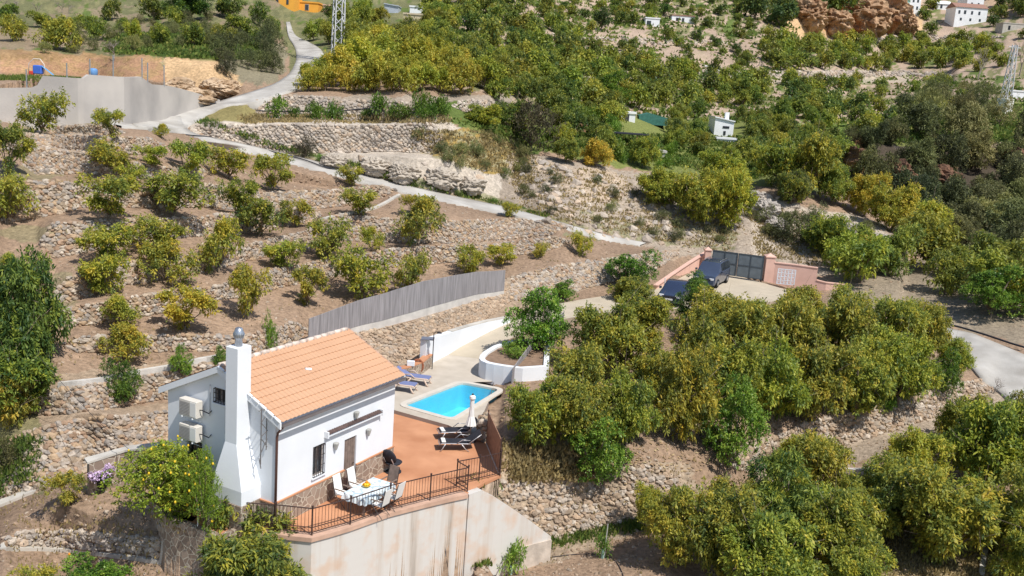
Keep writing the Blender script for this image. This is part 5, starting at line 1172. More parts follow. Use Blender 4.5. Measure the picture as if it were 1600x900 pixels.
rail_run(rl, ro, [G(713, 758)[:2], G(748, 751)[:2], G(781, 743)[:2]], post_first=False)

# reed screen at the right end of the terrace
A = G(780, 742, 0); B = G(760, 694, 0); sc = empty('slat_screen', A); tag(sc, 'brown slatted privacy screen at the right end of the orange terrace', 'screen')
M_SLAT = mat('stained_slats', (.30, .17, .11), .8, .25, 5, .004, 20)
d = (Vector(B)-Vector(A)); n = 26; mb = MB(); dn = d.normalized(); pn = Vector((-dn.y, dn.x, 0))
for k in range(n): a = d*((k+.05)/n); b = d*((k+.95)/n); mb.obox(a+Vector((0, 0, .78)), b+Vector((0, 0, .78)), .03+.006*(k % 2), 1.46)
mb.build('slats', M_SLAT, sc)
mb = MB(); mb.obox(Vector((0, 0, 0)), Vector((0, 0, 1.6)), .06, .06); mb.build('post', M_RAIL, sc); mb = MB(); mb.obox(d, d+Vector((0, 0, 1.6)), .06, .06); mb.build('post', M_RAIL, sc)
mb = MB(); mb.obox(Vector((0, 0, .06)), d+Vector((0, 0, .06)), .08, .05); mb.build('bottom_rail', M_CREAM, sc)
mb = MB(); c0 = G(752, 692, 0); rr = random.Random(4)
Vp, Fp, cpz = stones(np.array([[c0[0]+rr.uniform(-.12, .18), c0[1]+rr.uniform(-.1, 1.1), .1+.95*rr.random()] for _ in range(90)]), np.tile([0, -1.0, 0], (90, 1)), np.tile([1.0, 0, 0], (90, 1)), np.full(90, .15), np.random.default_rng(5), 1)
tag(np_mesh('stone_pier', Vp, Fp, M_STONE, attrs={'stone_colour': ('FLOAT_COLOR', cpz)}), 'rough dark stone pier between the pool deck and the slatted screen', 'pier')

# pool deck, coping, basin and water
def round_poly(P, r=.35, n=5):
    out = []
    for i in range(len(P)):
        p = Vector(P[i]); a = Vector(P[i-1]); b = Vector(P[(i+1) % len(P)]); d1 = (a-p); d2 = (b-p); k = min(r, d1.length*.4, d2.length*.4)
        s = p+d1.normalized()*k; e = p+d2.normalized()*k
        for j in range(n+1): t = j/n; out.append(tuple(s*(1-t)**2+p*2*t*(1-t)+e*t*t))
    return out
PC4 = [Vector(G(x, y, DECKZ)[:2]) for x, y in [(631,633),(721,598),(780,609),(706,654)]]
water = round_poly(PC4, .35)
def offset(P, d):
    c = sum((Vector(p) for p in P), Vector((0, 0)))/len(P); out = []
    for i, p in enumerate(P):
        a = Vector(P[i-1]); b = Vector(P[(i+1) % len(P)]); t = (b-a).normalized(); n = Vector((-t.y, t.x))
        if n.dot(Vector(p)-c) < 0: n = -n
        out.append(tuple(Vector(p)+n*d))
    return out
cope = offset(water, .30); n = len(water)
def ring(name, A, B, za, zb, m, parent=None):
    n = len(A); V = [(*a, za) for a in A]+[(*b, zb) for b in B]
    return MB().add(V, [(i, (i+1) % n, n+(i+1) % n, n+i) for i in range(n)]).build(name, m, parent)
M_DECK = mat('beige_deck_pavers', (.47, .41, .335), .85, .06, 1.5, .003, 25, col2=(.52, .46, .385))
# deck with a hole for the pool: bridge polygon
dk = [Vector(p) for p in DECK]
bm = bmesh_ = None
import bmesh
bm = bmesh.new()
def loop_edges(bm, P, z):
    vs = [bm.verts.new((p[0], p[1], z)) for p in P]; return [bm.edges.new((vs[i], vs[(i+1) % len(vs)])) for i in range(len(vs))]
es = loop_edges(bm, DECK, DECKZ)+loop_edges(bm, cope, DECKZ)
bmesh.ops.triangle_fill(bm, use_beauty=True, use_dissolve=False, edges=es)
bad = [f for f in bm.faces if inside([tuple(p) for p in cope], np.array([f.calc_center_median().x]), np.array([f.calc_center_median().y]))[0]]
bmesh.ops.delete(bm, geom=bad, context='FACES')
for f in bm.faces:
    if f.normal.z < 0: f.normal_flip()
me = bpy.data.meshes.new('pool_deck'); bm.to_mesh(me); bm.free(); me.materials.append(M_DECK)
deck = bpy.data.objects.new('pool_deck', me); C.objects.link(deck); tag(deck, kind='structure')
MBs = MB(); V = [(*p, DECKZ) for p in DECK]+[(*p, DECKZ-.6) for p in DECK]; nn = len(DECK)
MBs.add(V, [(i, (i+1) % nn, nn+(i+1) % nn, nn+i) for i in range(nn)]).build('deck_riser', mat('riser', (.30, .25, .22), .9, .1, 2), deck)
pool = empty('swimming_pool', (0, 0, 0)); tag(pool, 'small bright blue swimming pool with pale stone coping', 'swimming pool')
M_COPE = mat('pale_coping', (.58, .53, .46), .8, .06, 3, .003, 20)
mb = MB(); V = [(*p, DECKZ+.035) for p in cope]+[(*p, DECKZ+.035) for p in water]+[(*p, DECKZ-.05) for p in cope]+[(*p, DECKZ-.10) for p in water]
mb.add(V, [(i, (i+1) % n, n+(i+1) % n, n+i) for i in range(n)]+[(2*n+i, 2*n+(i+1) % n, (i+1) % n, i) for i in range(n)]+[(n+i, n+(i+1) % n, 3*n+(i+1) % n, 3*n+i) for i in range(n)]).build('coping', M_COPE, pool)
M_BASIN = mat('blue_pool_liner', (.24, .66, .82), .6, .05, 1.2)
mb = MB(); V = [(*p, DECKZ-.10) for p in water]+[(*p, -1.15) for p in water]; mb.add(V, [(n+i, n+(i+1) % n, (i+1) % n, i) for i in range(n)]+[tuple(range(n, 2*n))]).build('basin', M_BASIN, pool)
m, t, b, L = nodes('pool_water'); out = t.nodes['Material Output']
gl = t.nodes.new('ShaderNodeBsdfGlossy'); gl.inputs['Roughness'].default_value = .05; tp = t.nodes.new('ShaderNodeBsdfTransparent'); tp.inputs[0].default_value = (.55, .93, .98, 1)
fr = t.nodes.new('ShaderNodeFresnel'); fr.inputs[0].default_value = 1.33; ms = t.nodes.new('ShaderNodeMixShader'); L(fr.outputs[0], ms.inputs[0]); L(tp.outputs[0], ms.inputs[1]); L(gl.outputs[0], ms.inputs[2]); L(ms.outputs[0], out.inputs[0])
nz_ = t.nodes.new('ShaderNodeTexNoise'); nz_.inputs['Scale'].default_value = 2.2; nz_.inputs['Detail'].default_value = 4; co = t.nodes.new('ShaderNodeTexCoord'); L(co.outputs['Object'], nz_.inputs['Vector'])
bp = t.nodes.new('ShaderNodeBump'); bp.inputs['Distance'].default_value = .05; bp.inputs['Strength'].default_value = .4; L(nz_.outputs['Fac'], bp.inputs['Height']); L(bp.outputs[0], gl.inputs['Normal']); L(bp.outputs[0], fr.inputs['Normal'])
up_ = sum(water[i][0]*water[(i+1) % n][1]-water[(i+1) % n][0]*water[i][1] for i in range(n)) > 0
tag(MB().add([(*p, DECKZ-.07) for p in (water if up_ else water[::-1])], [tuple(range(n))]).build('water', m), kind='structure')

# walls round the drive: white path wall, planter, low stone wall
W_ = [(664,574,.18,46),(690,559,.2,38),(720,541,.34,29),(760,521,.68,19),(797,503,1.02,7)]
A = resample([(a[0], a[1]) for a in W_], 20); zz = np.interp(A[:, 0], [a[0] for a in W_], [a[2] for a in W_]); hh = np.interp(A[:, 0], [a[0] for a in W_], [a[3] for a in W_])
pts = [G(x, y, z) for (x, y), z in zip(A, zz)]
pw = poly_wall('white_wall', [p[:2] for p in pts], [p[2]+h*p[1]/F for p, h in zip(pts, hh)], [p[2]-.4 for p in pts], .35, M_WHITE); tag(pw, 'tapering white wall along the uphill side of the pale path', 'wall')
poly_wall('coping', [p[:2] for p in [(q[0], q[1]+.02) for q in pts][6:]], [p[2]+h*p[1]/F+.05 for p, h in zip(pts, hh)][6:], [p[2]+h*p[1]/F+.003 for p, h in zip(pts, hh)][6:], .34, M_CONC, pw)
o_ = [(817,575.5),(802,574),(787,572),(772,569.5),(760,567),(752,563.5),(749,560),(750,555),(756,549),(771,540),(786,535),(801,531)]
out_ = [G(x, y, 1.12)[:2] for x, y in o_]; out_ += [(out_[-1][0]+2.2, out_[-1][1]+.8), (out_[0][0]+1.4, out_[0][1]+.8)]
inn_ = offset(out_, -.30); k = len(out_)
pl = MB().add([(*p, 1.12) for p in out_]+[(*p, 1.12) for p in inn_]+[(*p, 0) for p in out_]+[(*p, .9) for p in inn_], [(i, (i+1) % k, k+(i+1) % k, k+i) for i in range(k)]+[(2*k+i, 2*k+(i+1) % k, (i+1) % k, i) for i in range(k)]+[(k+i, k+(i+1) % k, 3*k+(i+1) % k, 3*k+i) for i in range(k)]).build('round_planter', M_WHITE, smooth=False)
tag(pl, 'rounded white masonry planter beside the path above the pool', 'planter')
MB().add([(*p, 1.0) for p in inn_], [tuple(range(k))]).build('planter_soil', mat('planter_earth', (.24, .16, .11), .95, .2, 3, .02, 12), pl)
for x, y in ((795,552),(806,560),(812,543)):
    p = G(x, y, 1.0); o = bpy.data.objects.new('planter_shrub', PROTO['weed'][x % 3][3]); C.objects.link(o); o.location = p; o.color = (1, 1, 1, .6)
    tag(o, {795: 'low yellow-green herb clump in the front of the white planter', 806: 'small herb clump at the right side of the white planter', 812: 'small herb clump near the tree in the white planter'}[x], 'plant')
ps = [G(x, y, .18) for x, y in [(606,600),(640,592),(662,583),(676,571)]]
lw = poly_wall('low_stone_wall', [p[:2] for p in ps], [.78]*4, [0]*4, .35, M_CLAD); tag(lw, 'low stone-clad wall with terracotta coping behind the blue loungers', 'wall')
poly_wall('coping', [(p[0]-.02, p[1]-.03) for p in ps], [.84]*4, [.783]*4, .42, M_TERRA, lw)
pp = G(652, 584, .18); fb = empty('log_ring', pp); tag(fb, 'rusty upright iron ring for firewood beside the low stone wall', 'log holder')
mb = MB(); mb.tube([(.28*math.cos(a), .02, .42+.36*math.sin(a)) for a in np.linspace(-1.4, 4.54, 22)], .06, 6); mb.build('ring', mat('rust', (.28, .10, .05), .8, .3, 6), fb)
mb = MB(); mb.box(-.2, .2, -.08, .1, .0, .06); mb.build('foot', M_DARKMETAL, fb)
mb = MB(); mb.box(-.2, .2, -.1, .1, 0, .28, .02); o = mb.build('white_box', M_WHITE, loc=(G(640, 592, .18)[0], G(640, 592, .18)[1]+.2, .84)); tag(o, 'small white box on top of the low stone wall', 'box')
pp = G(675, 577, .18); sh = empty('shower_post', pp); tag(sh, 'thin dark shower post standing against the end of the white wall', 'shower')
mb = MB(); mb.tube([(0, 0, 0), (0, 0, 2.05), (.08, -.02, 2.12), (.3, -.05, 2.15)], .025, 6); mb.build('pole', M_DARKMETAL, sh); mb = MB(); mb.lathe([(.03, 2.17), (.14, 2.10), (.14, 2.08), (.01, 2.08)], .3, -.05, 10); mb.build('shower_head', M_DARKMETAL, sh)
pp = G(663, 574, .18); mb = MB(); mb.add([(-.25, -.1, 0), (.45, -.05, 0), (.45, .30, .06), (-.25, .25, .06), (-.25, -.1, .05), (.45, -.05, .05), (.45, .30, .11), (-.25, .25, .11)], [(3, 2, 1, 0), (4, 5, 6, 7), (0, 1, 5, 4), (1, 2, 6, 5), (2, 3, 7, 6), (3, 0, 4, 7)])
o = mb.build('wall_cap', mat('slate_cap', (.15, .16, .2), .5, .1, 3), loc=(pp[0], pp[1], pp[2]+46*pp[1]/F+.01)); tag(o, 'dark slate slab lying on the left end of the white path wall', 'slab')

# reed fence on its pale wall
def vribbon(name, base, hpx, th, m, lift=0, parent=None, wav=0):
    A = resample(base, max(12, len(base)*8)); hh = np.interp(np.linspace(0, 1, len(A)), np.linspace(0, 1, len(hpx)), hpx); ll = np.interp(np.linspace(0, 1, len(A)), np.linspace(0, 1, len(base)), lift) if isinstance(lift, list) else np.full(len(A), float(lift))
    P = S(A[:, 0], A[:, 1]); V = []
    tops, bots, pts = [], [], []
    for (x, y), p, h, l in zip(A, P, hh, ll):
        k = p[1]/F; pts.append((p[0], p[1])); bots.append(p[2]+(l*k if l else -.4)); tops.append(p[2]+(l+h)*k)
    return poly_wall(name, pts, tops, bots, th, m, parent)
fb_ = [(482,540),(520,531),(560,520),(600,512),(640,502),(690,487),(740,472),(787,463)]
fw = vribbon('block_wall', fb_, [6, 9, 11, 12, 13, 12, 11, 9], .22, M_BLOCK); tag(fw, 'low pale block wall carrying the reed fence', 'wall')
M_REED = mat('grey_reed', (.27, .255, .26), .9, .25, 1.2, .01, 60)
tr_ = M_REED.node_tree; mpn = tr_.nodes.new('ShaderNodeMapping'); mpn.inputs['Scale'].default_value = (9, 9, .5)
tc = [n_ for n_ in tr_.nodes if n_.type == 'TEX_COORD'][0]; tr_.links.new(tc.outputs['Object'], mpn.inputs[0])
for n_ in [n_ for n_ in tr_.nodes if n_.type == 'TEX_NOISE']: tr_.links.new(mpn.outputs[0], n_.inputs['Vector'])
rf = vribbon('reed_fence', fb_, [38, 41, 43, 45, 46, 42, 37, 33], .05, M_REED, lift=[6.5, 9.5, 11.5, 12.5, 13.5, 12.5, 11.5, 9.5]); tag(rf, 'long grey reed fence above the rubble bank behind the roof', 'fence')
rf2 = vribbon('reed_fence', [(800,600),(822,572),(838,548),(860,526),(880,508)], [26, 28, 26, 24, 22], .05, M_REED); tag(rf2, 'short grey reed fence half hidden under the bright green tree', 'fence')
# parapet left of the house
q0 = hp(-.02, 5.35); q1 = G(196, 742, -.2); q2 = G(140, 752, -.2)
pr = poly_wall('stone_parapet', [(q2[0], q2[1]), (q1[0], q1[1]), (q0[0]-.05, q0[1]+.9)], [.50, .75, 1.35], [-1]*3, .35, M_CLAD); tag(pr, 'stone-clad stepped parapet running left from the back corner of the house', 'wall')
poly_wall('coping', [(q2[0]-.05, q2[1]-.05), (q1[0], q1[1]-.05), (q0[0]-.05, q0[1]+.86)], [.58, .83, 1.43], [.503, .753, 1.353], .5, M_CONC, pr)
pt = G(160, 762, -.42); po = empty('flower_pot', pt); tag(po, 'dark pot of purple flowers in front of the stone parapet', 'flower pot')
mb = MB(); mb.lathe([(.16, 0), (.24, .42), (.26, .44), (.24, .46), (.02, .44)], n=14); mb.build('pot', M_BLACK, po, smooth=True)
Vl, Fl, tl, _ = crown(5, .42, .78, .38, 5, 130, 8, .09, .06, droop=0); o = np_mesh('flowers', Vl, Fl, mat('purple_petals', (.50, .30, .55), .7, .25, 9, col2=(.75, .62, .78)), po)
# ---------------------------------------------------------------- terrace furniture
def head(a, b): return math.atan2(b[1]-a[1], b[0]-a[0])
def lounger(foot, hd, label, group, frame, cloth, zdeck, back=.95, thick=.05, plastic=False):
    """foot end and head end seen at pixels"""
    a, b = G(*foot, zdeck), G(*hd, zdeck); r = empty('sun_lounger', a, head(a, b)); tag(r, label, 'sun lounger', group); L = 1.9; ang = math.radians(38 if not plastic else 26); hx, hz = 1.25, .36
    mb = MB()
    for y in (-.30, .30):
        mb.tube([(0, y, .33), (.1, y, .38), (hx, y, .36), (hx+.1, y, .36)], .022 if not plastic else .04, 6); mb.tube([(hx, y, hz), (hx+.68*math.cos(ang), y, hz+.68*math.sin(ang))], .02 if not plastic else .035, 6)
    mb.tube([(0, -.3, .33), (0, .3, .33)], .022, 6); mb.tube([(hx+.68*math.cos(ang), -.3, hz+.68*math.sin(ang)), (hx+.68*math.cos(ang), .3, hz+.68*math.sin(ang))], .02, 6)
    mb.build('frame', frame, r, smooth=True)
    for x0, x1 in ((.25, .02), (.95, 1.3)):
        for y in (-.31, .31):
            m = MB(); m.tube([(x0, y, .36), ((x0+x1)/2, y, .14), (x1, y, .0)], .02 if not plastic else .045, 6); m.build('leg', frame, r, smooth=True)
    for y in (-.31, .31):
        m = MB(); m.tube([(.75, y*1.05, .38), (.98, y*1.08, .56), (1.32, y*1.05, .52)], .018 if not plastic else .03, 6); m.build('armrest', frame, r, smooth=True)
    mb = MB(); mb.box(.02, hx, -.28, .28, .36, .36+thick, .02); mb.build('seat', cloth, r)
    mb = MB(); mb.add([(hx, -.28, hz+.02), (hx+.7*math.cos(ang), -.28, hz+.02+.7*math.sin(ang)), (hx+.7*math.cos(ang), .28, hz+.02+.7*math.sin(ang)), (hx, .28, hz+.02)]+[(hx-thick*math.sin(ang), -.28, hz+.02+thick*math.cos(ang)), (hx+.7*math.cos(ang)-thick*math.sin(ang), -.28, hz+.02+.7*math.sin(ang)+thick*math.cos(ang)), (hx+.7*math.cos(ang)-thick*math.sin(ang), .28, hz+.02+.7*math.sin(ang)+thick*math.cos(ang)), (hx-thick*math.sin(ang), .28, hz+.02+thick*math.cos(ang))], [(3, 2, 1, 0), (4, 5, 6, 7), (0, 1, 5, 4), (1, 2, 6, 5), (2, 3, 7, 6), (3, 0, 4, 7)])
    mb.build('backrest', cloth, r)
    mb = MB(); q = hx+.45*math.cos(ang); z = hz+.07+.45*math.sin(ang)
    if not plastic:
        mb.box(.10, .28, -.26, .26, .415, .44, .01); mb.build('folded_towel', M_CLOTHW, r)
    return r
M_SILV = mat('silver_tube', (.50, .50, .52), .35, .05, 3, metal=.5)
M_PLAST = mat('beige_lounger_plastic', (.60, .47, .38), .6, .05, 3)
lounger((685,702), (739,702), 'black sun lounger with silver frame, the one nearer the railing', None, M_SILV, M_BLACK, 0, back=.9)
lounger((684,685), (735,683), 'black sun lounger with silver frame, the one nearer the pool', None, M_SILV, M_BLACK, 0)
lounger((672,602), (634,597), 'blue cushioned beige lounger farther from the house, beside the pool', None, M_PLAST, M_BLUE, .18, thick=.08, plastic=True)
lounger((650,613), (614,608), 'blue cushioned beige lounger nearer the house, partly behind the roof', None, M_PLAST, M_BLUE, .18, thick=.08, plastic=True)
p = G(734, 690, 0); pa = empty('parasol', p); tag(pa, 'closed white parasol standing behind the black loungers', 'parasol')
mb = MB(); mb.lathe([(.26, 0), (.26, .05), (.05, .09), (.04, .3), (.02, .3)], n=16); mb.build('base', M_BLACK, pa, smooth=True)
mb = MB(); mb.tube([(0, 0, .05), (0, 0, 2.25)], .022, 8); mb.build('pole', M_STEEL, pa, smooth=True)
mb = MB(); n = 20; prof = [(.04, 2.18), (.13, 2.12), (.14, 2.02), (.085, 1.95), (.09, 1.5), (.11, 1.2), (.17, .98), (.22, .78)]
V = [((r*(1+.16*(k % 2)*(1 if z < 2 else .2)))*math.cos(2*math.pi*k/n), (r*(1+.16*(k % 2)*(1 if z < 2 else .2)))*math.sin(2*math.pi*k/n), z) for r, z in prof for k in range(n)]
mb.add(V, [(i*n+k, i*n+n+k, i*n+n+(k+1) % n, i*n+(k+1) % n) for i in range(len(prof)-1) for k in range(n)]+[tuple(range(n))]); mb.build('canopy', M_CLOTHW, pa)
mb = MB(); mb.lathe([(.02, 2.25), (.05, 2.23), (.05, 2.19), (.02, 2.18)], n=8); mb.build('finial', M_BLACK, pa)
# table with cloth
tc_ = [Vector(G(x, y, .76)) for x, y in [(546,765),(588,748),(607,757),(565,777)]]
c0 = sum(tc_, Vector())/4; th = HOUSE['th']; TL, TW = 1.75, .95
tb = empty('dining_table', (c0.x, c0.y, 0), th); tag(tb, 'rectangular garden table under the pale blue cloth', 'table')
mb = MB(); mb.box(-TL/2, TL/2, -TW/2, TW/2, .70, .735); mb.build('tabletop', M_WOOD, tb)
for x in (-.75, .75):
    for y in (-.36, .36): mb = MB(); mb.box(x-.03, x+.03, y-.03, y+.03, 0, .70); mb.build('leg', M_WOOD, tb)
def cloth_mat():
    m, t, b, L = nodes('patterned_tablecloth'); co = t.nodes.new('ShaderNodeTexCoord'); v = t.nodes.new('ShaderNodeTexNoise'); v.inputs['Scale'].default_value = 5.5; v.inputs['Detail'].default_value = 1; L(co.outputs['Object'], v.inputs['Vector'])
    r = t.nodes.new('ShaderNodeValToRGB'); r.color_ramp.interpolation = 'LINEAR'; L(v.outputs['Fac'], r.inputs[0]); r.color_ramp.elements[0].position = .42; r.color_ramp.elements[0].color = (.40, .50, .58, 1); r.color_ramp.elements[1].position = .50; r.color_ramp.elements[1].color = (.68, .75, .78, 1)
    L(r.outputs[0], b.inputs['Base Color']); b.inputs['Roughness'].default_value = .85; return m
V = []; f = []; per = []; nq = 60
def rect_pt(t, ex):
    a, b = TL/2+ex, TW/2+ex; P_ = 2*(2*a+2*b); s = (t % 1)*P_
    if s < 2*a: return (-a+s, -b)
    s -= 2*a
    if s < 2*b: return (a, -b+s)
    s -= 2*b
    if s < 2*a: return (a-s, b)
    return (-a, b-(s-2*a))
rings_ = [(-.02, .742), (.012, .738), (.03, .66), (.05, .48)]
for ri, (ex, z) in enumerate(rings_):
    for k in range(nq):
        t = k/nq; x, y = rect_pt(t, ex+(.03*math.sin(k*2.1) if ri > 1 else 0)); V.append((x, y, z+(.02*math.sin(k*1.3) if ri == 3 else 0)))
for i in range(3):
    for k in range(nq): f.append((i*nq+k, (i+1)*nq+k, (i+1)*nq+(k+1) % nq, i*nq+(k+1) % nq))
f.append(tuple(range(nq)))
o = MB().add(V, f).build('tablecloth', cloth_mat(), loc=(c0.x, c0.y, 0), rz=th); tag(o, 'pale blue and white patterned cloth draped over the garden table', 'tablecloth')
def on_table(x, y): return (c0.x+x*math.cos(th)-y*math.sin(th), c0.y+x*math.sin(th)+y*math.cos(th), .744)
fbw = empty('fruit_bowl', on_table(0, .12)); tag(fbw, 'bowl of bright yellow and orange fruit in the middle of the table', 'fruit bowl')
mb = MB(); mb.lathe([(.06, 0), (.13, .06), (.17, .10), (.16, .10), (.10, .04), (.02, .03)], n=14); mb.build('bowl', mat('yellow_bowl', (.75, .52, .05), .4, .05, 2), fbw, smooth=True)
for k in range(7):
    a = k*1.05; q = (.07*math.cos(a), .07*math.sin(a), .12) if k < 6 else (0, 0, .2)
    mb = MB(); mb.lathe([(.01, -.055), (.05, -.03), (.058, 0), (.05, .03), (.01, .055)], q[0], q[1], 8); mb.build('orange' if k % 3 == 0 else 'lemon', M_ORANGE if k % 3 == 0 else M_LEMON, fbw, smooth=True, loc=(0, 0, q[2]))
for i, (x, y) in enumerate([(-.5, .25), (.5, .25), (-.5, -.25), (.5, -.25)]):
    mb = MB(); mb.lathe([(.07, 0), (.13, .015), (.125, .02), (.06, .008), (.01, .008)], n=14); o = mb.build('plate', M_CLOTHW, smooth=True, loc=on_table(x, y))
    tag(o, ['white plate on the house side of the table, near the front end', 'white plate on the house side of the table, near the pool end', 'white plate on the railing side of the table, near the front end', 'white plate on the railing side of the table, near the pool end'][i], 'plate')
def chair(x, y, rot, label, back=M_CLOTHW):
    q = on_table(x, y); r = empty('garden_chair', (q[0], q[1], 0), th+rot); tag(r, label, 'chair')
    for s in (-.23, .23):
        m = MB(); m.tube([(-.28, s, 0), (.22, s, .46)], .014, 5); m.build('leg', M_DARKMETAL, r); m = MB(); m.tube([(.26, s, 0), (-.22, s, .45), (-.36, s, 1.08)], .014, 5); m.build('leg', M_DARKMETAL, r)
        m = MB(); m.box(-.22, .24, s-.025, s+.025, .64, .665); m.build('armrest', M_WOOD, r)
    m = MB(); m.box(-.22, .24, -.22, .22, .44, .465, .01); m.build('seat', back, r)
    m = MB(); m.add([(-.22, -.22, .48), (-.22, .22, .48), (-.37, .22, 1.10), (-.37, -.22, 1.10), (-.24, -.22, .48), (-.24, .22, .48), (-.39, .22, 1.10), (-.39, -.22, 1.10)], [(0, 1, 2, 3), (7, 6, 5, 4), (0, 4, 5, 1), (2, 6, 7, 3), (1, 5, 6, 2), (0, 3, 7, 4)]); m.build('backrest', back, r)
chair(-.45, .82, -math.pi/2, 'white-backed folding chair against the house, left one'); chair(.38, .82, -math.pi/2, 'white-backed folding chair against the house, in front of the door')
chair(-.35, -.78, math.pi/2, 'folding chair on the railing side of the table, left one'); chair(.45, -.78, math.pi/2, 'folding chair on the railing side of the table, right one'); chair(1.22, 0, math.pi, 'brown folding chair at the pool end of the table', M_WOOD)
q = G(614, 737, 0); bc = empty('bucket_chair', q, th); tag(bc, 'black round swivel chair at the far corner of the stone plinth', 'chair')
mb = MB(); mb.lathe([(.34, 0), (.34, .03), (.04, .06), (.04, .34), (.02, .34)], n=20); mb.build('base', M_BLACK, bc, smooth=True)
mb = MB(); mb.lathe([(.02, .33), (.30, .36), (.36, .43), (.33, .45), (.02, .43)], n=20); mb.build('seat', M_BLACK, bc, smooth=True)
mb = MB(); mb.lathe([(.02, 0), (.30, .03), (.35, .09), (.32, .10), (.02, .06)], n=20); o = mb.build('backrest', M_BLACK, bc, smooth=True); o.rotation_euler = (0, math.radians(72), 0); o.location = (-.38, 0, .72)
mb = MB(); mb.tube([(-.2, .2, .36), (-.42, .2, .7)], .02, 5); mb.tube([(-.2, -.2, .36), (-.42, -.2, .7)], .02, 5); mb.build('back_frame', M_SILV, bc)
# white plastic stool-table on the little patio
q = hp(-1.28, 1.75); st = empty('patio_table', q, th); tag(st, 'small white table on thin legs on the patio under the chimney', 'table')
mb = MB(); mb.box(-.33, .33, -.3, .3, .70, .73, .012); mb.build('tabletop', M_CLOTHW, st)
for x in (-.28, .28):
    for y in (-.25, .25): mb = MB(); mb.tube([(x, y, 0), (x*.92, y*.92, .70)], .02, 6); mb.build('leg', M_CLOTHW, st)
mb = MB(); mb.tube([G(x, y, -3.0+.03) if y > 0 else 0 for x, y in [(700,930),(760,905),(808,886),(850,873),(880,868),(925,865),(950,870),(966,880),(975,905)]], .02, 5)
hz_ = []
for x, y in resample([(690,935),(760,905),(808,886),(850,873),(880,868),(925,865),(950,870),(966,880),(975,905)], 50): p_ = S(x, y); hz_.append((p_[0], p_[1], p_[2]+.03))
mb = MB(); mb.tube(hz_, .018, 5); tag(mb.build('hose', M_BLACK, smooth=True), 'black irrigation hose curving over the bare lower plot', 'hose')
p_ = S(941, 872); mb = MB(); mb.obox((.08, .02, -.2), (.10, .0, 1.55), .035, .035); tag(mb.build('stake', mat('grey_stake', (.45, .44, .42), .8, .1, 4), loc=tuple(p_)), 'thin grey stake behind the lone sapling on the lower plot', 'stake')
for (x, y), l in (((941, 872), 'pale green trunk guard round the lone staked sapling'), ((798, 897), 'green trunk guard round the scraggy sapling below the wall')):
    p_ = S(x, y); mb = MB(); mb.lathe([(.07, -.1), (.065, .42), (.05, .42), (.05, -.1)], n=8); tag(mb.build('trunk_guard', mat('green_guard', (.30, .45, .38), .6, .1, 4), loc=tuple(p_)), l, 'trunk guard')
def pipe(pts, r, label, m=M_BLACK, lift=.05, cat='pipe'):
    P_ = np.array([np.array(S(x, y))+[0, 0, lift] for x, y in resample(pts, len(pts)*10)])
    for _ in range(12): P_[1:-1] = (P_[:-2]+2*P_[1:-1]+P_[2:])/4
    P_ = [tuple(p) for p in P_]
    mb = MB(); mb.tube(P_, r, 5); tag(mb.build('water_pipe', m, smooth=True), label, cat)
pipe([(400,178),(450,178),(530,178),(575,173),(620,172)], .06, 'dark water pipe running along the shelf between the pale walls', lift=.25)
pipe([(285,205),(340,222),(420,240),(480,255),(530,271)], .05, 'dark water pipe along the downhill edge of the lane', lift=.25)
pipe([(1470,509),(1500,517),(1540,530),(1600,549)], .07, 'dark pipe along the uphill edge of the right-hand road', lift=.30)
A_, B_ = D(60, 556, 38.5), D(240, 735, 32.8); mb = MB(); mb.tube([tuple(Vector(A_).lerp(Vector(B_), k/12)-Vector((0, 0, .25*math.sin(math.pi*k/12)))) for k in range(13)], .011, 4); tag(mb.build('overhead_cable', M_BLACK), 'thin overhead cable slanting down to the back of the house', 'cable')

# ---------------------------------------------------------------- drive: gate, pink walls, two cars
M_PINK = mat('pink_render', (.66, .42, .34), .85, .07, 1.4, .004, 20); M_GATE = mat('dark_grey_metal', (.13, .155, .175), .5, .15, 2)
gz = 1.6
gA, gB = Vector(G(1110, 428, gz)), Vector(G(1190, 439, gz))
def pillar(px, py, h, label, w=.5):
    q = G(px, py, gz-.2); mb = MB(); mb.box(-w/2, w/2, -w/2, w/2, 0, h, .02); mb.box(-w/2-.06, w/2+.06, -w/2-.06, w/2+.06, h, h+.12, .02); mb.add([(-w/2, -w/2, h+.12), (w/2, -w/2, h+.12), (w/2, w/2, h+.12), (-w/2, w/2, h+.12), (0, 0, h+.34)], [(0, 1, 4), (1, 2, 4), (2, 3, 4), (3, 0, 4)])
    tag(mb.build('gate_pillar', M_PINK, loc=q), label, 'pillar')
pillar(1102, 428, 2.0, 'pink gate pillar left of the metal gate, behind the van'); pillar(1198, 442, 2.15, 'pink gate pillar right of the metal gate', .75)
d = gB-gA; gt = empty('metal_gate', gA, math.atan2(d.y, d.x)); gl_ = d.length; tag(gt, 'dark grey sheet metal gate between the two pink pillars', 'gate')
mb = MB(); mb.box(0, gl_/2-.02, -.01, .01, .12, 2.0); mb.box(gl_/2+.02, gl_, -.01, .01, .12, 2.0)
for a in (0, gl_/2+.02):
    m = MB(); m.box(a, a+gl_/2-.02, -.01, .01, .12, 2.0); lf = m.build('gate_leaf', M_GATE, gt); m = MB()
    for x in np.linspace(a, a+gl_/2-.08, 3): m.box(x, x+.06, -.05, .05, .1, 2.02)
    for z in (.1, 1.05, 1.98): m.box(a, a+gl_/2-.02, -.04, .04, z, z+.06)
    m.build('gate_frame', mat('gate_bars', (.07, .085, .10), .5, .1, 3), lf)
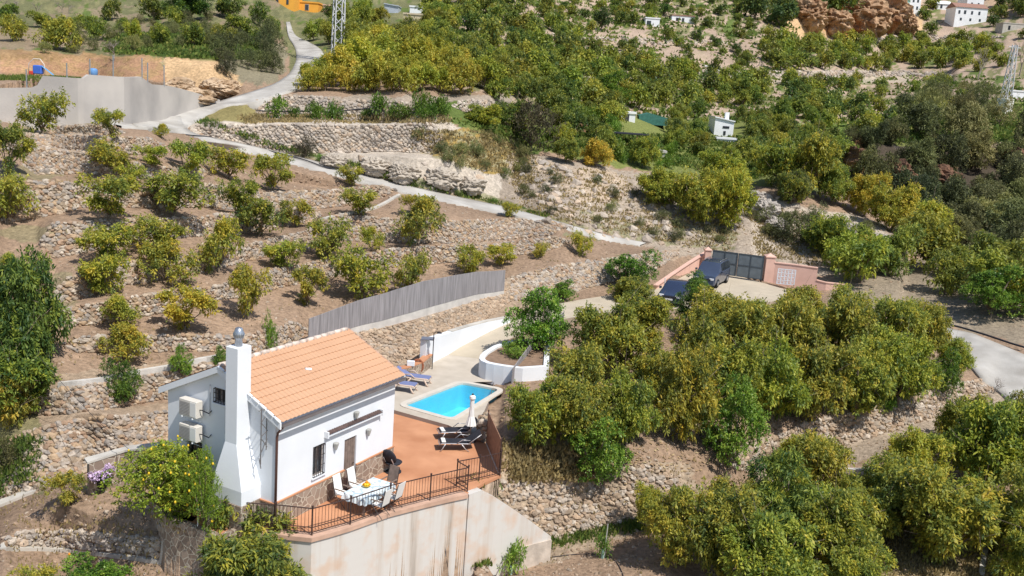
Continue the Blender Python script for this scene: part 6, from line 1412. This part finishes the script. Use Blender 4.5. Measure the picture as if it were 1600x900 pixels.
def pxwall(name, pts, z, h, th, m, label, cap=None):
    P_ = [G(x, y, zz_) for (x, y), zz_ in zip(pts, z)]
    o = poly_wall(name, [p[:2] for p in P_], [p[2]+hh_ for p, hh_ in zip(P_, h)], [p[2]-.4 for p in P_], th, m); tag(o, label, 'wall')
    if cap: poly_wall('coping', [(p[0], p[1]-.05) for p in P_], [p[2]+hh_+.07 for p, hh_ in zip(P_, h)], [p[2]+hh_+.003 for p, hh_ in zip(P_, h)], th+.1, cap, o)
M_PINK2 = mat('pale_pink_coping', (.66, .42, .34), .85, .06, 2)
pxwall('pink_wall', [(1206,440),(1240,444),(1274,448)], [1.6, 1.6, 1.6], [1.55, 1.55, 1.5], .25, M_PINK, 'pink rendered wall right of the gate with a white lattice grid', M_PINK2)
pxwall('pink_wall', [(1098,420),(1070,428),(1045,438),(1020,452)], [1.6, 1.5, 1.45, 1.4], [1.5, .9, .5, .3], .25, M_PINK, 'low pink wall curving down left of the metal gate', M_PINK2)
pxwall('pink_wall', [(1274,448),(1290,450),(1320,452)], [1.6, 1.6, 1.6], [.5, .4, .35], .25, M_PINK, 'low pink wall end beyond the lattice grid', M_PINK2)
q = G(1213, 443.5, 1.6); q2 = G(1240, 446, 1.6); dd = Vector(q2)-Vector(q); lg = empty('lattice_grid', (q[0]-.02, q[1]-.12, 1.65), math.atan2(dd.y, dd.x)); tag(lg, 'white lattice grid leaning on the pink wall', 'lattice')
mb = MB(); W2 = dd.length
for i in range(6): x = i*W2/5; mb.box(x-.03, x+.03, -.06, 0, 0, 1.25)
for i in range(5): z = i*.3; mb.box(-.03, W2+.03, -.05, -.01, z, z+.05)
for i in range(5):
    for j in range(4): a = i*W2/5+W2/10; mb.tube([(a-.1, -.03, j*.3+.1), (a, -.03, j*.3+.24), (a+.1, -.03, j*.3+.1)], .02, 4, False)
mb.build('grid', mat('bluish_white_paint', (.62, .68, .74), .7, .08, 4), lg)
M_TYRE = mat('tyre_rubber', (.02, .02, .02), .85, .1, 6); M_RIM = mat('alloy', (.45, .46, .48), .3, .05, 3, metal=.8); M_CARGLASS = mat('car_glass', (.02, .025, .03), .06, .05, 1, spec=.8)
def car(name, front, rear, z, W, st, label, paint, rails=False, cat='car'):
    """st: stations (x from the front, belt height, roof height)"""
    a, b = Vector(G(*front, z)), Vector(G(*rear, z)); L = st[-1][0]; r = empty(name, a, math.atan2(b.y-a.y, b.x-a.x)); tag(r, label, cat)
    V = []; f = []; n = len(st)
    for i, (x, be, ro_) in enumerate(st):
        wf = W/2*(.86 if i in (0, n-1) else .97 if i in (1, n-2) else 1.0); cab = ro_ > be+.05; wr = wf*.80 if cab else wf*.93; zr_ = ro_ if cab else be+.015
        pr_ = [(wf*.94, .24), (wf, .48), (wf*.985, be-.03), (wf*.96, be), (wr, zr_-.04 if cab else zr_-.004), (wr*.9, zr_)]
        V += [(x, -y, zz_) for y, zz_ in pr_]+[(x, y, zz_) for y, zz_ in pr_[::-1]]
    m_ = 12
    for i in range(n-1):
        for k in range(m_): j = (k+1) % m_; f.append((i*m_+k, i*m_+j, (i+1)*m_+j, (i+1)*m_+k))
    f += [tuple(range(m_-1, -1, -1)), tuple(range((n-1)*m_, n*m_))]
    body = MB().add(V, f).build('body', paint, r, smooth=True); bv = body.modifiers.new('edge', 'EDGE_SPLIT'); bv.split_angle = math.radians(32)
    P_ = lambda i, k: Vector(V[i*m_+k])
    cabs = [i for i in range(n) if st[i][2] > st[i][1]+.05]
    i0, i1 = cabs[0], cabs[-1]
    def panel(nm, A, B, C_, D_, ins=.06, outw=.012):
        c = (A+B+C_+D_)/4; nrm = (B-A).cross(D_-A).normalized(); cc = Vector((L/2, 0, .8))
        if nrm.dot(c-cc) < 0: nrm = -nrm
        Q = [c+(p_-c)*(1-ins)+nrm*outw for p_ in (A, B, C_, D_)]; MB().add(Q, [(0, 1, 2, 3)]).build(nm, M_CARGLASS, r)
    panel('windshield', P_(i0-1, 3), P_(i0-1, 8), P_(i0, 7), P_(i0, 4), .08); panel('rear_window', P_(i1, 4) if i1 < n-1 else P_(i1, 4), P_(i1, 7), P_(min(i1+1, n-1), 8), P_(min(i1+1, n-1), 3), .12) if i1 < n-1 else None
    for i in range(i0, i1):
        if st[i+1][0]-st[i][0] < .35: continue
        panel('side_window', P_(i, 3), P_(i+1, 3), P_(i+1, 4), P_(i, 4), .10); panel('side_window', P_(i, 8), P_(i+1, 8), P_(i+1, 7), P_(i, 7), .10)
    for x in (L*.19, L*.80):
        for y in (-W/2+.08, W/2-.08):
            m = MB(); m.lathe([(.2, -.10), (.32, -.10), (.335, -.06), (.335, .06), (.32, .10), (.2, .10)], n=18); w_ = m.build('wheel', M_TYRE, r, smooth=True); w_.rotation_euler = (math.pi/2, 0, 0); w_.location = (x, y, .335)
            m = MB(); m.lathe([(.01, -.108), (.2, -.10), (.2, .10), (.01, .108)], n=12); m.build('rim', M_RIM, w_, smooth=True)
    for y in (-1, 1):
        m = MB(); m.box(-.015, .12, y*W*.33-.17, y*W*.33+.17, .62, .78, .02); m.build('headlight', mat('headlamp', (.7, .72, .75), .15, .03, 2), r)
        m = MB(); m.box(L-.04, L+.012, y*W*.42-.07, y*W*.42+.07, .75, 1.05, .015); m.build('tail_light', mat('red_lens', (.4, .02, .02), .2, .03, 2), r)
        m = MB(); m.box(st[i0-1][0]+.25, st[i0-1][0]+.42, y*(W/2+.03), y*(W/2+.19), st[i0-1][1]+.02, st[i0-1][1]+.17, .02) if y > 0 else m.box(st[i0-1][0]+.25, st[i0-1][0]+.42, -(W/2+.19), -(W/2+.03), st[i0-1][1]+.02, st[i0-1][1]+.17, .02); m.build('mirror', paint, r)
        if rails: m = MB(); x0 = st[i0][0]+.2; m.tube([(x0, y*W*.34, st[i0+1][2]-.02), (x0+.1, y*W*.34, st[i0+1][2]+.06), (L-.5, y*W*.34, st[i0+1][2]+.06), (L-.4, y*W*.34, st[i0+1][2]-.02)], .025, 6); m.build('roof_rail', M_RIM, r, smooth=True)
    m = MB(); m.box(-.03, .02, -.26, .26, .42, .53, 0); m.build('number_plate', M_CLOTHW, r); m = MB(); m.box(-.02, .03, -W*.30, W*.30, .57, .72, .01); m.build('grille', M_BLACK, r)
paint1 = mat('dark_blue_car_paint', (.045, .06, .10), .25, .05, 1, coat=.6, spec=.6); paint2 = mat('navy_car_paint', (.025, .035, .07), .22, .05, 1, coat=.6, spec=.6)
car('parked_van', (1098,449), (1128,434), 1.52, 1.85, [(0, .70, .7), (.12, .92, .92), (.95, 1.08, 1.08), (1.75, 1.12, 1.78), (2.7, 1.14, 1.86), (3.6, 1.16, 1.84), (4.25, 1.16, 1.76), (4.42, 1.1, 1.1)], 'dark blue people carrier with roof rails parked before the gate', paint1, True, 'van')
car('parked_car', (1044,478), (1068,459), 1.42, 1.74, [(0, .58, .58), (.12, .74, .74), (1.05, .90, .90), (1.75, .93, 1.40), (2.5, .94, 1.46), (3.2, .96, 1.40), (3.85, .96, .96), (4.1, .86, .86)], 'small navy car parked beside the people carrier, partly behind bushes', paint2)
for i, (x, y, h, l, m) in enumerate([(1036,468,1.6,'white hoop post standing by the nose of the navy car',M_CLOTHW),(1049,470,1.5,'yellow plant support post by the navy car',M_LEMON),(1064,468,1.3,'pale hoop of pipe over the bushes by the navy car',M_CREAM),(1084,462,1.2,'yellow hoop post between the navy car and the people carrier',M_LEMON)]):
    q = G(x, y, 1.35); mb = MB(); mb.tube([(0, 0, 0), (0, 0, h*.8), (.12, 0, h), (.35, 0, h)] if i > 1 else [(0, 0, 0), (0, 0, h)], .035, 6); tag(mb.build('hoop_post', m, loc=q), l, 'post')

# ---------------------------------------------------------------- concrete yard wall, fence posts, toys of the upper left
yb = [(0,186),(60,188),(64,188),(130,190),(200,188),(232,184),(262,172),(300,165),(345,158)]
M_YARD = mat('grey_yard_concrete', (.44, .41, .385), .9, .14, .35, .01, 10, col2=(.53, .49, .45))
yA = resample(yb, 40); nodeY = [float(S(x_, y_+3)[1]) for x_, y_ in yb] 
hull = []
for q_ in sorted({x_: y_ for x_, y_ in zip([a[0] for a in yb], nodeY)}.items()):
    while len(hull) > 1 and (hull[-1][1]-hull[-2][1])*(q_[0]-hull[-2][0]) >= (q_[1]-hull[-2][1])*(hull[-1][0]-hull[-2][0]): hull.pop()
    hull.append(q_)
hullx = [a[0] for a in hull]; hully = [a[1]-.35 for a in hull]
hgt = np.interp(yA[:, 0], [0, 62, 65, 137, 140, 230, 233, 262, 345], [47, 50, 68, 65, 71, 62, 50, 38, 2])
pts, tops, bots = [], [], []
for (x, y), h in zip(yA, hgt):
    Yn = float(np.interp(x, hullx, hully)); u_, e_ = ue(x, y+3); p_ = (float(u_)*Yn, Yn, CH+float(e_)*Yn); k = p_[1]/F; pts.append((p_[0], p_[1]-.25)); tops.append(p_[2]+(h+3)*k); bots.append(p_[2]-1.2)
o = poly_wall('yard_wall', pts, tops, bots, .3, M_YARD); tag(o, 'long pale grey concrete wall of the yard beside the road bend', 'wall')
for x, y0, h in ((41,128,30),(107,124,24),(140,120,26),(178,122,34),(217,126,30),(227,126,30),(258,128,32)):
    u = float(ue(x, 180)[0]); i = int(np.argmin([abs(p_[0]/p_[1]-u) for p_ in pts])); q = (pts[i][0], pts[i][1]+.15, tops[i]-.1); mb = MB(); mb.tube([(0, 0, 0), (0, 0, h*q[1]/F)], .045, 5)
    tag(mb.build('fence_post', M_STEEL, loc=q), 'thin grey metal fence post on top of the yard wall', 'post', 'posts on the yard wall')
def blob(name, px, py, build, label, cat):
    q = S(px, py); r = empty(name, tuple(q)); tag(r, label, cat); build(r, q[1]/F); return r
def play(r, k):
    mb = MB(); mb.tube([(-.8, 0, 0), (-.75, 0, 1.0), (-.3, 0, 1.45), (.3, 0, 1.45), (.65, 0, 1.0), (.7, 0, 0)], .04, 6); mb.build('arch', M_CREAM, r, smooth=True)
    mb = MB(); mb.box(-.3, .5, -.3, .3, .1, .9, .08); mb.build('blue_tub', mat('bright_blue_plastic', (.05, .14, .55), .5, .1, 3), r); mb = MB(); mb.box(-.6, -.25, -.4, 0, 0, .35, .05); mb.build('red_box', mat('red_plastic', (.5, .06, .04), .5, .1, 3), r)
    mb = MB(); mb.add([(.4, -.2, .9), (.4, .2, .9), (1.5, .2, .1), (1.5, -.2, .1)], [(0, 1, 2, 3)]); mb.build('slide', mat('light_blue_plastic', (.12, .35, .6), .5, .1, 3), r)
blob('play_frame', 58, 117, play, 'blue and white play frame with a tub on the ledge over the yard wall', 'play frame')
def drum(r, k): mb = MB(); mb.lathe([(.3, 0), (.42, .15), (.42, .6), (.3, .75), (.05, .78)], n=12); mb.build('tank', mat('blue_drum', (.12, .28, .55), .5, .1, 3), r, smooth=True)
blob('water_drum', 146, 119, drum, 'round blue drum on the ledge over the yard wall', 'drum')
def reel(r, k):
    mb = MB(); mb.tube([(.45*math.cos(a), -.3, .5+.45*math.sin(a)) for a in np.linspace(0, 6.28, 18)], .05, 5); mb.build('wheel', mat('teal_paint', (.06, .35, .38), .5, .1, 3), r); mb = MB(); mb.box(-1.1, -.7, -.2, .2, 0, .8, .05); mb.box(-.7, .4, -.25, -.15, .1, .2); mb.build('stand', M_CLOTHW, r)
blob('hose_reel', 134, 186, reel, 'teal wheel with a white stand at the foot of the yard wall', 'hose reel')

# ---------------------------------------------------------------- pylons
def pylon(px, py, h, w0, w1, label, basebox=0):
    q = S(px, py); r = empty('lattice_pylon', tuple(q), .5); tag(r, label, 'pylon'); z0 = basebox
    if basebox: mb = MB(); mb.box(-w0*.75, w0*.75, -w0*.75, w0*.75, -.5, basebox, .05); mb.build('concrete_base', M_CLOTHW, r)
    fw_ = lambda z: (w0+(w1-w0)*z/h)/2
    cs = [(-1, -1), (1, -1), (1, 1), (-1, 1)]
    for cx, cy in cs: mb = MB(); mb.obox((cx*fw_(0), cy*fw_(0), z0), (cx*fw_(h), cy*fw_(h), h), .12, .12); mb.build('leg', M_STEELP, r)
    mb = MB(); nb = int(h/1.1)
    for i in range(nb):
        za, zb = z0+(h-z0)*i/nb, z0+(h-z0)*(i+1)/nb
        for k in range(4):
            a, b = cs[k], cs[(k+1) % 4]
            if i % 2: a, b = b, a
            mb.obox((a[0]*fw_(za), a[1]*fw_(za), za), (b[0]*fw_(zb), b[1]*fw_(zb), zb), .07, .07)
    mb.build('bracing', M_STEELP, r)
    mb = MB(); mb.obox((-1.6, 0, h-.4), (1.6, 0, h-.4), .12, .12); mb.build('crossarm', M_STEELP, r)
M_STEELP = mat('pale_galvanised', (.55, .55, .57), .6, .08, 2)
pylon(527, 98, 17, 1.25, .9, 'tall pale lattice pylon beside the narrow road, cut by the top edge')
pylon(1568, 176, 11.5, 1.3, .6, 'small lattice pylon on a white base in the right-hand meadow', 2.4)

# ---------------------------------------------------------------- far buildings
def building(name, px0, px1, py, hpx, label, wall, roofk='flat', depth=5, wins=(), roofm=None, rot=0, cat='house', lift=0):
    a, b = S(px0, py), S(px1, py); Y = (a[1]+b[1])/2; u0, u1 = float(ue(px0, py)[0]), float(ue(px1, py)[0]); k = Y/F
    z = CH+float(ue((px0+px1)/2, py)[1])*Y; Wd = (u1-u0)*Y; h = hpx*k
    r = empty(name, ((u0+u1)/2*Y, Y, z), rot); tag(r, label, cat); mb = MB()
    x0, x1 = -Wd/2, Wd/2; mb.box(x0, x1, 0, depth, -2.5, h); body = mb.build('wall', wall, r)
    rm = roofm or wall; mb = MB()
    if roofk == 'flat': mb.box(x0-.12, x1+.12, -.12, depth+.12, h+.003, h+.25)
    elif roofk == 'mono': s_ = h*.22; mb.add([(x0-.1, -.2, h+s_), (x1+.1, -.2, h-.02), (x1+.1, depth, h-.02), (x0-.1, depth, h+s_), (x0-.1, -.2, h+s_+.15), (x1+.1, -.2, h+.13), (x1+.1, depth, h+.13), (x0-.1, depth, h+s_+.15)], [(3, 2, 1, 0), (4, 5, 6, 7), (0, 1, 5, 4), (1, 2, 6, 5), (2, 3, 7, 6), (3, 0, 4, 7)])
    else: s_ = depth*.22; mb.add([(x0-.25, -.3, h), (x1+.25, -.3, h), (x1+.25, depth+.3, h), (x0-.25, depth+.3, h), (x0-.25, depth/2, h+s_), (x1+.25, depth/2, h+s_)], [(0, 1, 5, 4), (2, 3, 4, 5), (0, 4, 3), (1, 2, 5), (3, 2, 1, 0)])
    mb.build('roof', rm, r)
    if roofk == 'mono': s_ = h*.22; MB().add([(x0, 0, h), (x1, 0, h), (x0, 0, h+s_), (x0, depth, h), (x1, depth, h), (x0, depth, h+s_)], [(0, 1, 2), (3, 5, 4), (0, 2, 5, 3)]).build('gable', wall, r)
    for w_ in wins:     # x centre, z bottom, width, height as fractions; kind
        cx = x0+w_[0]*Wd; z0 = w_[1]*h; ww = w_[2]*Wd; wh = w_[3]*h; m = MB(); m.box(cx-ww/2, cx+ww/2, -.06, -.002, z0, z0+wh); fr_ = m.build('door' if len(w_) > 4 else 'window', w_[4] if len(w_) > 4 else M_WINF, r)
        m = MB(); m.box(cx-ww/2+.05, cx+ww/2-.05, -.075, -.062, z0+.05, z0+wh-.05); m.build('pane', M_GLASS, fr_)
    return r
M_WINF = mat('dark_frame', (.08, .08, .09), .6, .1, 3); M_FARW = mat('far_white_paint', (.82, .83, .85), .85, .06, .6); M_OCH = mat('orange_paint', (.78, .38, .06), .85, .06, 1); M_RTILE = mat('old_red_tile', (.30, .17, .13), .85, .2, 3); M_SHEET = mat('bluish_sheet', (.42, .46, .52), .5, .1, 2)
building('orange_house', 424, 460, 8, 16, 'left part of the bright orange house cut by the top edge', M_OCH, 'flat', 6, [(.25, .1, .12, .5), (.7, .1, .1, .7)])
building('orange_house', 458, 497, 16, 11, 'lower right wing of the bright orange house', M_OCH, 'flat', 6, [(.2, .2, .1, .5), (.55, 0, .16, .8, M_SHEET)])
building('shed', 505, 524, 19, 9, 'small pale pink shed right of the orange house', M_PINK, 'flat', 3, [(.6, .1, .3, .6)])
building('farmhouse', 630, 660, 38, 14, 'cream coloured low farmhouse half hidden in the upper grove', mat('cream_wall', (.60, .50, .36), .9, .1, 1), 'flat', 5, [(.35, .2, .14, .5)])
building('shed', 600, 622, 20, 10, 'bluish sheet shed behind the cream farmhouse', M_SHEET, 'mono', 4)
building('shed', 640, 658, 21, 9, 'whitish block shed directly above the cream farmhouse', M_FARW, 'flat', 4)
h_ = building('white_hut', 1115, 1145, 212, 22, 'white hut with sloping roof and small chimney in the far valley', M_FARW, 'mono', 5, [(.6, .52, .34, .15), (.55, .05, .12, .28)])
mb = MB(); mb.box(.2, .75, 1, 1.6, 2.2, 3.3); mb.build('chimney', M_FARW, h_)
building('shed', 1120, 1150, 222, 4, 'low white terrace wall in front of the white hut', M_FARW, 'flat', 1.2)
building('shed', 970, 992, 190, 12, 'small white shed with a dark door beside the green netting', M_FARW, 'flat', 3, [(.4, .05, .34, .85, M_WINF)])
mb = MB(); q = S(1020, 195); k_ = q[1]/F; gm = mat('green_netting', (.05, .16, .13), .8, .2, 3)
w2_ = 44*k_/2; mb.add([(-w2_, 0, 0), (w2_, 0, 0), (w2_, 3, 0), (-w2_, 3, 0), (-w2_, 0, 1.1), (-w2_*.3, 0, 1.5), (w2_, 0, 1.0), (w2_, 3, 1.0), (-w2_*.3, 3, 1.5), (-w2_, 3, 1.1)], [(0, 1, 6, 5, 4), (2, 3, 9, 8, 7), (4, 5, 8, 9), (5, 6, 7, 8), (1, 2, 7, 6), (3, 0, 4, 9)])
tag(mb.build('net_house', gm, loc=tuple(q)), 'low green net house right of the small white shed', 'net house')
q = S(985, 232); k_ = q[1]/F; cp_ = empty('carport', tuple(q)); tag(cp_, 'open shelter with a thin dark flat roof in the valley', 'shelter')
mb = MB(); mb.box(-31*k_, 31*k_, 0, 3, 1.5, 1.62); mb.build('roof', M_BLACK, cp_)
for x in (-28, 8, 29): mb = MB(); mb.box(x*k_, x*k_+.12, .1, .22, -.3, 1.5); mb.build('post', mat('rusty_post', (.25, .10, .06), .8, .2, 3), cp_)
building('shed', 1000, 1040, 244, 6, 'flat whitish concrete water tank below the dark shelter', M_CONC, 'flat', 2.5, cat='tank')
building('shed', 876, 915, 205, 8, 'terracotta coloured ruin wall at the edge of the green meadow', mat('terracotta_wall', (.50, .26, .16), .9, .15, 1), 'flat', 3)
building('ruin', 1008, 1030, 41, 11, 'small roofless white ruin on the pinkish far slope', M_FARW, 'flat', 4, [(.25, .1, .3, .6)])
building('ruin', 1049, 1085, 35, 9, 'long low white ruin with dark openings on the far slope', M_FARW, 'flat', 5, [(.25, 0, .12, .7), (.5, .1, .1, .6)], roofm=M_RTILE)
building('far_house', 1404, 1420, 14, 12, 'turquoise painted house end at the upper right village', mat('turquoise_paint', (.30, .55, .50), .85, .06, 1), 'flat', 6)
building('far_house', 1417, 1437, 19, 26, 'tall white house with small windows beside the turquoise one', M_FARW, 'flat', 6, [(.4, .55, .14, .18), (.75, .55, .14, .18), (.4, .15, .14, .18), (.75, .15, .14, .18)])
building('far_house', 1463, 1487, 15, 8, 'low white house between the two tall white village houses', M_FARW, 'gable', 6, [(.3, .2, .14, .6)])
building('far_house', 1490, 1540, 38, 24, 'largest white village house with red tiled eaves and many windows', M_FARW, 'gable', 8, [(.12, .6, .06, .2), (.3, .6, .07, .22), (.52, .6, .06, .2), (.75, .6, .06, .2), (.2, .2, .06, .16), (.5, .2, .06, .16), (.8, .2, .06, .16)], roofm=M_RTILE)
building('far_house', 1508, 1534, 24, 26, 'white upper storey block behind the largest village house', M_FARW, 'flat', 8, [(.3, .5, .1, .2), (.7, .5, .1, .2)])
building('shed', 1566, 1600, 48, 10, 'pale concrete block building at the right edge of the hillside', M_CONC, 'flat', 5, [(.3, .1, .1, .6)])
building('garden_wall', 1580, 1640, 153, 8, 'white wall piece at the right edge above the meadow', M_FARW, 'flat', .5, cat='wall')
building('garden_wall', 1100, 1125, 108, 3, 'thin white wall line on the pinkish far slope', M_FARW, 'flat', .5, cat='wall')
# ragged ochre cliff: real overhanging rock
rng = np.random.default_rng(9)
def rock(name, blobs, m, label, seed):
    Vs, Fs = [], []; nv = 0; V0, F0 = ico(4)
    for bi, (px, py, wpx, hpx, dep) in enumerate(sorted(blobs)):
        q = S(px, py); k = q[1]/F; P_ = V0*np.array([wpx*k/2, dep, hpx*k/2]); s_ = seed+px
        n_ = fbm(V0[:, 0]*1.8+s_, V0[:, 2]*3.4+V0[:, 1], seed, 4)-.25*np.abs(fbm(V0[:, 0]*4+s_+9, V0[:, 2]*4-V0[:, 1]*2, seed+8, 3))*2+.6*fbm(V0[:, 0]*6+s_, V0[:, 2]*7+V0[:, 1]*3, seed+3, 4)
        P_ = P_*(1+n_[:, None]*.62)+q+[0, dep*.2, hpx*k*.35]; tag(np_mesh(name, P_, F0, m), f'{label}, {ORD[bi]} from the left' if len(blobs) > 1 else label, 'rock')
M_CLIFF = mat('ochre_rock', (.34, .165, .075), .95, .4, .16, .6, .5, col2=(.50, .34, .21), detail=9)
rock('cliff', [(1262,42,60,50,8),(1300,52,60,44,8),(1345,54,76,66,12),(1385,52,60,74,12),(1325,30,60,50,8),(1412,56,34,46,8)], M_CLIFF, 'ragged rust coloured cliff rock high above the grove', 3)
rock('earth_bank', [(1335,262,30,40,4),(1398,300,40,60,5),(1470,300,50,50,5),(1590,280,40,60,5)], mat('dark_red_earth', (.16, .085, .05), .95, .5, .3, .3, .6), 'dark reddish earth face inside the ravine', 5)
rock('earth_bank', [(300,160,60,36,3.0),(345,152,60,34,3.0),(278,150,34,40,3.0)], mat('ochre_earth', (.46, .30, .17), .95, .3, .5, .2, 1.2, col2=(.56, .43, .30)), 'crumbling ochre earth above the road bend', 7)
rock('boulder', [(1195,345,44,40,1.6),(1215,365,40,30,1.4),(1330,372,60,26,1.2),(1375,388,50,26,1.2),(1180,318,30,24,1.5)], mat('grey_boulder', (.38, .34, .30), .9, .25, .8, .08, 3), 'pale grey boulder beside the gully', 11)
rock('boulder', [(585,272,50,32,1.2),(630,280,50,36,1.2),(690,292,60,36,1.2),(735,302,50,30,1.2),(520,256,44,24,1)], mat('cream_rock', (.43, .375, .31), .9, .18, .7, .08, 3), 'bulging cream rock beside the lane', 12)
